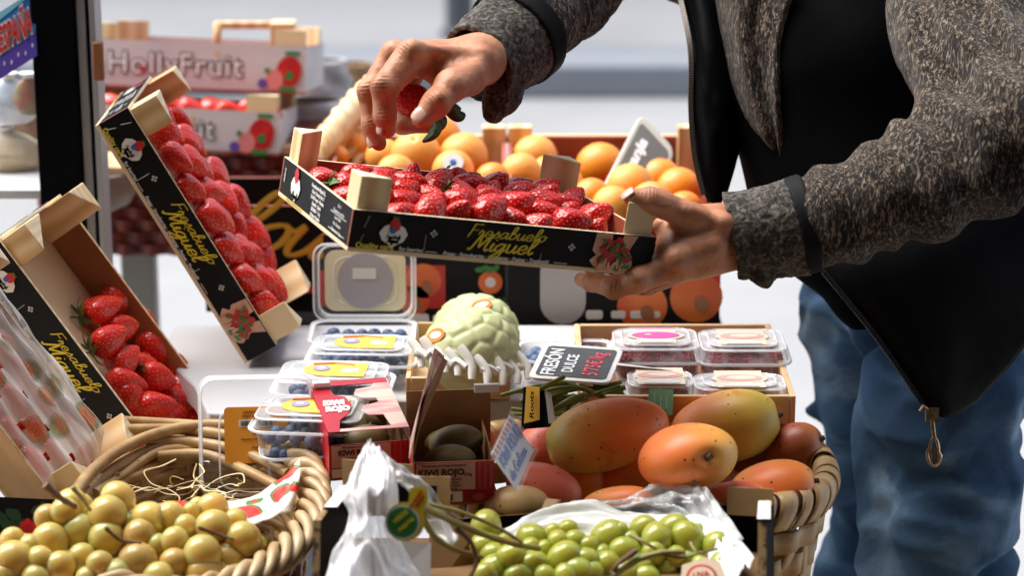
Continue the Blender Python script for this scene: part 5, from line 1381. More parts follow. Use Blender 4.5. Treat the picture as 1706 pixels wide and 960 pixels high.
put(o, 'crumpled white plastic bag bunched up over the left side of the cardboard box', 'plastic bag')
o = sheet('bag_handle', plastic_mat("thin bag film", (.8, .8, .8), .22, .15, streak=(20, (1, 1, 1), .35), edge=.5),
          [[(640, 765, 2.105), (675, 785, 2.100), (712, 812, 2.100), (740, 855, 2.100), (765, 905, 2.090)], [(646, 800, 2.090), (672, 815, 2.090), (690, 840, 2.090), (712, 880, 2.090), (745, 915, 2.080)]], wr=.004, seed=2, nu=40, nv=10)
put(o, 'thin see-through handle of the bag stretched over the brown flap', 'plastic film')
wp = MB(); wp.add([P(*q) for q in ((612, 1000, 2.035), (618, 900, 2.045), (718, 905, 2.065), (716, 1000, 2.050))], [(0, 1, 2, 3)])
o = wp.build('white_card', M_['label_white'], smooth=0, solid=.001); put(o, 'plain white card standing under the green round tag in the cardboard box', 'card')
# green and yellow tag on the grape stalk
tg = thing('grape_tag', 'round green and yellow paper tag tied to the thick green grape stalk', 'tag', P(680, 865, 2.02))
Tt = Matrix.Translation((0, 0, 0)) @ face_frame((0, 0, 0), RT, UP) @ Matrix.Rotation(math.radians(-12), 4, 'Z')
b = MB(); k_ = 2.09 / FPX
disc(b, -.002, -.003, .0165, 0, Tt, 0, 28); b.prism([(-.002, .008), (.011, .004), (.013, .020), (.009, .030), (-.004, .026)], .0002, .0005, 0, Tt)
disc(b, -.004, -.004, .0145, 2, Tt, .0008, 28); disc(b, -.004, -.004, .0128, 3, Tt, .0012, 28); disc(b, -.004, -.004, .0122, 1, Tt, .0016, 28)
text_poly("VERDE", .0050, 0, b, Tt @ Matrix.Translation((-.0065, .0005, .0024)) @ Matrix.Rotation(.9, 4, 'Z'), bold=.0002)
text_poly("PASIÓN", .0046, 0, b, Tt @ Matrix.Translation((-.0005, -.005, .0024)) @ Matrix.Rotation(.9, 4, 'Z'), bold=.0002)
text_poly("UVA BLANCA", .0030, 4, b, Tt @ Matrix.Translation((.003, .017, .0010)) @ Matrix.Rotation(1.2, 4, 'Z'), bold=.0002)
text_poly("ESPAÑA", .0030, 4, b, Tt @ Matrix.Translation((.007, .016, .0010)) @ Matrix.Rotation(1.2, 4, 'Z'), bold=.0002)
b.build('printed_tag', [M_['yellow'], M_['greenprint'], M_['white'], M_['greenprint'], M_['redprint']], tg, smooth=0)
# sticker lying on the green grapes
st = thing('fruit_sticker', 'cream and red paper sticker lying on the green grapes at the bottom edge', 'sticker', P(1162, 950, 2.03))
Ts = face_frame((0, 0, 0), RT, (UP * .75 + FWD * .5)) @ Matrix.Rotation(.15, 4, 'Z')
b = MB(); b.prism([(-.020, -.022), (.024, -.022), (.020, .004), (.008, .010), (-.012, .006)], 0, .0005, 0, Ts); disc(b, .002, -.008, .013, 1, Ts, .0007, 22, ry=.012); disc(b, .002, -.008, .0108, 0, Ts, .0011, 22, ry=.0098)
text_poly("UVA", .007, 1, b, Ts @ Matrix.Translation((.002, -.006, .0016)), bold=.0002)
b.build('printed_sticker', [mat("cream sticker", (.80, .62, .44), .4), M_['redprint']], st, smooth=0)

# printed film over the front left crate
def film_mat():
    m = plastic_mat("printed clear film", (.90, .84, .78), .34, .10, streak=(16, (.5, 4, 2), .60), edge=.35)
    N, K = m.node_tree.nodes, m.node_tree.links; B = N["Principled BSDF"]
    tc = N.new("ShaderNodeTexCoord")
    v = N.new("ShaderNodeTexVoronoi"); v.inputs["Scale"].default_value = 22; K.new(tc.outputs["Object"], v.inputs["Vector"])
    r = N.new("ShaderNodeValToRGB"); e = r.color_ramp; e.elements[0].position = .22; e.elements[0].color = rgb(.75, .25, .10); e.elements[1].position = .42; e.elements[1].color = rgb(.86, .80, .74)
    x = e.elements.new(.34); x.color = rgb(.30, .42, .26)
    K.new(v.outputs["Distance"], r.inputs[0]); K.new(r.outputs[0], B.inputs["Base Color"])
    return m
fs = C4
def fpt(x, y, z): return Vector((x, y, z))
rows = []
nx, ny = 70, 26
HOLES = []
rr = random.Random(8)
for i in range(nx + 1):
    row = []
    for j in range(ny + 1):
        x = -.02 + (L4 + .035) * i / nx; y = -.006 + (W4 + .012) * j / ny
        z = H4 + .0055 + .0045 * math.sin(j * 1.15 + .5 * math.sin(i * .11)) * (.5 + .5 * math.sin(i * .05)) + .0020 * math.sin(i * .33 + j * .8) + .010 * math.sin(PI * j / ny)
        if i > nx - 12: z -= .0012 * (i - nx + 12); 
        row.append(fpt(x, y, z))
    rows.append(row)
mb = MB(); R, Cn = len(rows), len(rows[0]); vs = [q for row in rows for q in row]
holes = {(8 + 9 * a + (4 if b % 2 else 0), 4 + 5 * b) for a in range(7) for b in range(5)}
fsx = [(i * Cn + k, i * Cn + k + 1, (i + 1) * Cn + k + 1, (i + 1) * Cn + k) for i in range(R - 1) for k in range(Cn - 1) if (i, k) not in holes and (i - 1, k) not in holes]
mb.add(vs, fsx)
o = mb.build('wrapping_film', film_mat(), smooth=180); o.matrix_world = C4; put(o, 'clear wrinkled printed film with small holes stretched over the front left crate', 'plastic film')

bx = thing('berry_box', 'black fruit box printed with a red raspberry and dark green leaves at the far left', 'box', P(20, 960, 2.30))
b = MB(); b.add([P(*q) - bx.location for q in ((-140, 1100, 2.24), (190, 1100, 2.28), (190, 838, 2.30), (-140, 822, 2.26))], [(0, 1, 2, 3)]); b.build('side', M_['blackprint'], bx, solid=.004, smooth=0)
b = MB(); Fb = face_frame(P(44, 886, 2.26) - bx.location, RT, UP); rr = random.Random(4)
for k in range(9): disc(b, rr.uniform(-.026, .018), .010 + rr.uniform(-.006, .014), rr.uniform(.005, .009), 1, Fb, .0003 + k * .0001, 7, ry=.005, rot=rr.uniform(0, 3), jag=.2, seed=k)
for k in range(22):
    a = k * 2.4; r = .0022 * math.sqrt(k); disc(b, .002 + r * math.cos(a), r * math.sin(a), .0030, 0, Fb, .0014 + .00004 * k, 8)
b.build('printed_berry', [M_['redprint'], mat("dark leaf print", (.01, .05, .02), .5)], bx, smooth=0)
# ------------------------------------------------------------------ things behind the table
m_hw = mat("pale lilac white board", (.62, .56, .56), .55, col2=(.54, .48, .49), scale=6, stretch=(1, 1, 6))
def white_crate(label, x0, y0, z0, L_, H_, berries, yaw=0, cut=0):
    M = Matrix.Translation((x0, y0, z0)) @ Matrix.Rotation(math.radians(-9), 4, 'X') @ Matrix.Rotation(math.radians(yaw), 4, 'Z') @ Matrix.Rotation(math.radians(cut), 4, 'Y')
    c = thing('fruit_crate', label, 'crate', M=M, group='white printed fruit crates')
    D_ = .26; t = .004
    for nm, bx in (('front_panel', (0, L_, 0, t)), ('back_panel', (0, L_, D_ - t, D_)), ('end_panel', (0, t, t, D_ - t)), ('end_panel', (L_ - t, L_, t, D_ - t))):
        b = MB(); b.box(*bx, .004, H_, 0, fm={2: 1, 3: 1}); o = b.build(nm, [M_['redboard'], m_hw], c)
        if nm == 'front_panel': f = o
    b = MB(); b.box(0, L_, 0, D_, 0, .004); b.build('bottom_panel', M_['redboard'], c)
    pm = post_mesh(.040, .005, H_ + .022)
    for (x, y, r) in ((t + .0005, t + .0005, 0), (L_ - t - .0005, t + .0005, 90), (L_ - t - .0005, D_ - t - .0005, 180), (t + .0005, D_ - t - .0005, 270)):
        mesh_obj('corner_post', pm, c, Matrix.Translation((x, y, 0)) @ Matrix.Rotation(math.radians(r), 4, 'Z'))
    a = MB(); I = Matrix.Identity(4)
    for txt, cx, sc in (("Holly", .26, 1), ("Fruit", .57, 1)):
        T = Matrix.Translation((L_ * cx, H_ * .52, .0004))
        text_poly(txt, H_ * .64, 1, a, T, bold=.0017, sx=.98, space=1.10, thick=.0002); text_poly(txt, H_ * .64, 0, a, T @ Matrix.Translation((0, 0, .0006)), bold=.0002, sx=.98, space=1.10, thick=.0002)
    disc(a, L_ * .262, H_ * .42, .0042, 2, I, .0016, 12); disc(a, L_ * .60, H_ * .80, .0030, 5, I, .0010, 8)
    cx, cy = L_ - .030, H_ * .42
    disc(a, cx + .008, cy + .004, .017, 2, I, .0006, 14, ry=.021, jag=.06); disc(a, cx - .012, cy - .008, .012, 6, I, .0010, 12, ry=.014); disc(a, cx - .028, cy - .014, .007, 4, I, .0014, 10)
    disc(a, cx + .008, cy - .002, .006, 3, I, .0014, 8, jag=.2); a.box(cx + .002, cx + .022, cy + .026, cy + .031, .0004, .0008, 3); a.box(cx - .004, cx + .016, cy - .024, cy - .018, .0012, .0016, 3); disc(a, cx - .022, cy + .004, .004, 3, I, .0018, 6)
    a.box(.002, L_ * .62, H_ * .48, H_ * .485, .0002, .0003, 1)
    a.build('printed_front', [M_['white'], M_['dark'], M_['redprint'], M_['greenprint'], mat("violet print", (.12, .06, .35), .5), M_['gold'], mat("pale red print", (.72, .22, .20), .5)], f, face_frame((0, -.0006, 0), (1, 0, 0), (0, 0, 1)), smooth=0)
    for k in range(berries):
        berry(M, (1, rp.uniform(-.5, .5), 0), (.06 + k * .026, .03 + (k % 2) * .02, H_ - .002), f"pale strawberry showing over the rim of the lower white crate, {ORD[k]} from the left", 'strawberries in the lower white crate', SB2, .9, None, rp, k)
q1, q2 = P(155, 110, 3.35), P(475, 160, 3.25)
white_crate('upper white printed fruit crate with black outlined lettering and a strawberry picture', P(150, 120, 3.35).x, P(150, 118, 3.3).y, P(150, 138, 3.33).z, .302, .066, 0, yaw=-1, cut=2.2)
white_crate('lower white printed fruit crate under the other one, partly hidden by the tilted crate', P(120, 200, 3.3).x, P(120, 200, 3.22).y, P(120, 232, 3.27).z, .288, .058, 9, yaw=-1, cut=2.6)
# tall handle frame on the upper crate
hf = thing('crate_handle', 'light wooden handle bar standing behind the upper white crate', 'handle', P(355, 60, 3.4))
hf.location = P(430, 60, 3.42)
b = MB(); b.box(-.062, .018, 0, .012, .010, .020); b.build('bar', M_['pine'], hf, bevel=.001)
b = MB(); b.box(.018, .052, -.01, .025, -.065, .020); b.build('post', M_['pine2'], hf, bevel=.001)
b = MB(); b.add([(-.066, 0, -.03), (-.056, 0, -.03), (-.05, 0, .019), (-.062, 0, .019)], [(0, 1, 2, 3)]); b.build('strut', M_['pine'], hf, solid=.01)
# brown-red chip basket carrying them
cb = thing('chip_basket', 'dark red woven chip basket under the white fruit crates', 'basket', (P(330, 300, 3.3).x, P(330, 300, 3.3).y, RZ + .0))
m_chip = mat("dark red woven chips", (.22, .03, .015), .5, col2=(.10, .015, .01), scale=30)
b = MB()
z1 = P(330, 236, 3.3).z - RZ
nb = 9
for r in range(nb):
    rows = []
    for i in range(90):
        x = -.22 + .40 * i / 89; rows.append([(x, -.012 * math.sin(i * PI / 4 + r * PI) * .4, z1 * r / nb + .001), (x, -.012 * math.sin(i * PI / 4 + r * PI) * .4, z1 * (r + .92) / nb)])
    b.grid(rows)
b.build('woven_front', m_chip, cb, solid=.002, smooth=0)
b = MB(); b.box(-.22, .18, .012, .24, 0.001, z1 - .004); b.build('body', m_chip, cb)
b = MB(); b.box(-.23, .19, -.010, .012, z1 - .012, z1 - .002); b.build('rim', M_['board'], cb)
# black crate with golden script
bk = thing('black_crate', 'black cardboard crate with large golden script lettering behind the tilted crate', 'crate', P(370, 520, 3.02))
bw = P(560, 520, 3.02).x - P(372, 520, 3.02).x; bh = P(400, 330, 3.02).z - P(400, 520, 3.02).z
for nm_, q_ in (('front_panel', (-.02, bw + .03, 0, .005)), ('back_panel', (-.02, bw + .03, .15, .155)), ('side_panel', (-.02, -.015, .0052, .1498)), ('side_panel', (bw + .025, bw + .03, .0052, .1498))):
    b = MB(); b.box(q_[0], q_[1], q_[2], q_[3], 0, bh, 0, fm={2: 1}); b.build(nm_, [M_['redboard'], M_['blackprint']], bk, bevel=.001)
b = MB(); F_ = face_frame((0, -.0006, 0), (1, 0, 0), (0, 0, 1))
script("lou", .038, .0048, 0, b, F_ @ Matrix.Translation((bw * .46, bh * .70, .0004)) @ Matrix.Rotation(-.12, 4, 'Z'), shear=.42, width=.128, thick=.12)
b.build('golden_lettering', M_['gold'], bk, smooth=60)
b = MB(); b.box(bw * .2, bw + .028, bh * .18, bh * .26, .0003, .0006, 0); b.build('red_band', M_['redprint'], bk, F_)
# the wicker rim of the basket left of the oranges
wr_ = thing('back_basket', 'pale wicker basket rim rising to the left behind the held crate', 'basket', P(560, 220, 3.0))
b = MB(); pts = crom([P(518, 268, 2.95), P(550, 225, 3.0), P(600, 165, 3.08), P(650, 120, 3.2)], 14); n = len(pts)
for s in range(2):
    b.tube([p - wr_.location + Vector((0, 0, .009 * math.sin(i * .9 + s * PI))) + RT * .006 * math.cos(i * .9 + s * PI) for i, p in enumerate(pts)], .011, 8)
b.build('plaited_rim', mat("golden wicker", (.72, .46, .20), .5, col2=(.80, .62, .38), scale=40), wr_, smooth=60)
b = MB()
for r in range(6):
    b.tube([p - wr_.location + Vector((.008 + r * .008, .004, -.016 - r * .015 + .003 * math.sin(i * .8 + r * PI))) for i, p in enumerate(pts)], .0075, 6)
b.build('woven_side', mat("orange wicker", (.62, .30, .08), .5, col2=(.50, .22, .06), scale=40), wr_, smooth=60)
# orange boxes: dark red inside walls, printed fronts
def orange_box(label, u0, u1, d0, dep, vtop, grp='orange boxes behind the table'):
    a, b_ = P(u0, 480, d0), P(u1, 480, d0)
    y0 = a.y; L_ = b_.x - a.x
    zt = P(853, vtop, d0 + dep).z
    c = thing('orange_box', label, 'box', (a.x, y0, RZ), grp); H_ = zt - RZ; t = .005
    for nm, bx, hh in (('front_panel', (0, L_, 0, t), H_ - .05), ('back_panel', (0, L_, dep - t, dep), H_), ('side_panel', (0, t, t, dep - t), H_), ('side_panel', (L_ - t, L_, t, dep - t), H_)):
        b = MB(); b.box(*bx, .001, hh, 0, fm={2: (1 if nm == 'front_panel' else 0)}); o = b.build(nm, [M_['redboard'], M_['blackprint']], c)
        if nm == 'front_panel': f = o
    b = MB(); b.box(t, L_ - t, t, dep - t, H_ - .15, H_ - .145); b.build('layer_board', M_['redboard'], c)
    b = MB(); b.box(-.004, L_ + .004, dep, dep + .010, H_ - .008, H_ + .001); b.build('top_rim', M_['board'], c)
    for x in (0, L_ - .03): b = MB(); b.box(x, x + .03, dep - .03, dep - .008, H_ - .06, H_ + .018); b.build('corner_post', M_['pine'], c, bevel=.001)
    return c, f, L_, H_
c1, f1, l1, h1 = orange_box('left orange box behind the held crate, with dark red inner walls', 540, 842, 2.82, .30, 215)
c2, f2, l2, h2 = orange_box('right orange box with printed orange pictures on its black front', 846, 1200, 2.78, .34, 215)
m_opic = mat("printed orange picture", (.80, .20, .015), .35, col2=(.62, .02, .01), scale=9, lo=.35, hi=.7)
def pic(f, L_, H_, d0, items, a0):
    b = MB(); F_ = face_frame((0, -.0006, 0), (1, 0, 0), (0, 0, 1)); I = Matrix.Identity(4); o = f.parent.location
    def loc(u, v): q = G(u, v, 0); r = (P(u, v, 1) - EYE); t = (o.y - EYE.y) / r.y; p = EYE + r * t; return p.x - o.x, p.z - o.z
    for kind, u, v, r in items:
        x, y = loc(u, v); s = r * d0 / FPX
        if kind == 'o': disc(b, x, y, s, 0, I, .0003, 24); disc(b, x + s * .2, y - s * .3, s * .27, 3, I, .0012, 12, ry=s * .36, rot=.4)
        if kind == 'r': b.box(x - s, x + s, y - s * 1.1, y + s * 1.1, .0001, .0002, 1)
        if kind == 'l':
            disc(b, x, y, s, 0, I, .0006, 24); disc(b, x, y, s * .45, 4, I, .0010, 16)
            for k in range(4): disc(b, x + s * (-.9 + .45 * k), y + s * (1.1 + .15 * (k % 2)), s * .4, 2, I, .0012 + k * .0002, 8, ry=s * .25, rot=.3 * k)
            text_poly("NARANJAS", s * .7, 2, b, Matrix.Translation((x, y - s * 1.6, .0006)), thick=.0002)
        if kind == 'g': b.box(x - s, x + s, y - s * .18, y + s * .18, .0003, .0004, 2)
        if kind == 'w':
            b.prism(rrect(s * 2, s * 3.4, s * .98, 6, x, y), .0006, .0010, 5)
        if kind == 'c': b.prism(rrect(s * 2, s * 1.1, s * .3, 4, x, y), .0006, .0010, 4)
    b.build('printed_front', [m_opic, mat("deep red print", (.55, .012, .008), .4), M_['greenprint'], M_['brownboard'], M_['label_white'], mat("grey oval print", (.45, .42, .42), .5)], f, F_, smooth=0)
pic(f1, l1, h1, 2.82, [('r', 708, 478, 34), ('o', 705, 468, 30), ('o', 690, 500, 26), ('l', 817, 470, 20), ('g', 815, 515, 60), ('c', 697, 532, 18), ('c', 735, 532, 14), ('c', 697, 552, 18), ('r', 560, 480, 28)], 0)
pic(f2, l2, h2, 2.78, [('w', 938, 478, 38), ('r', 1165, 480, 35), ('o', 1070, 510, 42), ('o', 1160, 495, 44), ('c', 1030, 524, 12), ('c', 1062, 524, 12), ('c', 1090, 524, 10), ('c', 990, 524, 14)], 0)
# paper bags and brown sacks in the far left background
m_pb = mat("grey speckled paper", (.50, .50, .50), .7, col2=(.36, .36, .37), scale=40)
def sack(label, u, v, d, w, h, m):
    o_ = P(u, v, d); th = thing('paper_sack', label, 'sack', o_, 'sacks and bags in the background')
    rr = random.Random(int(u)); rows = []
    for i in range(14):
        f = i / 13; row = []
        for k in range(24):
            a = 2 * PI * k / 24; r = (1 - .25 * f * f) * (1 + .06 * math.sin(3 * a + i) + rr.uniform(-.02, .02))
            row.append((w * r * math.cos(a), w * .6 * r * math.sin(a), h * f))
        rows.append(row)
    b = MB(); b.grid(rows, closed=True); b.build('body', m, th, smooth=60, solid=.002)
sack('grey speckled paper bag behind the white crates', 540, 190, 3.7, .045, .085, m_pb)
sack('brown paper sack farther back beside the grey bag', 590, 160, 3.9, .035, .055, mat("brown paper", (.38, .24, .12), .7, col2=(.28, .17, .08), scale=12))
sack('grey bag lying under the crate corner', 520, 245, 3.5, .06, .07, m_pb)

# ------------------------------------------------------------------ the stand at the left edge
sd = thing('display_stand', 'black metal display stand with grey edges at the left edge of the picture', 'stand', (P(105, 200, 2.75).x, P(105, 200, 2.75).y, 0))
b = MB(); b.box(-.031, .018, 0, .06, 0, 2.3); b.build('upright', M_['dark'], sd, bevel=.002)
b = MB(); b.box(.0205, .030, .004, .05, 0, 2.3); b.build('grey_edge', m_steel, sd, bevel=.001)
b = MB(); b.box(.0305, .034, .008, .05, 0, 2.3); b.build('black_seal', M_['dark'], sd)
b = MB(); b.box(.0345, .041, .004, .05, 0, 2.3); b.build('grey_strip', mat("pale grey steel", (.34, .36, .38), .4), sd, bevel=.001)
zc = P(148, 95, 2.75).z
b = MB(); b.box(.038, .050, -.008, .0035, zc - .022, zc + .022); b.build('latch', M_['brownboard'], sd, bevel=.002)
m_glass = plastic_mat("stand glass", (.8, .85, .85), .05, .05, edge=.4)
b = MB(); b.box(-.5, -.0325, .02, .024, .9, 2.2); b.build('glass_pane', m_glass, sd)
bn = thing('banner', 'blue and violet banner with red lettering ESPAÑA hanging at the left edge', 'banner', P(20, 70, 2.72))
F_ = quad_frame(P(-7, 136, 2.72) - bn.location, P(62, 92, 2.72) - bn.location, P(-13, 28, 2.72) - bn.location)
S_ = Matrix.Diagonal((1, 1, 1, 1))
b = MB(); b.add([(0, 0, 0), (1, 0, 0), (1, 1, 0), (0, 1, 0)], [(0, 1, 2, 3)], 0, F_); b.build('cloth', [mat("banner blue", (.03, .22, .52), .4, col2=(.02, .10, .42), scale=12)], bn, smooth=0, solid=.001)
b = MB(); b.prism([(0, 0), (1, 0), (1, .36), (0, .30)], .0008, .0012, 0, F_)
b.build('violet_band', M_['navyprint'], bn, smooth=0)
b = MB(); b.prism([(0, .86), (1, .97), (1, .99), (0, .99)], .0008, .0012, 0, F_); b.build('light_band', mat("light blue print", (.18, .50, .62), .4), bn, smooth=0)
b = MB()
for k in range(6): disc(b, .06 + k * .17, .14 + .05 * (k % 2), .018, 0, F_, .0016, 5, ry=.04)
b.build('white_star', M_['white'], bn, smooth=0)
b = MB(); text_poly("ESPAÑA", .56, 0, b, F_ @ Matrix.Translation((.52, .56, .0016)), sx=.40, bold=.040, thick=.0002); b.build('letter_edge', M_['white'], bn, smooth=0)
b = MB(); text_poly("ESPAÑA", .56, 0, b, F_ @ Matrix.Translation((.52, .56, .0026)), sx=.40, bold=.012, thick=.0002); b.build('red_lettering', M_['redprint'], bn, smooth=0)
# bagged goods behind the glass
def gbag(label, u, v, d, w, h, m, m2):
    o_ = P(u, v, d); th = thing('goods_bag', label, 'bag', o_, 'bagged goods behind the stand glass')
    rr = random.Random(int(u * 3 + v)); rows = []
    for i in range(14):
        f = i / 13; row = []
        for k in range(24):
            a = 2 * PI * k / 24; r = math.sin(PI * (.12 + .86 * f)) ** .6 * (1 + .08 * math.sin(3 * a + i) + rr.uniform(-.03, .03))
            row.append((w * r * math.cos(a), w * .5 * r * math.sin(a), h * f))
        rows.append(row)
    b = MB(); b.grid(rows, closed=True); b.build('bag', m, th, smooth=60)
    b = MB(); b.tube([(0, 0, h * .98), (0, 0, h * 1.12)], [.006, .012], 8); b.build('twisted_top', m2, th)
gbag('white and blue bag behind the glass under the banner', 18, 205, 2.9, .035, .055, mat("blue white bag", (.50, .56, .66), .4, col2=(.75, .76, .78), scale=30), M_['white'])
gbag('small red and green bag behind the glass beside the post', 50, 190, 2.88, .018, .045, mat("red green bag", (.45, .05, .04), .4, col2=(.08, .25, .10), scale=30), M_['label_white'])
gbag('cream bag low behind the glass at the left edge', 12, 285, 2.92, .05, .05, mat("cream bag", (.62, .52, .38), .5, col2=(.50, .36, .20), scale=30), M_['label_white'])
gbag('brown wicker coloured bag behind the glass', 40, 250, 3.0, .032, .05, mat("brown bag", (.20, .10, .05), .5, col2=(.10, .05, .03), scale=60), M_['board'])
sf = thing('stand_shelf', 'white shelf board inside the stand at the left edge', 'shelf', (sd.location.x - .25, sd.location.y + .12, P(30, 285, 2.9).z - .012))
b = MB(); b.box(-.2, .215, -.08, .25, 0, .010); b.build('board', mat("white shelf", (.55, .55, .55), .5), sf)
# rounded thing and pale pillar behind the tilted crate
pp = thing('pale_pillar', 'pale greenish pillar standing on the ground behind the tilted crate', 'pillar', (P(232, 450, 3.4).x, P(232, 450, 3.4).y, 0))
b = MB(); b.box(-.026, .020, 0, .045, 0, P(232, 330, 3.4).z); b.build('shaft', mat("greenish white paint", (.34, .35, .31), .6), pp, bevel=.003)
rb_ = thing('round_tub', 'shallow brown and white round tub behind the stand beside the tilted crate', 'tub', P(160, 352, 3.15))
b = MB(); b.lathe([(.02, 0), (.045, .012), (.058, .035), (.062, .058), (.056, .058), (.05, .035), (1e-5, .01)], 28); b.build('bowl', mat("tub brown grey", (.22, .19, .15), .5), rb_, smooth=60)
b = MB(); b.box(-.05, .075, -.04, .05, .060, .068); b.build('board', M_['board'], rb_)
b = MB(); b.tube([(0, 0, 0), (0, 0, -rb_.location.z + .001)], .01, 8); b.build('stand_pole', m_steel, rb_)
# ------------------------------------------------------------------ implicit surfaces (smooth unions of tapered limbs)
class SDF:
    def __init__(s): s.pr = []
    def cap(s, a, b, ra, rb, k=.006): s.pr.append(('c', np.array(a, float), np.array(b, float), ra, rb, k)); return s
    def chain(s, pts, rs, k=.006):
        for i in range(len(pts) - 1): s.cap(pts[i], pts[i + 1], rs[i], rs[i + 1], k)
        return s
    def ell(s, c, R, r, k=.01): s.pr.append(('e', np.array(c, float), np.array(R, float), np.array(r, float), 0, k)); return s
    def cut(s, c, R, r, k=.01): s.pr.append(('x', np.array(c, float), np.array(R, float), np.array(r, float), 0, k)); return s
    def ev(s, X):
        d = np.full(len(X), 1e3)
        for p in s.pr:
            if p[0] == 'c':
                a, b, ra, rb, k = p[1:]
                ab = b - a; L2 = ab @ ab + 1e-12
                t = np.clip(((X - a) @ ab) / L2, 0, 1)
                q = X - a - t[:, None] * ab
                e = np.sqrt((q * q).sum(1)) - (ra + (rb - ra) * t)
            else:
                c, R, r, _, k = p[1:]
                q = (X - c) @ R
                n = np.sqrt(((q / r) ** 2).sum(1)); e = (n - 1) * r.min()
                if p[0] == 'e':
                    m = np.sqrt(((q / (r * r)) ** 2).sum(1)) + 1e-9; e = n * (n - 1) / m
            if p[0] == 'x':
                e = -e; h = np.clip(.5 - .5 * (e - d) / k * -1 * -1, 0, 1) if False else None
                d = np.maximum(d, e)
                continue
            h = np.clip(.5 + .5 * (d - e) / k, 0, 1)
            d = d * (1 - h) + e * h - k * h * (1 - h)
        return d
def surface_nets(f, lo, hi, res, disp=None):
    lo = np.array(lo, float); hi = np.array(hi, float)
    n = np.ceil((hi - lo) / res).astype(int) + 1
    ax = [lo[i] + res * np.arange(n[i]) for i in range(3)]
    # coarse pass to find the narrow band
    st = 4
    cx = [a[::st] for a in ax]
    Xc = np.stack(np.meshgrid(*cx, indexing='ij'), -1).reshape(-1, 3)
    dc = f(Xc).reshape([len(c) for c in cx])
    D = np.repeat(np.repeat(np.repeat(dc, st, 0), st, 1), st, 2)[:n[0], :n[1], :n[2]].copy()
    near = np.abs(D) < res * st * 2.2 + .004
    idx = np.argwhere(near)
    X = lo + idx * res
    v = f(X)
    if disp is not None: v = v - disp(X)
    D[near] = v
    ins = D < 0
    acc = np.zeros([m - 1 for m in n] + [3]); cnt = np.zeros([m - 1 for m in n])
    def sl(o): return tuple(slice(o[i], n[i] - 1 + o[i]) for i in range(3))
    for axis in range(3):
        for a in (0, 1):
            for b in (0, 1):
                o0 = [0, 0, 0]; others = [i for i in range(3) if i != axis]
                o0[others[0]] = a; o0[others[1]] = b
                o1 = list(o0); o1[axis] = 1
                d0, d1 = D[sl(o0)], D[sl(o1)]
                m = (d0 < 0) != (d1 < 0)
                t = np.where(m, d0 / np.where(m, d0 - d1, 1), 0)
                for i in range(3):
                    acc[..., i] += np.where(m, o0[i] + (t if i == axis else 0), 0)
                cnt += m
    mask = cnt > 0
    cid = -np.ones(mask.shape, int); cid[mask] = np.arange(mask.sum())
    base = np.argwhere(mask)
    verts = lo + (base + acc[mask] / cnt[mask][:, None]) * res
    faces = []
    for axis in range(3):
        o = [i for i in range(3) if i != axis]
        s0 = [slice(1, n[i] - 1) for i in range(3)]; s0[axis] = slice(0, n[axis] - 1)
        s1 = list(s0); s1[axis] = slice(1, n[axis])
        a_, b_ = ins[tuple(s0)], ins[tuple(s1)]
        e = np.argwhere(a_ != b_)
        if not len(e): continue
        flip = a_[a_ != b_]
        off = np.ones(3, int); off[axis] = 0
        p = e + off
        u = np.zeros(3, int); u[o[0]] = 1; w = np.zeros(3, int); w[o[1]] = 1
        q = [cid[tuple((p - k).T)] for k in (0 * u, u, u + w, w)]
        Q = np.stack(q, 1)
        if axis == 1: flip = ~flip
        Q[~flip] = Q[~flip][:, ::-1]
        faces.append(Q[(Q >= 0).all(1)])
    return verts, np.concatenate(faces)
def np_mesh(name, parts, mats, smooth_it=0):
    V = np.concatenate([p[0] for p in parts]); off = 0; F = []; MI = []
    for p in parts:
        F.append(p[1] + off); off += len(p[0]); MI += [p[2] if len(p) > 2 else 0] * len(p[1])
    F = np.concatenate(F)
    me = bpy.data.meshes.new(name)
    me.from_pydata(V.tolist(), [], F.tolist())
    for m in mats: me.materials.append(m)
    me.polygons.foreach_set("material_index", MI); me.polygons.foreach_set("use_smooth", [True] * len(F))
    me.update()
    return me
def vnoise(X, sc, seed=0, oct=2):
    """value noise for arrays of points"""
    out = np.zeros(len(X)); amp = 1.0
    for o_ in range(oct):
        Y = X * sc * (2 ** o_) + seed * 17.3
        I = np.floor(Y).astype(np.int64); Fr = Y - I; Fr = Fr * Fr * (3 - 2 * Fr)
        def h(dx, dy, dz):
            n = (I[:, 0] + dx) * 374761393 + (I[:, 1] + dy) * 668265263 + (I[:, 2] + dz) * 2147483647
            n = (n ^ (n >> 13)) * 1274126177
            return ((n ^ (n >> 16)) & 0xffff) / 65535.0
        r = 0
        for dx in (0, 1):
            for dy in (0, 1):
                for dz in (0, 1):
                    w = (Fr[:, 0] if dx else 1 - Fr[:, 0]) * (Fr[:, 1] if dy else 1 - Fr[:, 1]) * (Fr[:, 2] if dz else 1 - Fr[:, 2])
                    r = r + w * h(dx, dy, dz)
        out += amp * (r - .5); amp *= .5
    return out

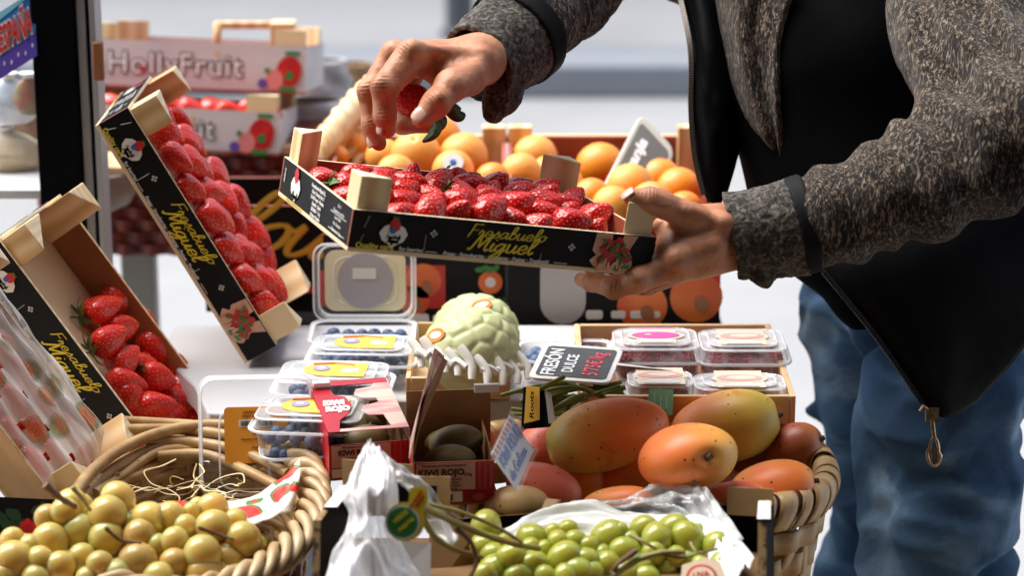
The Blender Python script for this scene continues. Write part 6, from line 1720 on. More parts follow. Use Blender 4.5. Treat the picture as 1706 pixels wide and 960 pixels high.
# ------------------------------------------------------------------ skin, cloth
def skin_mat():
    m, N, K, B = _nodes("tanned skin")
    tc = N.new("ShaderNodeTexCoord")
    def nz(sc, det, st=(1, 1, 1)):
        mp = N.new("ShaderNodeMapping"); mp.inputs["Scale"].default_value = st; K.new(tc.outputs["Object"], mp.inputs[0])
        n = N.new("ShaderNodeTexNoise"); n.inputs["Scale"].default_value = sc; n.inputs["Detail"].default_value = det; K.new(mp.outputs[0], n.inputs["Vector"]); return n.outputs["Fac"]
    cr = N.new("ShaderNodeValToRGB"); e = cr.color_ramp.elements
    e[0].position = .35; e[0].color = rgb(.38, .145, .066); e[1].position = .68; e[1].color = rgb(.55, .255, .140)
    K.new(nz(38, 5), cr.inputs[0]); K.new(cr.outputs[0], B.inputs["Base Color"])
    B.inputs["Roughness"].default_value = .50; B.inputs["Subsurface Weight"].default_value = .12; B.inputs["Subsurface Radius"].default_value = (1, .35, .2); B.inputs["Subsurface Scale"].default_value = .006
    v = N.new("ShaderNodeTexVoronoi"); v.feature = 'DISTANCE_TO_EDGE'; v.inputs["Scale"].default_value = 650; K.new(tc.outputs["Object"], v.inputs["Vector"])
    b = N.new("ShaderNodeBump"); b.inputs["Strength"].default_value = .22; b.inputs["Distance"].default_value = .0006; K.new(v.outputs["Distance"], b.inputs["Height"])
    b2 = N.new("ShaderNodeBump"); b2.inputs["Strength"].default_value = .35; b2.inputs["Distance"].default_value = .0016; K.new(nz(170, 4), b2.inputs["Height"]); K.new(b.outputs[0], b2.inputs["Normal"])
    K.new(b2.outputs[0], B.inputs["Normal"])
    return m
m_skin = skin_mat()
m_nail = mat("finger nail", (.62, .38, .30), .25, sss=.1, coat=.2)
def fleece_mat(name, light, dark, warm, st=(1, 1, 1), sc=95):
    m, N, K, B = _nodes(name)
    tc = N.new("ShaderNodeTexCoord"); mp = N.new("ShaderNodeMapping"); mp.inputs["Scale"].default_value = st; K.new(tc.outputs["Object"], mp.inputs[0])
    n = N.new("ShaderNodeTexNoise"); n.inputs["Scale"].default_value = sc; n.inputs["Detail"].default_value = 5; n.inputs["Roughness"].default_value = .65; n.inputs["Distortion"].default_value = 1.2; K.new(mp.outputs[0], n.inputs["Vector"])
    cr = N.new("ShaderNodeValToRGB"); e = cr.color_ramp.elements
    e[0].position = .45; e[0].color = rgb(*dark); e[1].position = .64; e[1].color = rgb(*light); x = e.new(.53); x.color = rgb(*warm)
    K.new(n.outputs["Fac"], cr.inputs[0]); K.new(cr.outputs[0], B.inputs["Base Color"])
    B.inputs["Roughness"].default_value = .95; B.inputs["Specular IOR Level"].default_value = .1; B.inputs["Sheen Weight"].default_value = .12; B.inputs["Sheen Roughness"].default_value = .6
    b = N.new("ShaderNodeBump"); b.inputs["Strength"].default_value = .7; b.inputs["Distance"].default_value = .003; K.new(n.outputs["Fac"], b.inputs["Height"]); K.new(b.outputs[0], B.inputs["Normal"])
    return m
m_fleece = fleece_mat("marled knit fleece", (.30, .235, .175), (.004, .0035, .0035), (.050, .033, .023), st=(2.4, 1.8, .6), sc=150)
m_cuff = fleece_mat("grey fleece cuff", (.17, .15, .125), (.030, .026, .023), (.085, .075, .063), sc=150)
m_black = mat("black vest cloth", (.0022, .0022, .0025), .9, col2=(.0035, .0035, .004), scale=12, spec=.03, bump=.3, bscale=30, bdist=.004)
m_lining = mat("black shiny lining", (.0022, .0022, .003), .5, spec=.08, bump=.25, bscale=18, bdist=.004)
m_band = mat("black elastic band", (.006, .006, .007), .7, spec=.15)
def denim_mat():
    m, N, K, B = _nodes("blue denim")
    tc = N.new("ShaderNodeTexCoord")
    mp = N.new("ShaderNodeMapping"); mp.inputs["Scale"].default_value = (1, 1, 1.8); K.new(tc.outputs["Object"], mp.inputs[0])
    n = N.new("ShaderNodeTexNoise"); n.inputs["Scale"].default_value = 7; n.inputs["Detail"].default_value = 7; n.inputs["Distortion"].default_value = .6; K.new(mp.outputs[0], n.inputs["Vector"])
    cr = N.new("ShaderNodeValToRGB"); e = cr.color_ramp.elements
    e[0].position = .38; e[0].color = rgb(.030, .070, .140); e[1].position = .66; e[1].color = rgb(.20, .30, .41); x_ = e.new(.52); x_.color = rgb(.060, .125, .215)
    K.new(n.outputs["Fac"], cr.inputs[0])
    w = N.new("ShaderNodeTexNoise"); w.inputs["Scale"].default_value = 900; w.inputs["Detail"].default_value = 2; K.new(tc.outputs["Object"], w.inputs["Vector"])
    mx = N.new("ShaderNodeMix"); mx.data_type = 'RGBA'; mx.blend_type = 'OVERLAY'; mx.inputs[0].default_value = .5; K.new(cr.outputs[0], mx.inputs[6]); K.new(w.outputs["Fac"], mx.inputs[7])
    K.new(mx.outputs[2], B.inputs["Base Color"]); B.inputs["Roughness"].default_value = .85; B.inputs["Specular IOR Level"].default_value = .2
    b = N.new("ShaderNodeBump"); b.inputs["Strength"].default_value = .4; b.inputs["Distance"].default_value = .001; K.new(w.outputs["Fac"], b.inputs["Height"]); K.new(b.outputs[0], B.inputs["Normal"])
    return m
m_denim = denim_mat()
m_hair = mat("dark hair", (.02, .014, .010), .6, col2=(.035, .022, .015), scale=120, stretch=(1, 1, 6), bump=.6, bscale=150)

person = thing('person', 'person in grey marled fleece and blue jeans holding the crate and picking up a strawberry', 'person', (P(1560, 480, 2.7).x, P(1560, 480, 2.7).y, 0))
PO = np.array(person.location)
def Q(u, v, d): return np.array(P(u, v, d)) - PO
def px(r, d): return r * d / FPX
# joints
shL, elL, wrL = Q(1590, -90, 2.52), Q(1735, 215, 2.25), Q(1215, 398, 2.30)
shR, elR, wrR = Q(1300, -90, 2.82), Q(1035, -120, 2.62), Q(812, 100, 2.36)
neck0, head0 = Q(1420, -150, 2.66), Q(1300, -345, 2.60)
hip = Q(1570, 520, 2.72)

# --- left hand under and over the crate's right end
hl = SDF()
D = 2.27
kk = .010
# palm block: wrist to knuckles
hl.chain([wrL + np.array([.05, .0, .0]), wrL, Q(1170, 405, 2.285), Q(1130, 425, 2.27)], [px(50, D), px(49, D), px(50, D), px(40, D)], .012)
hl.cap(Q(1200, 365, 2.285), Q(1148, 368, 2.27), px(24, D), px(25, D), .014)      # thumb root
hl.cap(Q(1195, 425, 2.29), Q(1120, 448, 2.275), px(26, D), px(24, D), .012)
hl.cap(Q(1190, 405, 2.31), Q(1130, 425, 2.32), px(36, D), px(28, D), .014)
# thumb
hl.chain([Q(1150, 362, 2.265), Q(1102, 340, 2.25), Q(1084, 333, 2.247), Q(1054, 330, 2.243)], [px(26, D), px(21, D), px(20, D), px(15.5, D)], .006)
hl.cap(Q(1100, 375, 2.28), Q(1125, 400, 2.28), px(13, D), px(26, D), .012)        # web
# index: along the lower front edge, tip bent back up under the crate
hl.chain([Q(1125, 440, 2.268), Q(1062, 466, 2.255), Q(1024, 479, 2.262), Q(985, 470, 2.30), Q(968, 466, 2.33)], [px(26, D), px(21, D), px(18.5, D), px(15, D), px(12, D)], .006)
# middle, ring, little finger farther back under the board
for (a, b, c, e, r) in (((1130, 448, 2.30), (1070, 474, 2.305), (1022, 476, 2.335), (985, 466, 2.365), 17), ((1136, 452, 2.33), (1080, 476, 2.345), (1040, 478, 2.375), (1010, 468, 2.40), 16), ((1142, 446, 2.355), (1095, 470, 2.38), (1065, 474, 2.40), (1040, 468, 2.42), 14)):
    hl.chain([Q(*a), Q(*b), Q(*c), Q(*e)], [px(r + 4, D), px(r, D), px(r - 1, D), px(r - 3.5, D)], .005)
# tendon ridges and wrist bone
hl.cap(Q(1205, 372, 2.262), Q(1150, 352, 2.252), px(7, D), px(7, D), .012)
hl.ell(Q(1208, 372, 2.262), np.eye(3), (.008, .008, .008), .012)
hl.cap(Q(1190, 410, 2.262), Q(1128, 430, 2.255), px(12, D), px(10, D), .016)
hl.ell(Q(1125, 432, 2.250), np.eye(3), (.009, .009, .009), .010)
hl.ell(Q(1062, 464, 2.247), np.eye(3), (.0085, .0085, .0085), .008)

# --- right hand picking up a strawberry
hr = SDF(); D = 2.32
# wrist and back of the hand
hr.cap(Q(842, 76, 2.395), Q(800, 100, 2.345), px(34, D), px(38, D), .012)
hr.cap(Q(800, 104, 2.345), Q(752, 118, 2.315), px(34, D), px(30, D), .016)
hr.cap(Q(795, 92, 2.35), Q(700, 98, 2.315), px(30, D), px(30, D), .014)
hr.cap(Q(790, 95, 2.36), Q(670, 100, 2.35), px(30, D), px(26, D), .014)
hr.cap(Q(770, 100, 2.37), Q(690, 105, 2.375), px(30, D), px(26, D), .014)
# index: knuckle - PIP - DIP - tip
I0, I1, I2, I3 = Q(684, 96, 2.30), Q(641, 145, 2.285), Q(641, 192, 2.292), Q(645, 216, 2.298)
hr.chain([I0, I1, I2, I3], [px(29, D), px(22, D), px(18.5, D), px(14.5, D)], .005)
# middle
J0, J1, J2, J3 = Q(658, 92, 2.335), Q(616, 153, 2.325), Q(620, 205, 2.328), Q(631, 238, 2.330)
hr.chain([J0, J1, J2, J3], [px(26, D), px(19.5, D), px(17, D), px(13.5, D)], .005)
# ring and little finger curled behind the strawberry
hr.chain([Q(672, 105, 2.375), Q(642, 165, 2.37), Q(672, 205, 2.358), Q(712, 208, 2.345)], [px(24, D), px(19, D), px(18, D), px(14, D)], .006)
hr.chain([Q(695, 112, 2.40), Q(665, 165, 2.405), Q(690, 195, 2.395), Q(722, 198, 2.38)], [px(21, D), px(16, D), px(15, D), px(12, D)], .006)
# thumb
T0, T1, T2, T3 = Q(780, 128, 2.315), Q(752, 142, 2.285), Q(727, 172, 2.27), Q(704, 197, 2.268)
hr.chain([Q(800, 112, 2.33), T0, T1, T2, T3], [px(28, D), px(29, D), px(25, D), px(21.5, D), px(17.5, D)], .008)
hr.cap(Q(722, 118, 2.33), Q(745, 135, 2.315), px(14, D), px(20, D), .014)      # web between thumb and index
# knuckles, tendons, creases
for c, r in (((684, 80, 2.288), 13), ((652, 84, 2.325), 12), ((636, 141, 2.275), 14), ((611, 148, 2.317), 12.5), ((733, 163, 2.258), 12), ((776, 138, 2.296), 15), ((803, 92, 2.318), 14)):
    hr.ell(Q(*c), np.eye(3), (px(r, D),) * 3, .009)
for a, b in (((790, 88, 2.318), (692, 80, 2.286)), ((795, 84, 2.33), (660, 82, 2.322)), ((798, 110, 2.31), (760, 140, 2.28))):
    hr.cap(Q(*a), Q(*b), px(5, D), px(7, D), .012)
def wrinkle(joints):
    J = [(np.array(Q(*c)), np.array(Q(*d_)) - np.array(Q(*c)), r) for c, d_, r in joints]
    def f(X):
        v = vnoise(X, 260, 1, 2) * .0005
        for c, ax, r in J:
            ax = ax / np.linalg.norm(ax); q = X - c; t = q @ ax; d = np.sqrt((q * q).sum(1))
            v = v + np.where(d < r * 1.6, .0006 * np.cos(t * 2 * PI / .0034) * np.exp(-(d / r) ** 2 * 1.2), 0)
        return v
    return f
def bounds(s, pad=.02):
    P_ = []
    for p in s.pr:
        if p[0] == 'c':
            P_ += [p[1] - p[3], p[1] + p[3], p[2] - p[4], p[2] + p[4]]
        else: P_ += [p[1] - p[3].max(), p[1] + p[3].max()]
    P_ = np.array(P_); return P_.min(0) - pad, P_.max(0) + pad
partsB = []
lo, hi_ = bounds(hl, .012); v, f = surface_nets(hl.ev, lo, hi_, .0013, wrinkle([((1088, 320, 2.235), (1054, 318, 2.235), .010), ((1062, 455, 2.24), (1020, 470, 2.24), .012), ((1024, 475, 2.25), (990, 470, 2.27), .010)])); partsB.append((v, f))
lo, hi_ = bounds(hr, .012); v, f = surface_nets(hr.ev, lo, hi_, .0012, wrinkle([((636, 138, 2.272), (637, 170, 2.272), .011), ((641, 192, 2.28), (643, 214, 2.28), .009), ((610, 148, 2.312), (614, 180, 2.315), .010), ((620, 205, 2.315), (626, 225, 2.315), .008), ((729, 166, 2.255), (712, 186, 2.255), .011), ((676, 78, 2.285), (650, 110, 2.285), .012)])); partsB.append((v, f))
# rest of the figure (mostly under the clothes)
bd = SDF()
bd.cap(Q(1290, 384, 2.29), Q(1560, 300, 2.265), .027, .036, .02); bd.cap(Q(1560, 300, 2.265), elL, .036, .040, .02); bd.cap(elL, shL, .042, .052, .02)
bd.cap(Q(868, 50, 2.42), Q(940, -25, 2.50), .027, .034, .02); bd.cap(Q(940, -25, 2.50), elR, .034, .040, .02); bd.cap(elR, shR, .042, .052, .02)
ch = (shL + shR) / 2
bd.cap(shL, shR, .06, .06, .05); bd.cap(ch - np.array([0, 0, .10]), hip + np.array([0, 0, .12]), .125, .115, .06); bd.cap(hip + np.array([0, -.07, .0]), hip + np.array([0, .07, 0]), .09, .09, .05)
bd.cap(ch, neck0, .07, .055, .03); bd.cap(neck0, head0, .054, .06, .03)
fd = np.array([-.80, -.10, -.58]); fd /= np.linalg.norm(fd); upv = np.array([-.45, -.05, .78]); upv -= fd * (upv @ fd); upv /= np.linalg.norm(upv); rtv = np.cross(fd, upv)
HR = np.stack([fd, rtv, upv], 1)
bd.ell(head0, HR, (.098, .076, .112), .02); bd.ell(head0 + fd * .045 - upv * .055, HR, (.050, .048, .060), .03)
bd.cap(head0 + fd * .095 + upv * .005, head0 + fd * .118 - upv * .030, .008, .014, .012)      # nose
bd.ell(head0 + fd * .094 - upv * .062, HR, (.014, .026, .006), .006); bd.ell(head0 + fd * .092 - upv * .074, HR, (.014, .022, .007), .006)
bd.cap(head0 + fd * .080 + rtv * .045 + upv * .025, head0 + fd * .096 + rtv * .010 + upv * .028, .009, .010, .012); bd.cap(head0 + fd * .080 - rtv * .045 + upv * .025, head0 + fd * .096 - rtv * .010 + upv * .028, .009, .010, .012)
for s_ in (-1, 1): bd.ell(head0 + rtv * s_ * .078 - upv * .005, HR, (.018, .006, .030), .006)
kneeN, kneeF = Q(1560, 1000, 2.62), Q(1420, 990, 2.86)
footN, footF = np.array([.0, -.10, .06]), np.array([-.06, .13, .06])
bd.chain([hip + np.array([0, -.085, -.03]), Q(1575, 700, 2.62), kneeN, footN], [.065, .062, .050, .035], .03); bd.chain([hip + np.array([0, .07, -.03]), Q(1436, 760, 2.86), kneeF + np.array([.02, 0, 0]), footF], [.05, .034, .032, .03], .02)
lo, hi_ = bounds(bd, .03); v, f = surface_nets(bd.ev, lo, hi_, .0075); partsB.append((v, f))
body = mesh_obj('body', np_mesh("body", partsB, [m_skin]), person)
for k, s_ in ((0, -1), (1, 1)):
    b = MB(); b.ell((0, 0, 0), (.012, .012, .012), 16, 12); o = b.build('eye', mat("eye white", (.7, .68, .65), .2), person, Matrix.Translation(Vector(head0 + fd * .080 + rtv * s_ * .030 + upv * .008)), smooth=180)
    b = MB(); b.ell((0, 0, 0), (.0055, .0055, .0055), 12, 8); b.build('iris', mat("brown iris", (.05, .025, .01), .2), o, Matrix.Translation(Vector(fd * .0085)), smooth=180)
hs_ = SDF(); hs_.ell(head0 - fd * .012 + upv * .022, HR, (.104, .086, .108), .02); hs_.cut(head0 + fd * .085 - upv * .03, HR, (.08, .12, .085)); hs_.cut(head0 + fd * .03 - upv * .11, HR, (.12, .12, .07))
lo, hi_ = bounds(hs_, .02); v, f = surface_nets(hs_.ev, lo, hi_, .005, lambda X: vnoise(X, 90, 4, 2) * .006)
mesh_obj('hair', np_mesh("hair", [(v, f)], [m_hair]), person)
# nails
def nail(c, nrm, along, w, l):
    z = Vector(nrm).normalized(); x = Vector(along); x = (x - z * x.dot(z)).normalized(); y = z.cross(x)
    M = Matrix((x, y, z)).transposed().to_4x4(); M.translation = Vector(c)
    rows = []
    for i in range(9):
        a = -1 + 2 * i / 8; row = []
        for k in range(9):
            b_ = -1 + 2 * k / 8
            ww = w * (1 - .35 * max(0, a) ** 3 - .25 * max(0, -a) ** 3); row.append((a * l, b_ * ww, -.0016 * b_ * b_ - .0008 * a * a))
        rows.append(row)
    b = MB(); b.grid(rows); b.build('finger_nail', m_nail, person, M, smooth=180, solid=.0008)
def surf(s, c, direction, r0=.03):
    """march from outside along -direction to the surface"""
    c = np.array(c); d = np.array(direction); d = d / np.linalg.norm(d); p = c + d * r0
    for _ in range(60):
        e = s.ev(p[None])[0]
        if e < 1e-4: break
        p = p - d * e * .8
    return p
to_cam = np.array(-FWD); upc = np.array(UP); rtc = np.array(RT)
n1 = to_cam * .9 + upc * .25 - rtc * .25; c1_ = surf(hr, Q(703, 196, 2.268), n1); nail(c1_ + n1 / np.linalg.norm(n1) * .0004, n1, T3 - T2, .0068, .0075)
n2 = upc * .62 - rtc * .6 + to_cam * .5; c2_ = surf(hl, Q(1052, 330, 2.243), n2); nail(c2_ + n2 / np.linalg.norm(n2) * .0003, n2, Q(1054, 330, 2.243) - Q(1084, 333, 2.247), .0062, .0070)
n3 = to_cam * .45 - rtc * .8 - upc * .0; c3_ = surf(hr, Q(630, 236, 2.33), n3 + 0); nail(c3_, to_cam * .8 - rtc * .5, J3 - J2, .0052, .0062)
n4 = to_cam * .6 + rtc * -.7; c4_ = surf(hr, Q(646, 214, 2.298), n4); nail(c4_, n4, I3 - I2, .0052, .0062)
# the strawberry between the fingers
sb_ = mesh_obj('strawberry', SB[2]); sb_.matrix_world = axis_matrix(P(718, 180, 2.350), (-1, .1, .45), 1.0, 1.0)
put(sb_, 'dark strawberry held between thumb and fingers of the upper hand', 'strawberry')
mesh_obj('calyx', calyx_mesh(5, 7, .022), sb_)
b = MB()
for pts, w in (([(722, 192, 2.315), (728, 210, 2.30), (720, 225, 2.295), (704, 236, 2.292)], .0052), ([(735, 170, 2.33), (752, 182, 2.33), (764, 192, 2.335), (775, 190, 2.34)], .0075), ([(728, 185, 2.32), (738, 200, 2.31), (736, 216, 2.305)], .004)):
    pl = crom([P(*p) for p in pts], 5); n = len(pl); rows = []
    for i, p in enumerate(pl):
        ww = w * math.sin(PI * (.12 + .86 * i / (n - 1))) ** .7; t = (pl[min(i + 1, n - 1)] - pl[max(i - 1, 0)]).normalized(); sd_ = t.cross(FWD).normalized()
        rows.append([p - sd_ * ww + FWD * .003, p, p + sd_ * ww + FWD * .003])
    b.grid(rows)
lf = b.build('sepals', mat("dark calyx green", (.035, .07, .02), .5), None, smooth=60, solid=.0008)
lf.parent = sb_; lf.matrix_parent_inverse = sb_.matrix_world.inverted()

# --- jacket sleeves with folds
def fold(axis_a, axis_b, amp, wl, seed, cloth=.0012):
    a = np.array(axis_a); b = np.array(axis_b); ax = (b - a) / np.linalg.norm(b - a); Ln = np.linalg.norm(b - a)
    def f(X):
        q = X - a; t = q @ ax; w = vnoise(X, 11, seed, 2)
        fl = np.sin(t * 2 * PI / wl + w * 7.0) * (.35 + .65 * np.clip(t / Ln, 0, 1) ** 1.5)
        ridge = 1 - 2 * np.abs(vnoise(X * np.array([1, 1, 1]), 16, seed + 3, 1)) * 2
        return amp * fl * .8 + amp * .5 * ridge + vnoise(X, 330, seed, 1) * cloth
    return f
sl_ = SDF()
cuL = Q(1345, 372, 2.29)
sl_.chain([Q(1330, 374, 2.29), Q(1400, 352, 2.285), Q(1560, 300, 2.265), elL], [px(70, D), px(76, D), px(80, D), px(98, D)], .02)
sl_.chain([elL, Q(1650, 60, 2.38), shL], [px(105, D), px(120, D), px(125, D)], .03)
sl_.cap(Q(1600, 120, 2.33), Q(1560, 40, 2.40), px(70, D), px(80, D), .04)
sl_.cap(Q(1500, 300, 2.275), Q(1600, 225, 2.30), px(62, D), px(80, D), .03)
dL = fold(wrL, elL, .0075, .045, 3)
def cut_at(f, p, nrm):
    n = np.array(nrm) / np.linalg.norm(nrm); p = np.array(p)
    return lambda X: np.maximum(f(X), -((X - p) @ n))
lo, hi_ = bounds(sl_, .03)
jk = mesh_obj('fleece_jacket', bpy.data.meshes.new("tmp"), person)
fL = cut_at(sl_.ev, Q(1340, 372, 2.29), Q(1440, 345, 2.285) - Q(1340, 372, 2.29))
v, f = surface_nets(fL, lo, hi_, .0026, dL); jp = [(v, f, 0)]
# right sleeve
sr_ = SDF()
sr_.chain([Q(868, 50, 2.42), Q(940, -25, 2.50), elR], [px(84, D), px(88, D), px(92, D)], .02)
sr_.chain([elR, Q(1160, -95, 2.72), shR], [px(98, D), px(105, D), px(110, D)], .03)
fR = cut_at(sr_.ev, Q(862, 58, 2.415), Q(930, -20, 2.49) - Q(862, 58, 2.415))
lo, hi_ = bounds(sr_, .03); v, f = surface_nets(fR, lo, hi_, .0026, fold(wrR, elR, .005, .04, 7)); jp.append((v, f, 0))
# fleece shoulders and back
sh_d = SDF(); sh_d.cap(shL, shR, .085, .085, .05); sh_d.cap(shL + np.array([.03, -.0, -.05]), Q(1700, 350, 2.62), .07, .07, .05); sh_d.cap(ch, neck0, .085, .07, .04)
lo, hi_ = bounds(sh_d, .03); v, f = surface_nets(sh_d.ev, lo, hi_, .005, lambda X: vnoise(X, 14, 2, 2) * .012); jp.append((v, f, 0))
jk.data = np_mesh("fleece_jacket", jp, [m_fleece])
# cuffs: short flared tubes of grey fleece with a black band behind
def tube_sdf_mesh(c0, c1, r0, r1, wall, res, disp, sq=1.0):
    a, b = np.array(c0), np.array(c1); ax = (b - a); Ln = np.linalg.norm(ax); ax = ax / Ln
    def f(X):
        q = X - a; t = q @ ax; rad = q - t[:, None] * ax
        rad = rad - np.outer((rad @ np.array([0, 0, 1.])) * (1 - 1 / sq), np.array([0, 0, 1.]))
        r = np.sqrt((rad * rad).sum(1)); R_ = r0 + (r1 - r0) * np.clip(t / Ln, 0, 1)
        return np.maximum(np.abs(r - R_) - wall, np.maximum(-t, t - Ln))
    lo = np.minimum(a, b) - max(r0, r1) * sq - .012; hi2 = np.maximum(a, b) + max(r0, r1) * sq + .012
    return surface_nets(f, lo, hi2, res, disp)
cd_ = lambda X: vnoise(X, 300, 5, 2) * .0022 + vnoise(X, 45, 8, 1) * .003
cp = [tube_sdf_mesh(Q(1218, 396, 2.295), Q(1336, 376, 2.29), px(62, D), px(70, D), .0028, .0020, cd_, 1.10)]
cp.append(tube_sdf_mesh(Q(795, 108, 2.372), Q(858, 62, 2.412), px(66, D), px(80, D), .0028, .0020, cd_, 1.05))
# the turned-down corner of the left cuff
cn = SDF(); cn.cap(Q(1262, 440, 2.285), Q(1276, 474, 2.280), px(20, D), px(8, D), .02); cn.cap(Q(1262, 440, 2.285), Q(1320, 440, 2.29), px(20, D), px(14, D), .02)
lo, hi_ = bounds(cn, .015); cp.append(surface_nets(cn.ev, lo, hi_, .0022, cd_))
cn = SDF(); cn.cap(Q(838, 150, 2.38), Q(820, 190, 2.37), px(26, D), px(16, D), .02); cn.cap(Q(845, 120, 2.39), Q(838, 160, 2.38), px(26, D), px(26, D), .02)
lo, hi_ = bounds(cn, .015); cp.append(surface_nets(cn.ev, lo, hi_, .0022, cd_))
for p_ in (cp[0:1] + cp[2:3], cp[1:2] + cp[3:4]):
    mesh_obj('cuff', np_mesh("cuff", [(a, b_, 0) for a, b_ in p_], [m_cuff]), person)
for a, b_, ra, rb in ((Q(1322, 378, 2.29), Q(1350, 371, 2.29), px(72, D), px(73, D)), (Q(852, 67, 2.408), Q(872, 48, 2.422), px(84, D), px(86, D))):
    v, f = tube_sdf_mesh(a, b_, ra, rb, .0030, .0022, lambda X: vnoise(X, 45, 8, 1) * .002, 1.06)
    mesh_obj('cuff_band', np_mesh("cuff_band", [(v, f, 0)], [m_band]), person)
# black vest: torso
vs_ = SDF()
vs_.chain([Q(1430, -60, 2.62), Q(1400, 120, 2.58), Q(1420, 300, 2.58), Q(1480, 440, 2.62)], [px(170, 2.6), px(175, 2.6), px(165, 2.6), px(120, 2.6)], .05)
vs_.cap(Q(1560, 60, 2.64), Q(1600, 420, 2.64), px(170, 2.6), px(140, 2.6), .05)
lo, hi_ = bounds(vs_, .03); v, f = surface_nets(vs_.ev, lo, hi_, .005, lambda X: vnoise(X, 9, 6, 2) * .02)
mesh_obj('vest', np_mesh("vest", [(v, f, 0)], [m_black]), person)
# jeans
je = SDF()
hN, hF = Q(1600, 520, 2.62), Q(1440, 500, 2.84)
je.chain([hN, Q(1575, 700, 2.60), kneeN, Q(1560, 1350, 2.72), footN + np.array([0, 0, .03])], [px(130, 2.6), px(128, 2.6), px(118, 2.6), .070, .065], .03)
je.chain([hF, Q(1432, 640, 2.84), Q(1436, 800, 2.86), kneeF + np.array([.02, 0, 0]), footF + np.array([0, 0, .03])], [px(90, 2.84), px(78, 2.84), px(68, 2.84), .062, .060], .02)
je.cap(hip + np.array([-.0, -.05, .04]), hip + np.array([0, .09, .02]), .105, .10, .05)
je.cap(Q(1395, 520, 2.83), Q(1410, 600, 2.83), px(52, 2.8), px(45, 2.8), .03)
def jd(X):
    w = vnoise(X, 6, 2, 2)
    r = 1 - 2.4 * np.abs(vnoise(X * np.array([1, 1, 1.6]), 8.5, 5, 1))
    return .004 * np.sin(X[:, 2] * 2 * PI / .12 + w * 12 + X[:, 0] * 20) + .007 * r - .018 * np.maximum(0, 1 - 8 * np.abs(vnoise(X * np.array([1, 1, 1.7]), 9, 12, 1))) + .006 * np.maximum(0, 1 - 5 * np.abs(vnoise(X * np.array([.8, 1, 1.5]), 16, 9, 1))) + .0008 * vnoise(X, 200, 1, 1)
lo, hi_ = bounds(je, .03); v, f = surface_nets(je.ev, lo, hi_, .0042, jd)
jn = mesh_obj('jeans', np_mesh("jeans", [(v, f, 0)], [m_denim]), person)
# shoes
for c in (footN, footF):
    s = SDF(); s.cap(c + np.array([.02, 0, -.02]), c + np.array([-.16, 0, -.035]), .045, .032, .02); lo, hi_ = bounds(s, .015); v, f = surface_nets(s.ev, lo, hi_, .006)
    v[:, 2] = np.maximum(v[:, 2], .001); mesh_obj('shoe', np_mesh("shoe", [(v, f, 0)], [m_black]), person)
# hanging jacket fronts: thick sheets through control points
def panel(name, m, ctrl, solid, seed, wr=.004, nu=30, nv=40):
    o = sheet(name, m, ctrl, person, nu, nv, solid, wr, seed, To=Matrix.Translation(-Vector(PO)), freq=4); return o
panel('jacket_front', m_lining, [[(1340, 300, 2.46), (1440, 330, 2.45), (1560, 320, 2.46), (1740, 240, 2.50)],
                                 [(1372, 455, 2.42), (1450, 440, 2.41), (1570, 420, 2.42), (1750, 380, 2.46)],
                                 [(1448, 545, 2.42), (1500, 540, 2.41), (1590, 530, 2.42), (1740, 520, 2.46)],
                                 [(1505, 625, 2.43), (1540, 622, 2.42), (1590, 620, 2.43), (1690, 600, 2.46)],
                                 [(1543, 682, 2.44), (1558, 690, 2.44), (1580, 690, 2.44), (1625, 672, 2.46)]], .005, 4)
panel('jacket_front', m_lining, [[(1128, -40, 2.60), (1160, -40, 2.58), (1210, -40, 2.60), (1250, -40, 2.66)],
                                 [(1150, 80, 2.56), (1180, 90, 2.54), (1220, 95, 2.57), (1250, 110, 2.62)],
                                 [(1150, 180, 2.55), (1185, 185, 2.53), (1215, 190, 2.55), (1238, 200, 2.60)],
                                 [(1158, 260, 2.55), (1188, 262, 2.53), (1212, 262, 2.55), (1226, 262, 2.58)],
                                 [(1172, 325, 2.55), (1185, 340, 2.55), (1196, 342, 2.55), (1206, 330, 2.56)]], .005, 6)
panel('fleece_front', m_fleece, [[(1190, -40, 2.56), (1230, -40, 2.50), (1275, -40, 2.50), (1330, -40, 2.48)],
                                 [(1205, 60, 2.56), (1235, 65, 2.50), (1262, 60, 2.50), (1300, 60, 2.48)],
                                 [(1222, 140, 2.55), (1250, 150, 2.50), (1275, 150, 2.50), (1296, 150, 2.48)],
                                 [(1248, 205, 2.54), (1272, 218, 2.50), (1290, 215, 2.50), (1300, 215, 2.49)],
                                 [(1276, 238, 2.53), (1290, 252, 2.51), (1299, 258, 2.51), (1303, 262, 2.50)]], .006, 8, wr=.003)
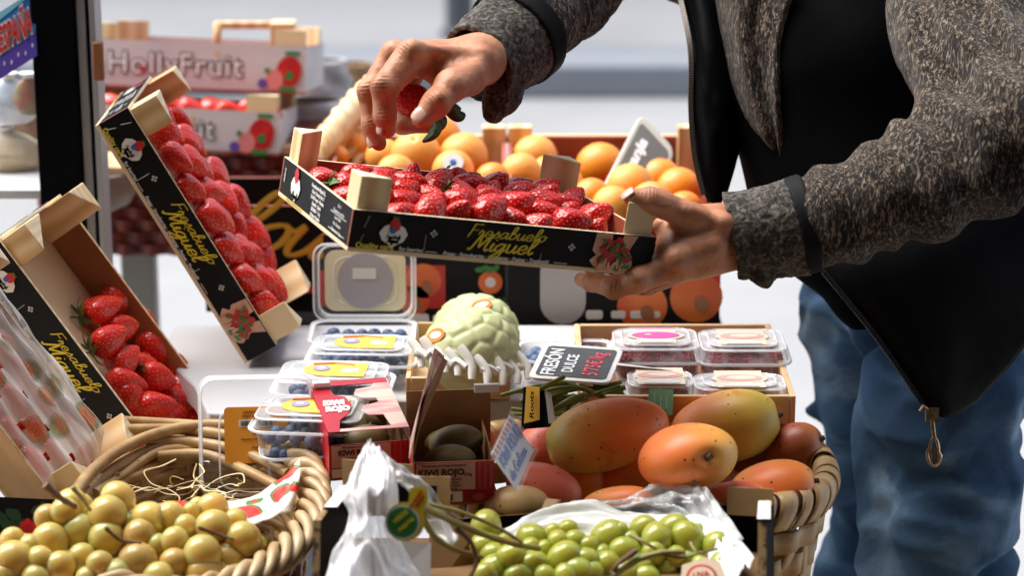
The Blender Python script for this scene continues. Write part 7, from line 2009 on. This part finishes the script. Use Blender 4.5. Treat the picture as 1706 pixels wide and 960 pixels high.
# zips: rows of small teeth, pull tab
m_zip = mat("dull zip metal", (.30, .26, .22), .35, metal=.8)
def zipper(pts, n, m, label=None):
    pl = crom([tuple(Q(*p)) for p in pts], 20); z = thing_child = MB()
    L_ = [0]
    for i in range(1, len(pl)): L_.append(L_[-1] + (pl[i] - pl[i - 1]).length)
    z.tube(pl, .0028, 6, 1, flat=(.5, 1))
    for k in range(n):
        s = L_[-1] * (k + .5) / n; i = max(j for j in range(len(L_)) if L_[j] <= s); i = min(i, len(pl) - 2); p = pl[i].lerp(pl[i + 1], (s - L_[i]) / max(1e-6, L_[i + 1] - L_[i]))
        t = (pl[i + 1] - pl[i]).normalized(); sd_ = t.cross(FWD).normalized()
        M = Matrix((t, sd_, -FWD)).transposed().to_4x4(); M.translation = p
        z.box(-.0009, .0009, -.0030, .0022, -.0012, .0030, 0, M)
    return z.build('zipper', [m, m_band], person, smooth=0)
zipper([(1372, 452, 2.412), (1448, 545, 2.412), (1505, 625, 2.422), (1545, 686, 2.432)], 60, mat("black zip teeth", (.02, .02, .02), .4))
zipper([(1128, -30, 2.59), (1150, 80, 2.55), (1151, 180, 2.54), (1157, 260, 2.54), (1172, 325, 2.54)], 90, m_zip)
pt = P(1552, 690, 2.42); pz = MB()
To_ = Matrix.Translation(pt - Vector(PO)) @ face_frame((0, 0, 0), RT, UP)
m_brass = mat("worn brass zip", (.45, .30, .16), .35, metal=.9, col2=(.25, .17, .10), scale=200)
pz.box(-.006, .007, -.008, .006, -.003, .003, 0, To_); pz.tube([To_ @ Vector(p) for p in ((-.004, .004, .002), (-.009, .008, .003), (-.012, .003, .002))], .0018, 6)
pz.tube([To_ @ Vector(p) for p in ((.000, -.006, .003), (.001, -.016, .004), (.002, -.024, .004))], .0022, 6)
pz.tube([To_ @ Vector((.002 + .0055 * math.sin(a) * (1.25 if math.cos(a) < 0 else .8), -.038 + .014 * math.cos(a), .004)) for a in np.linspace(0, 2 * PI, 24, endpoint=False)], .0018, 6, closed=True)
pz.box(-.001, .005, -.050, -.034, .0030, .0048, 0, To_)
pz.build('zip_pull', m_brass, person, smooth=40)
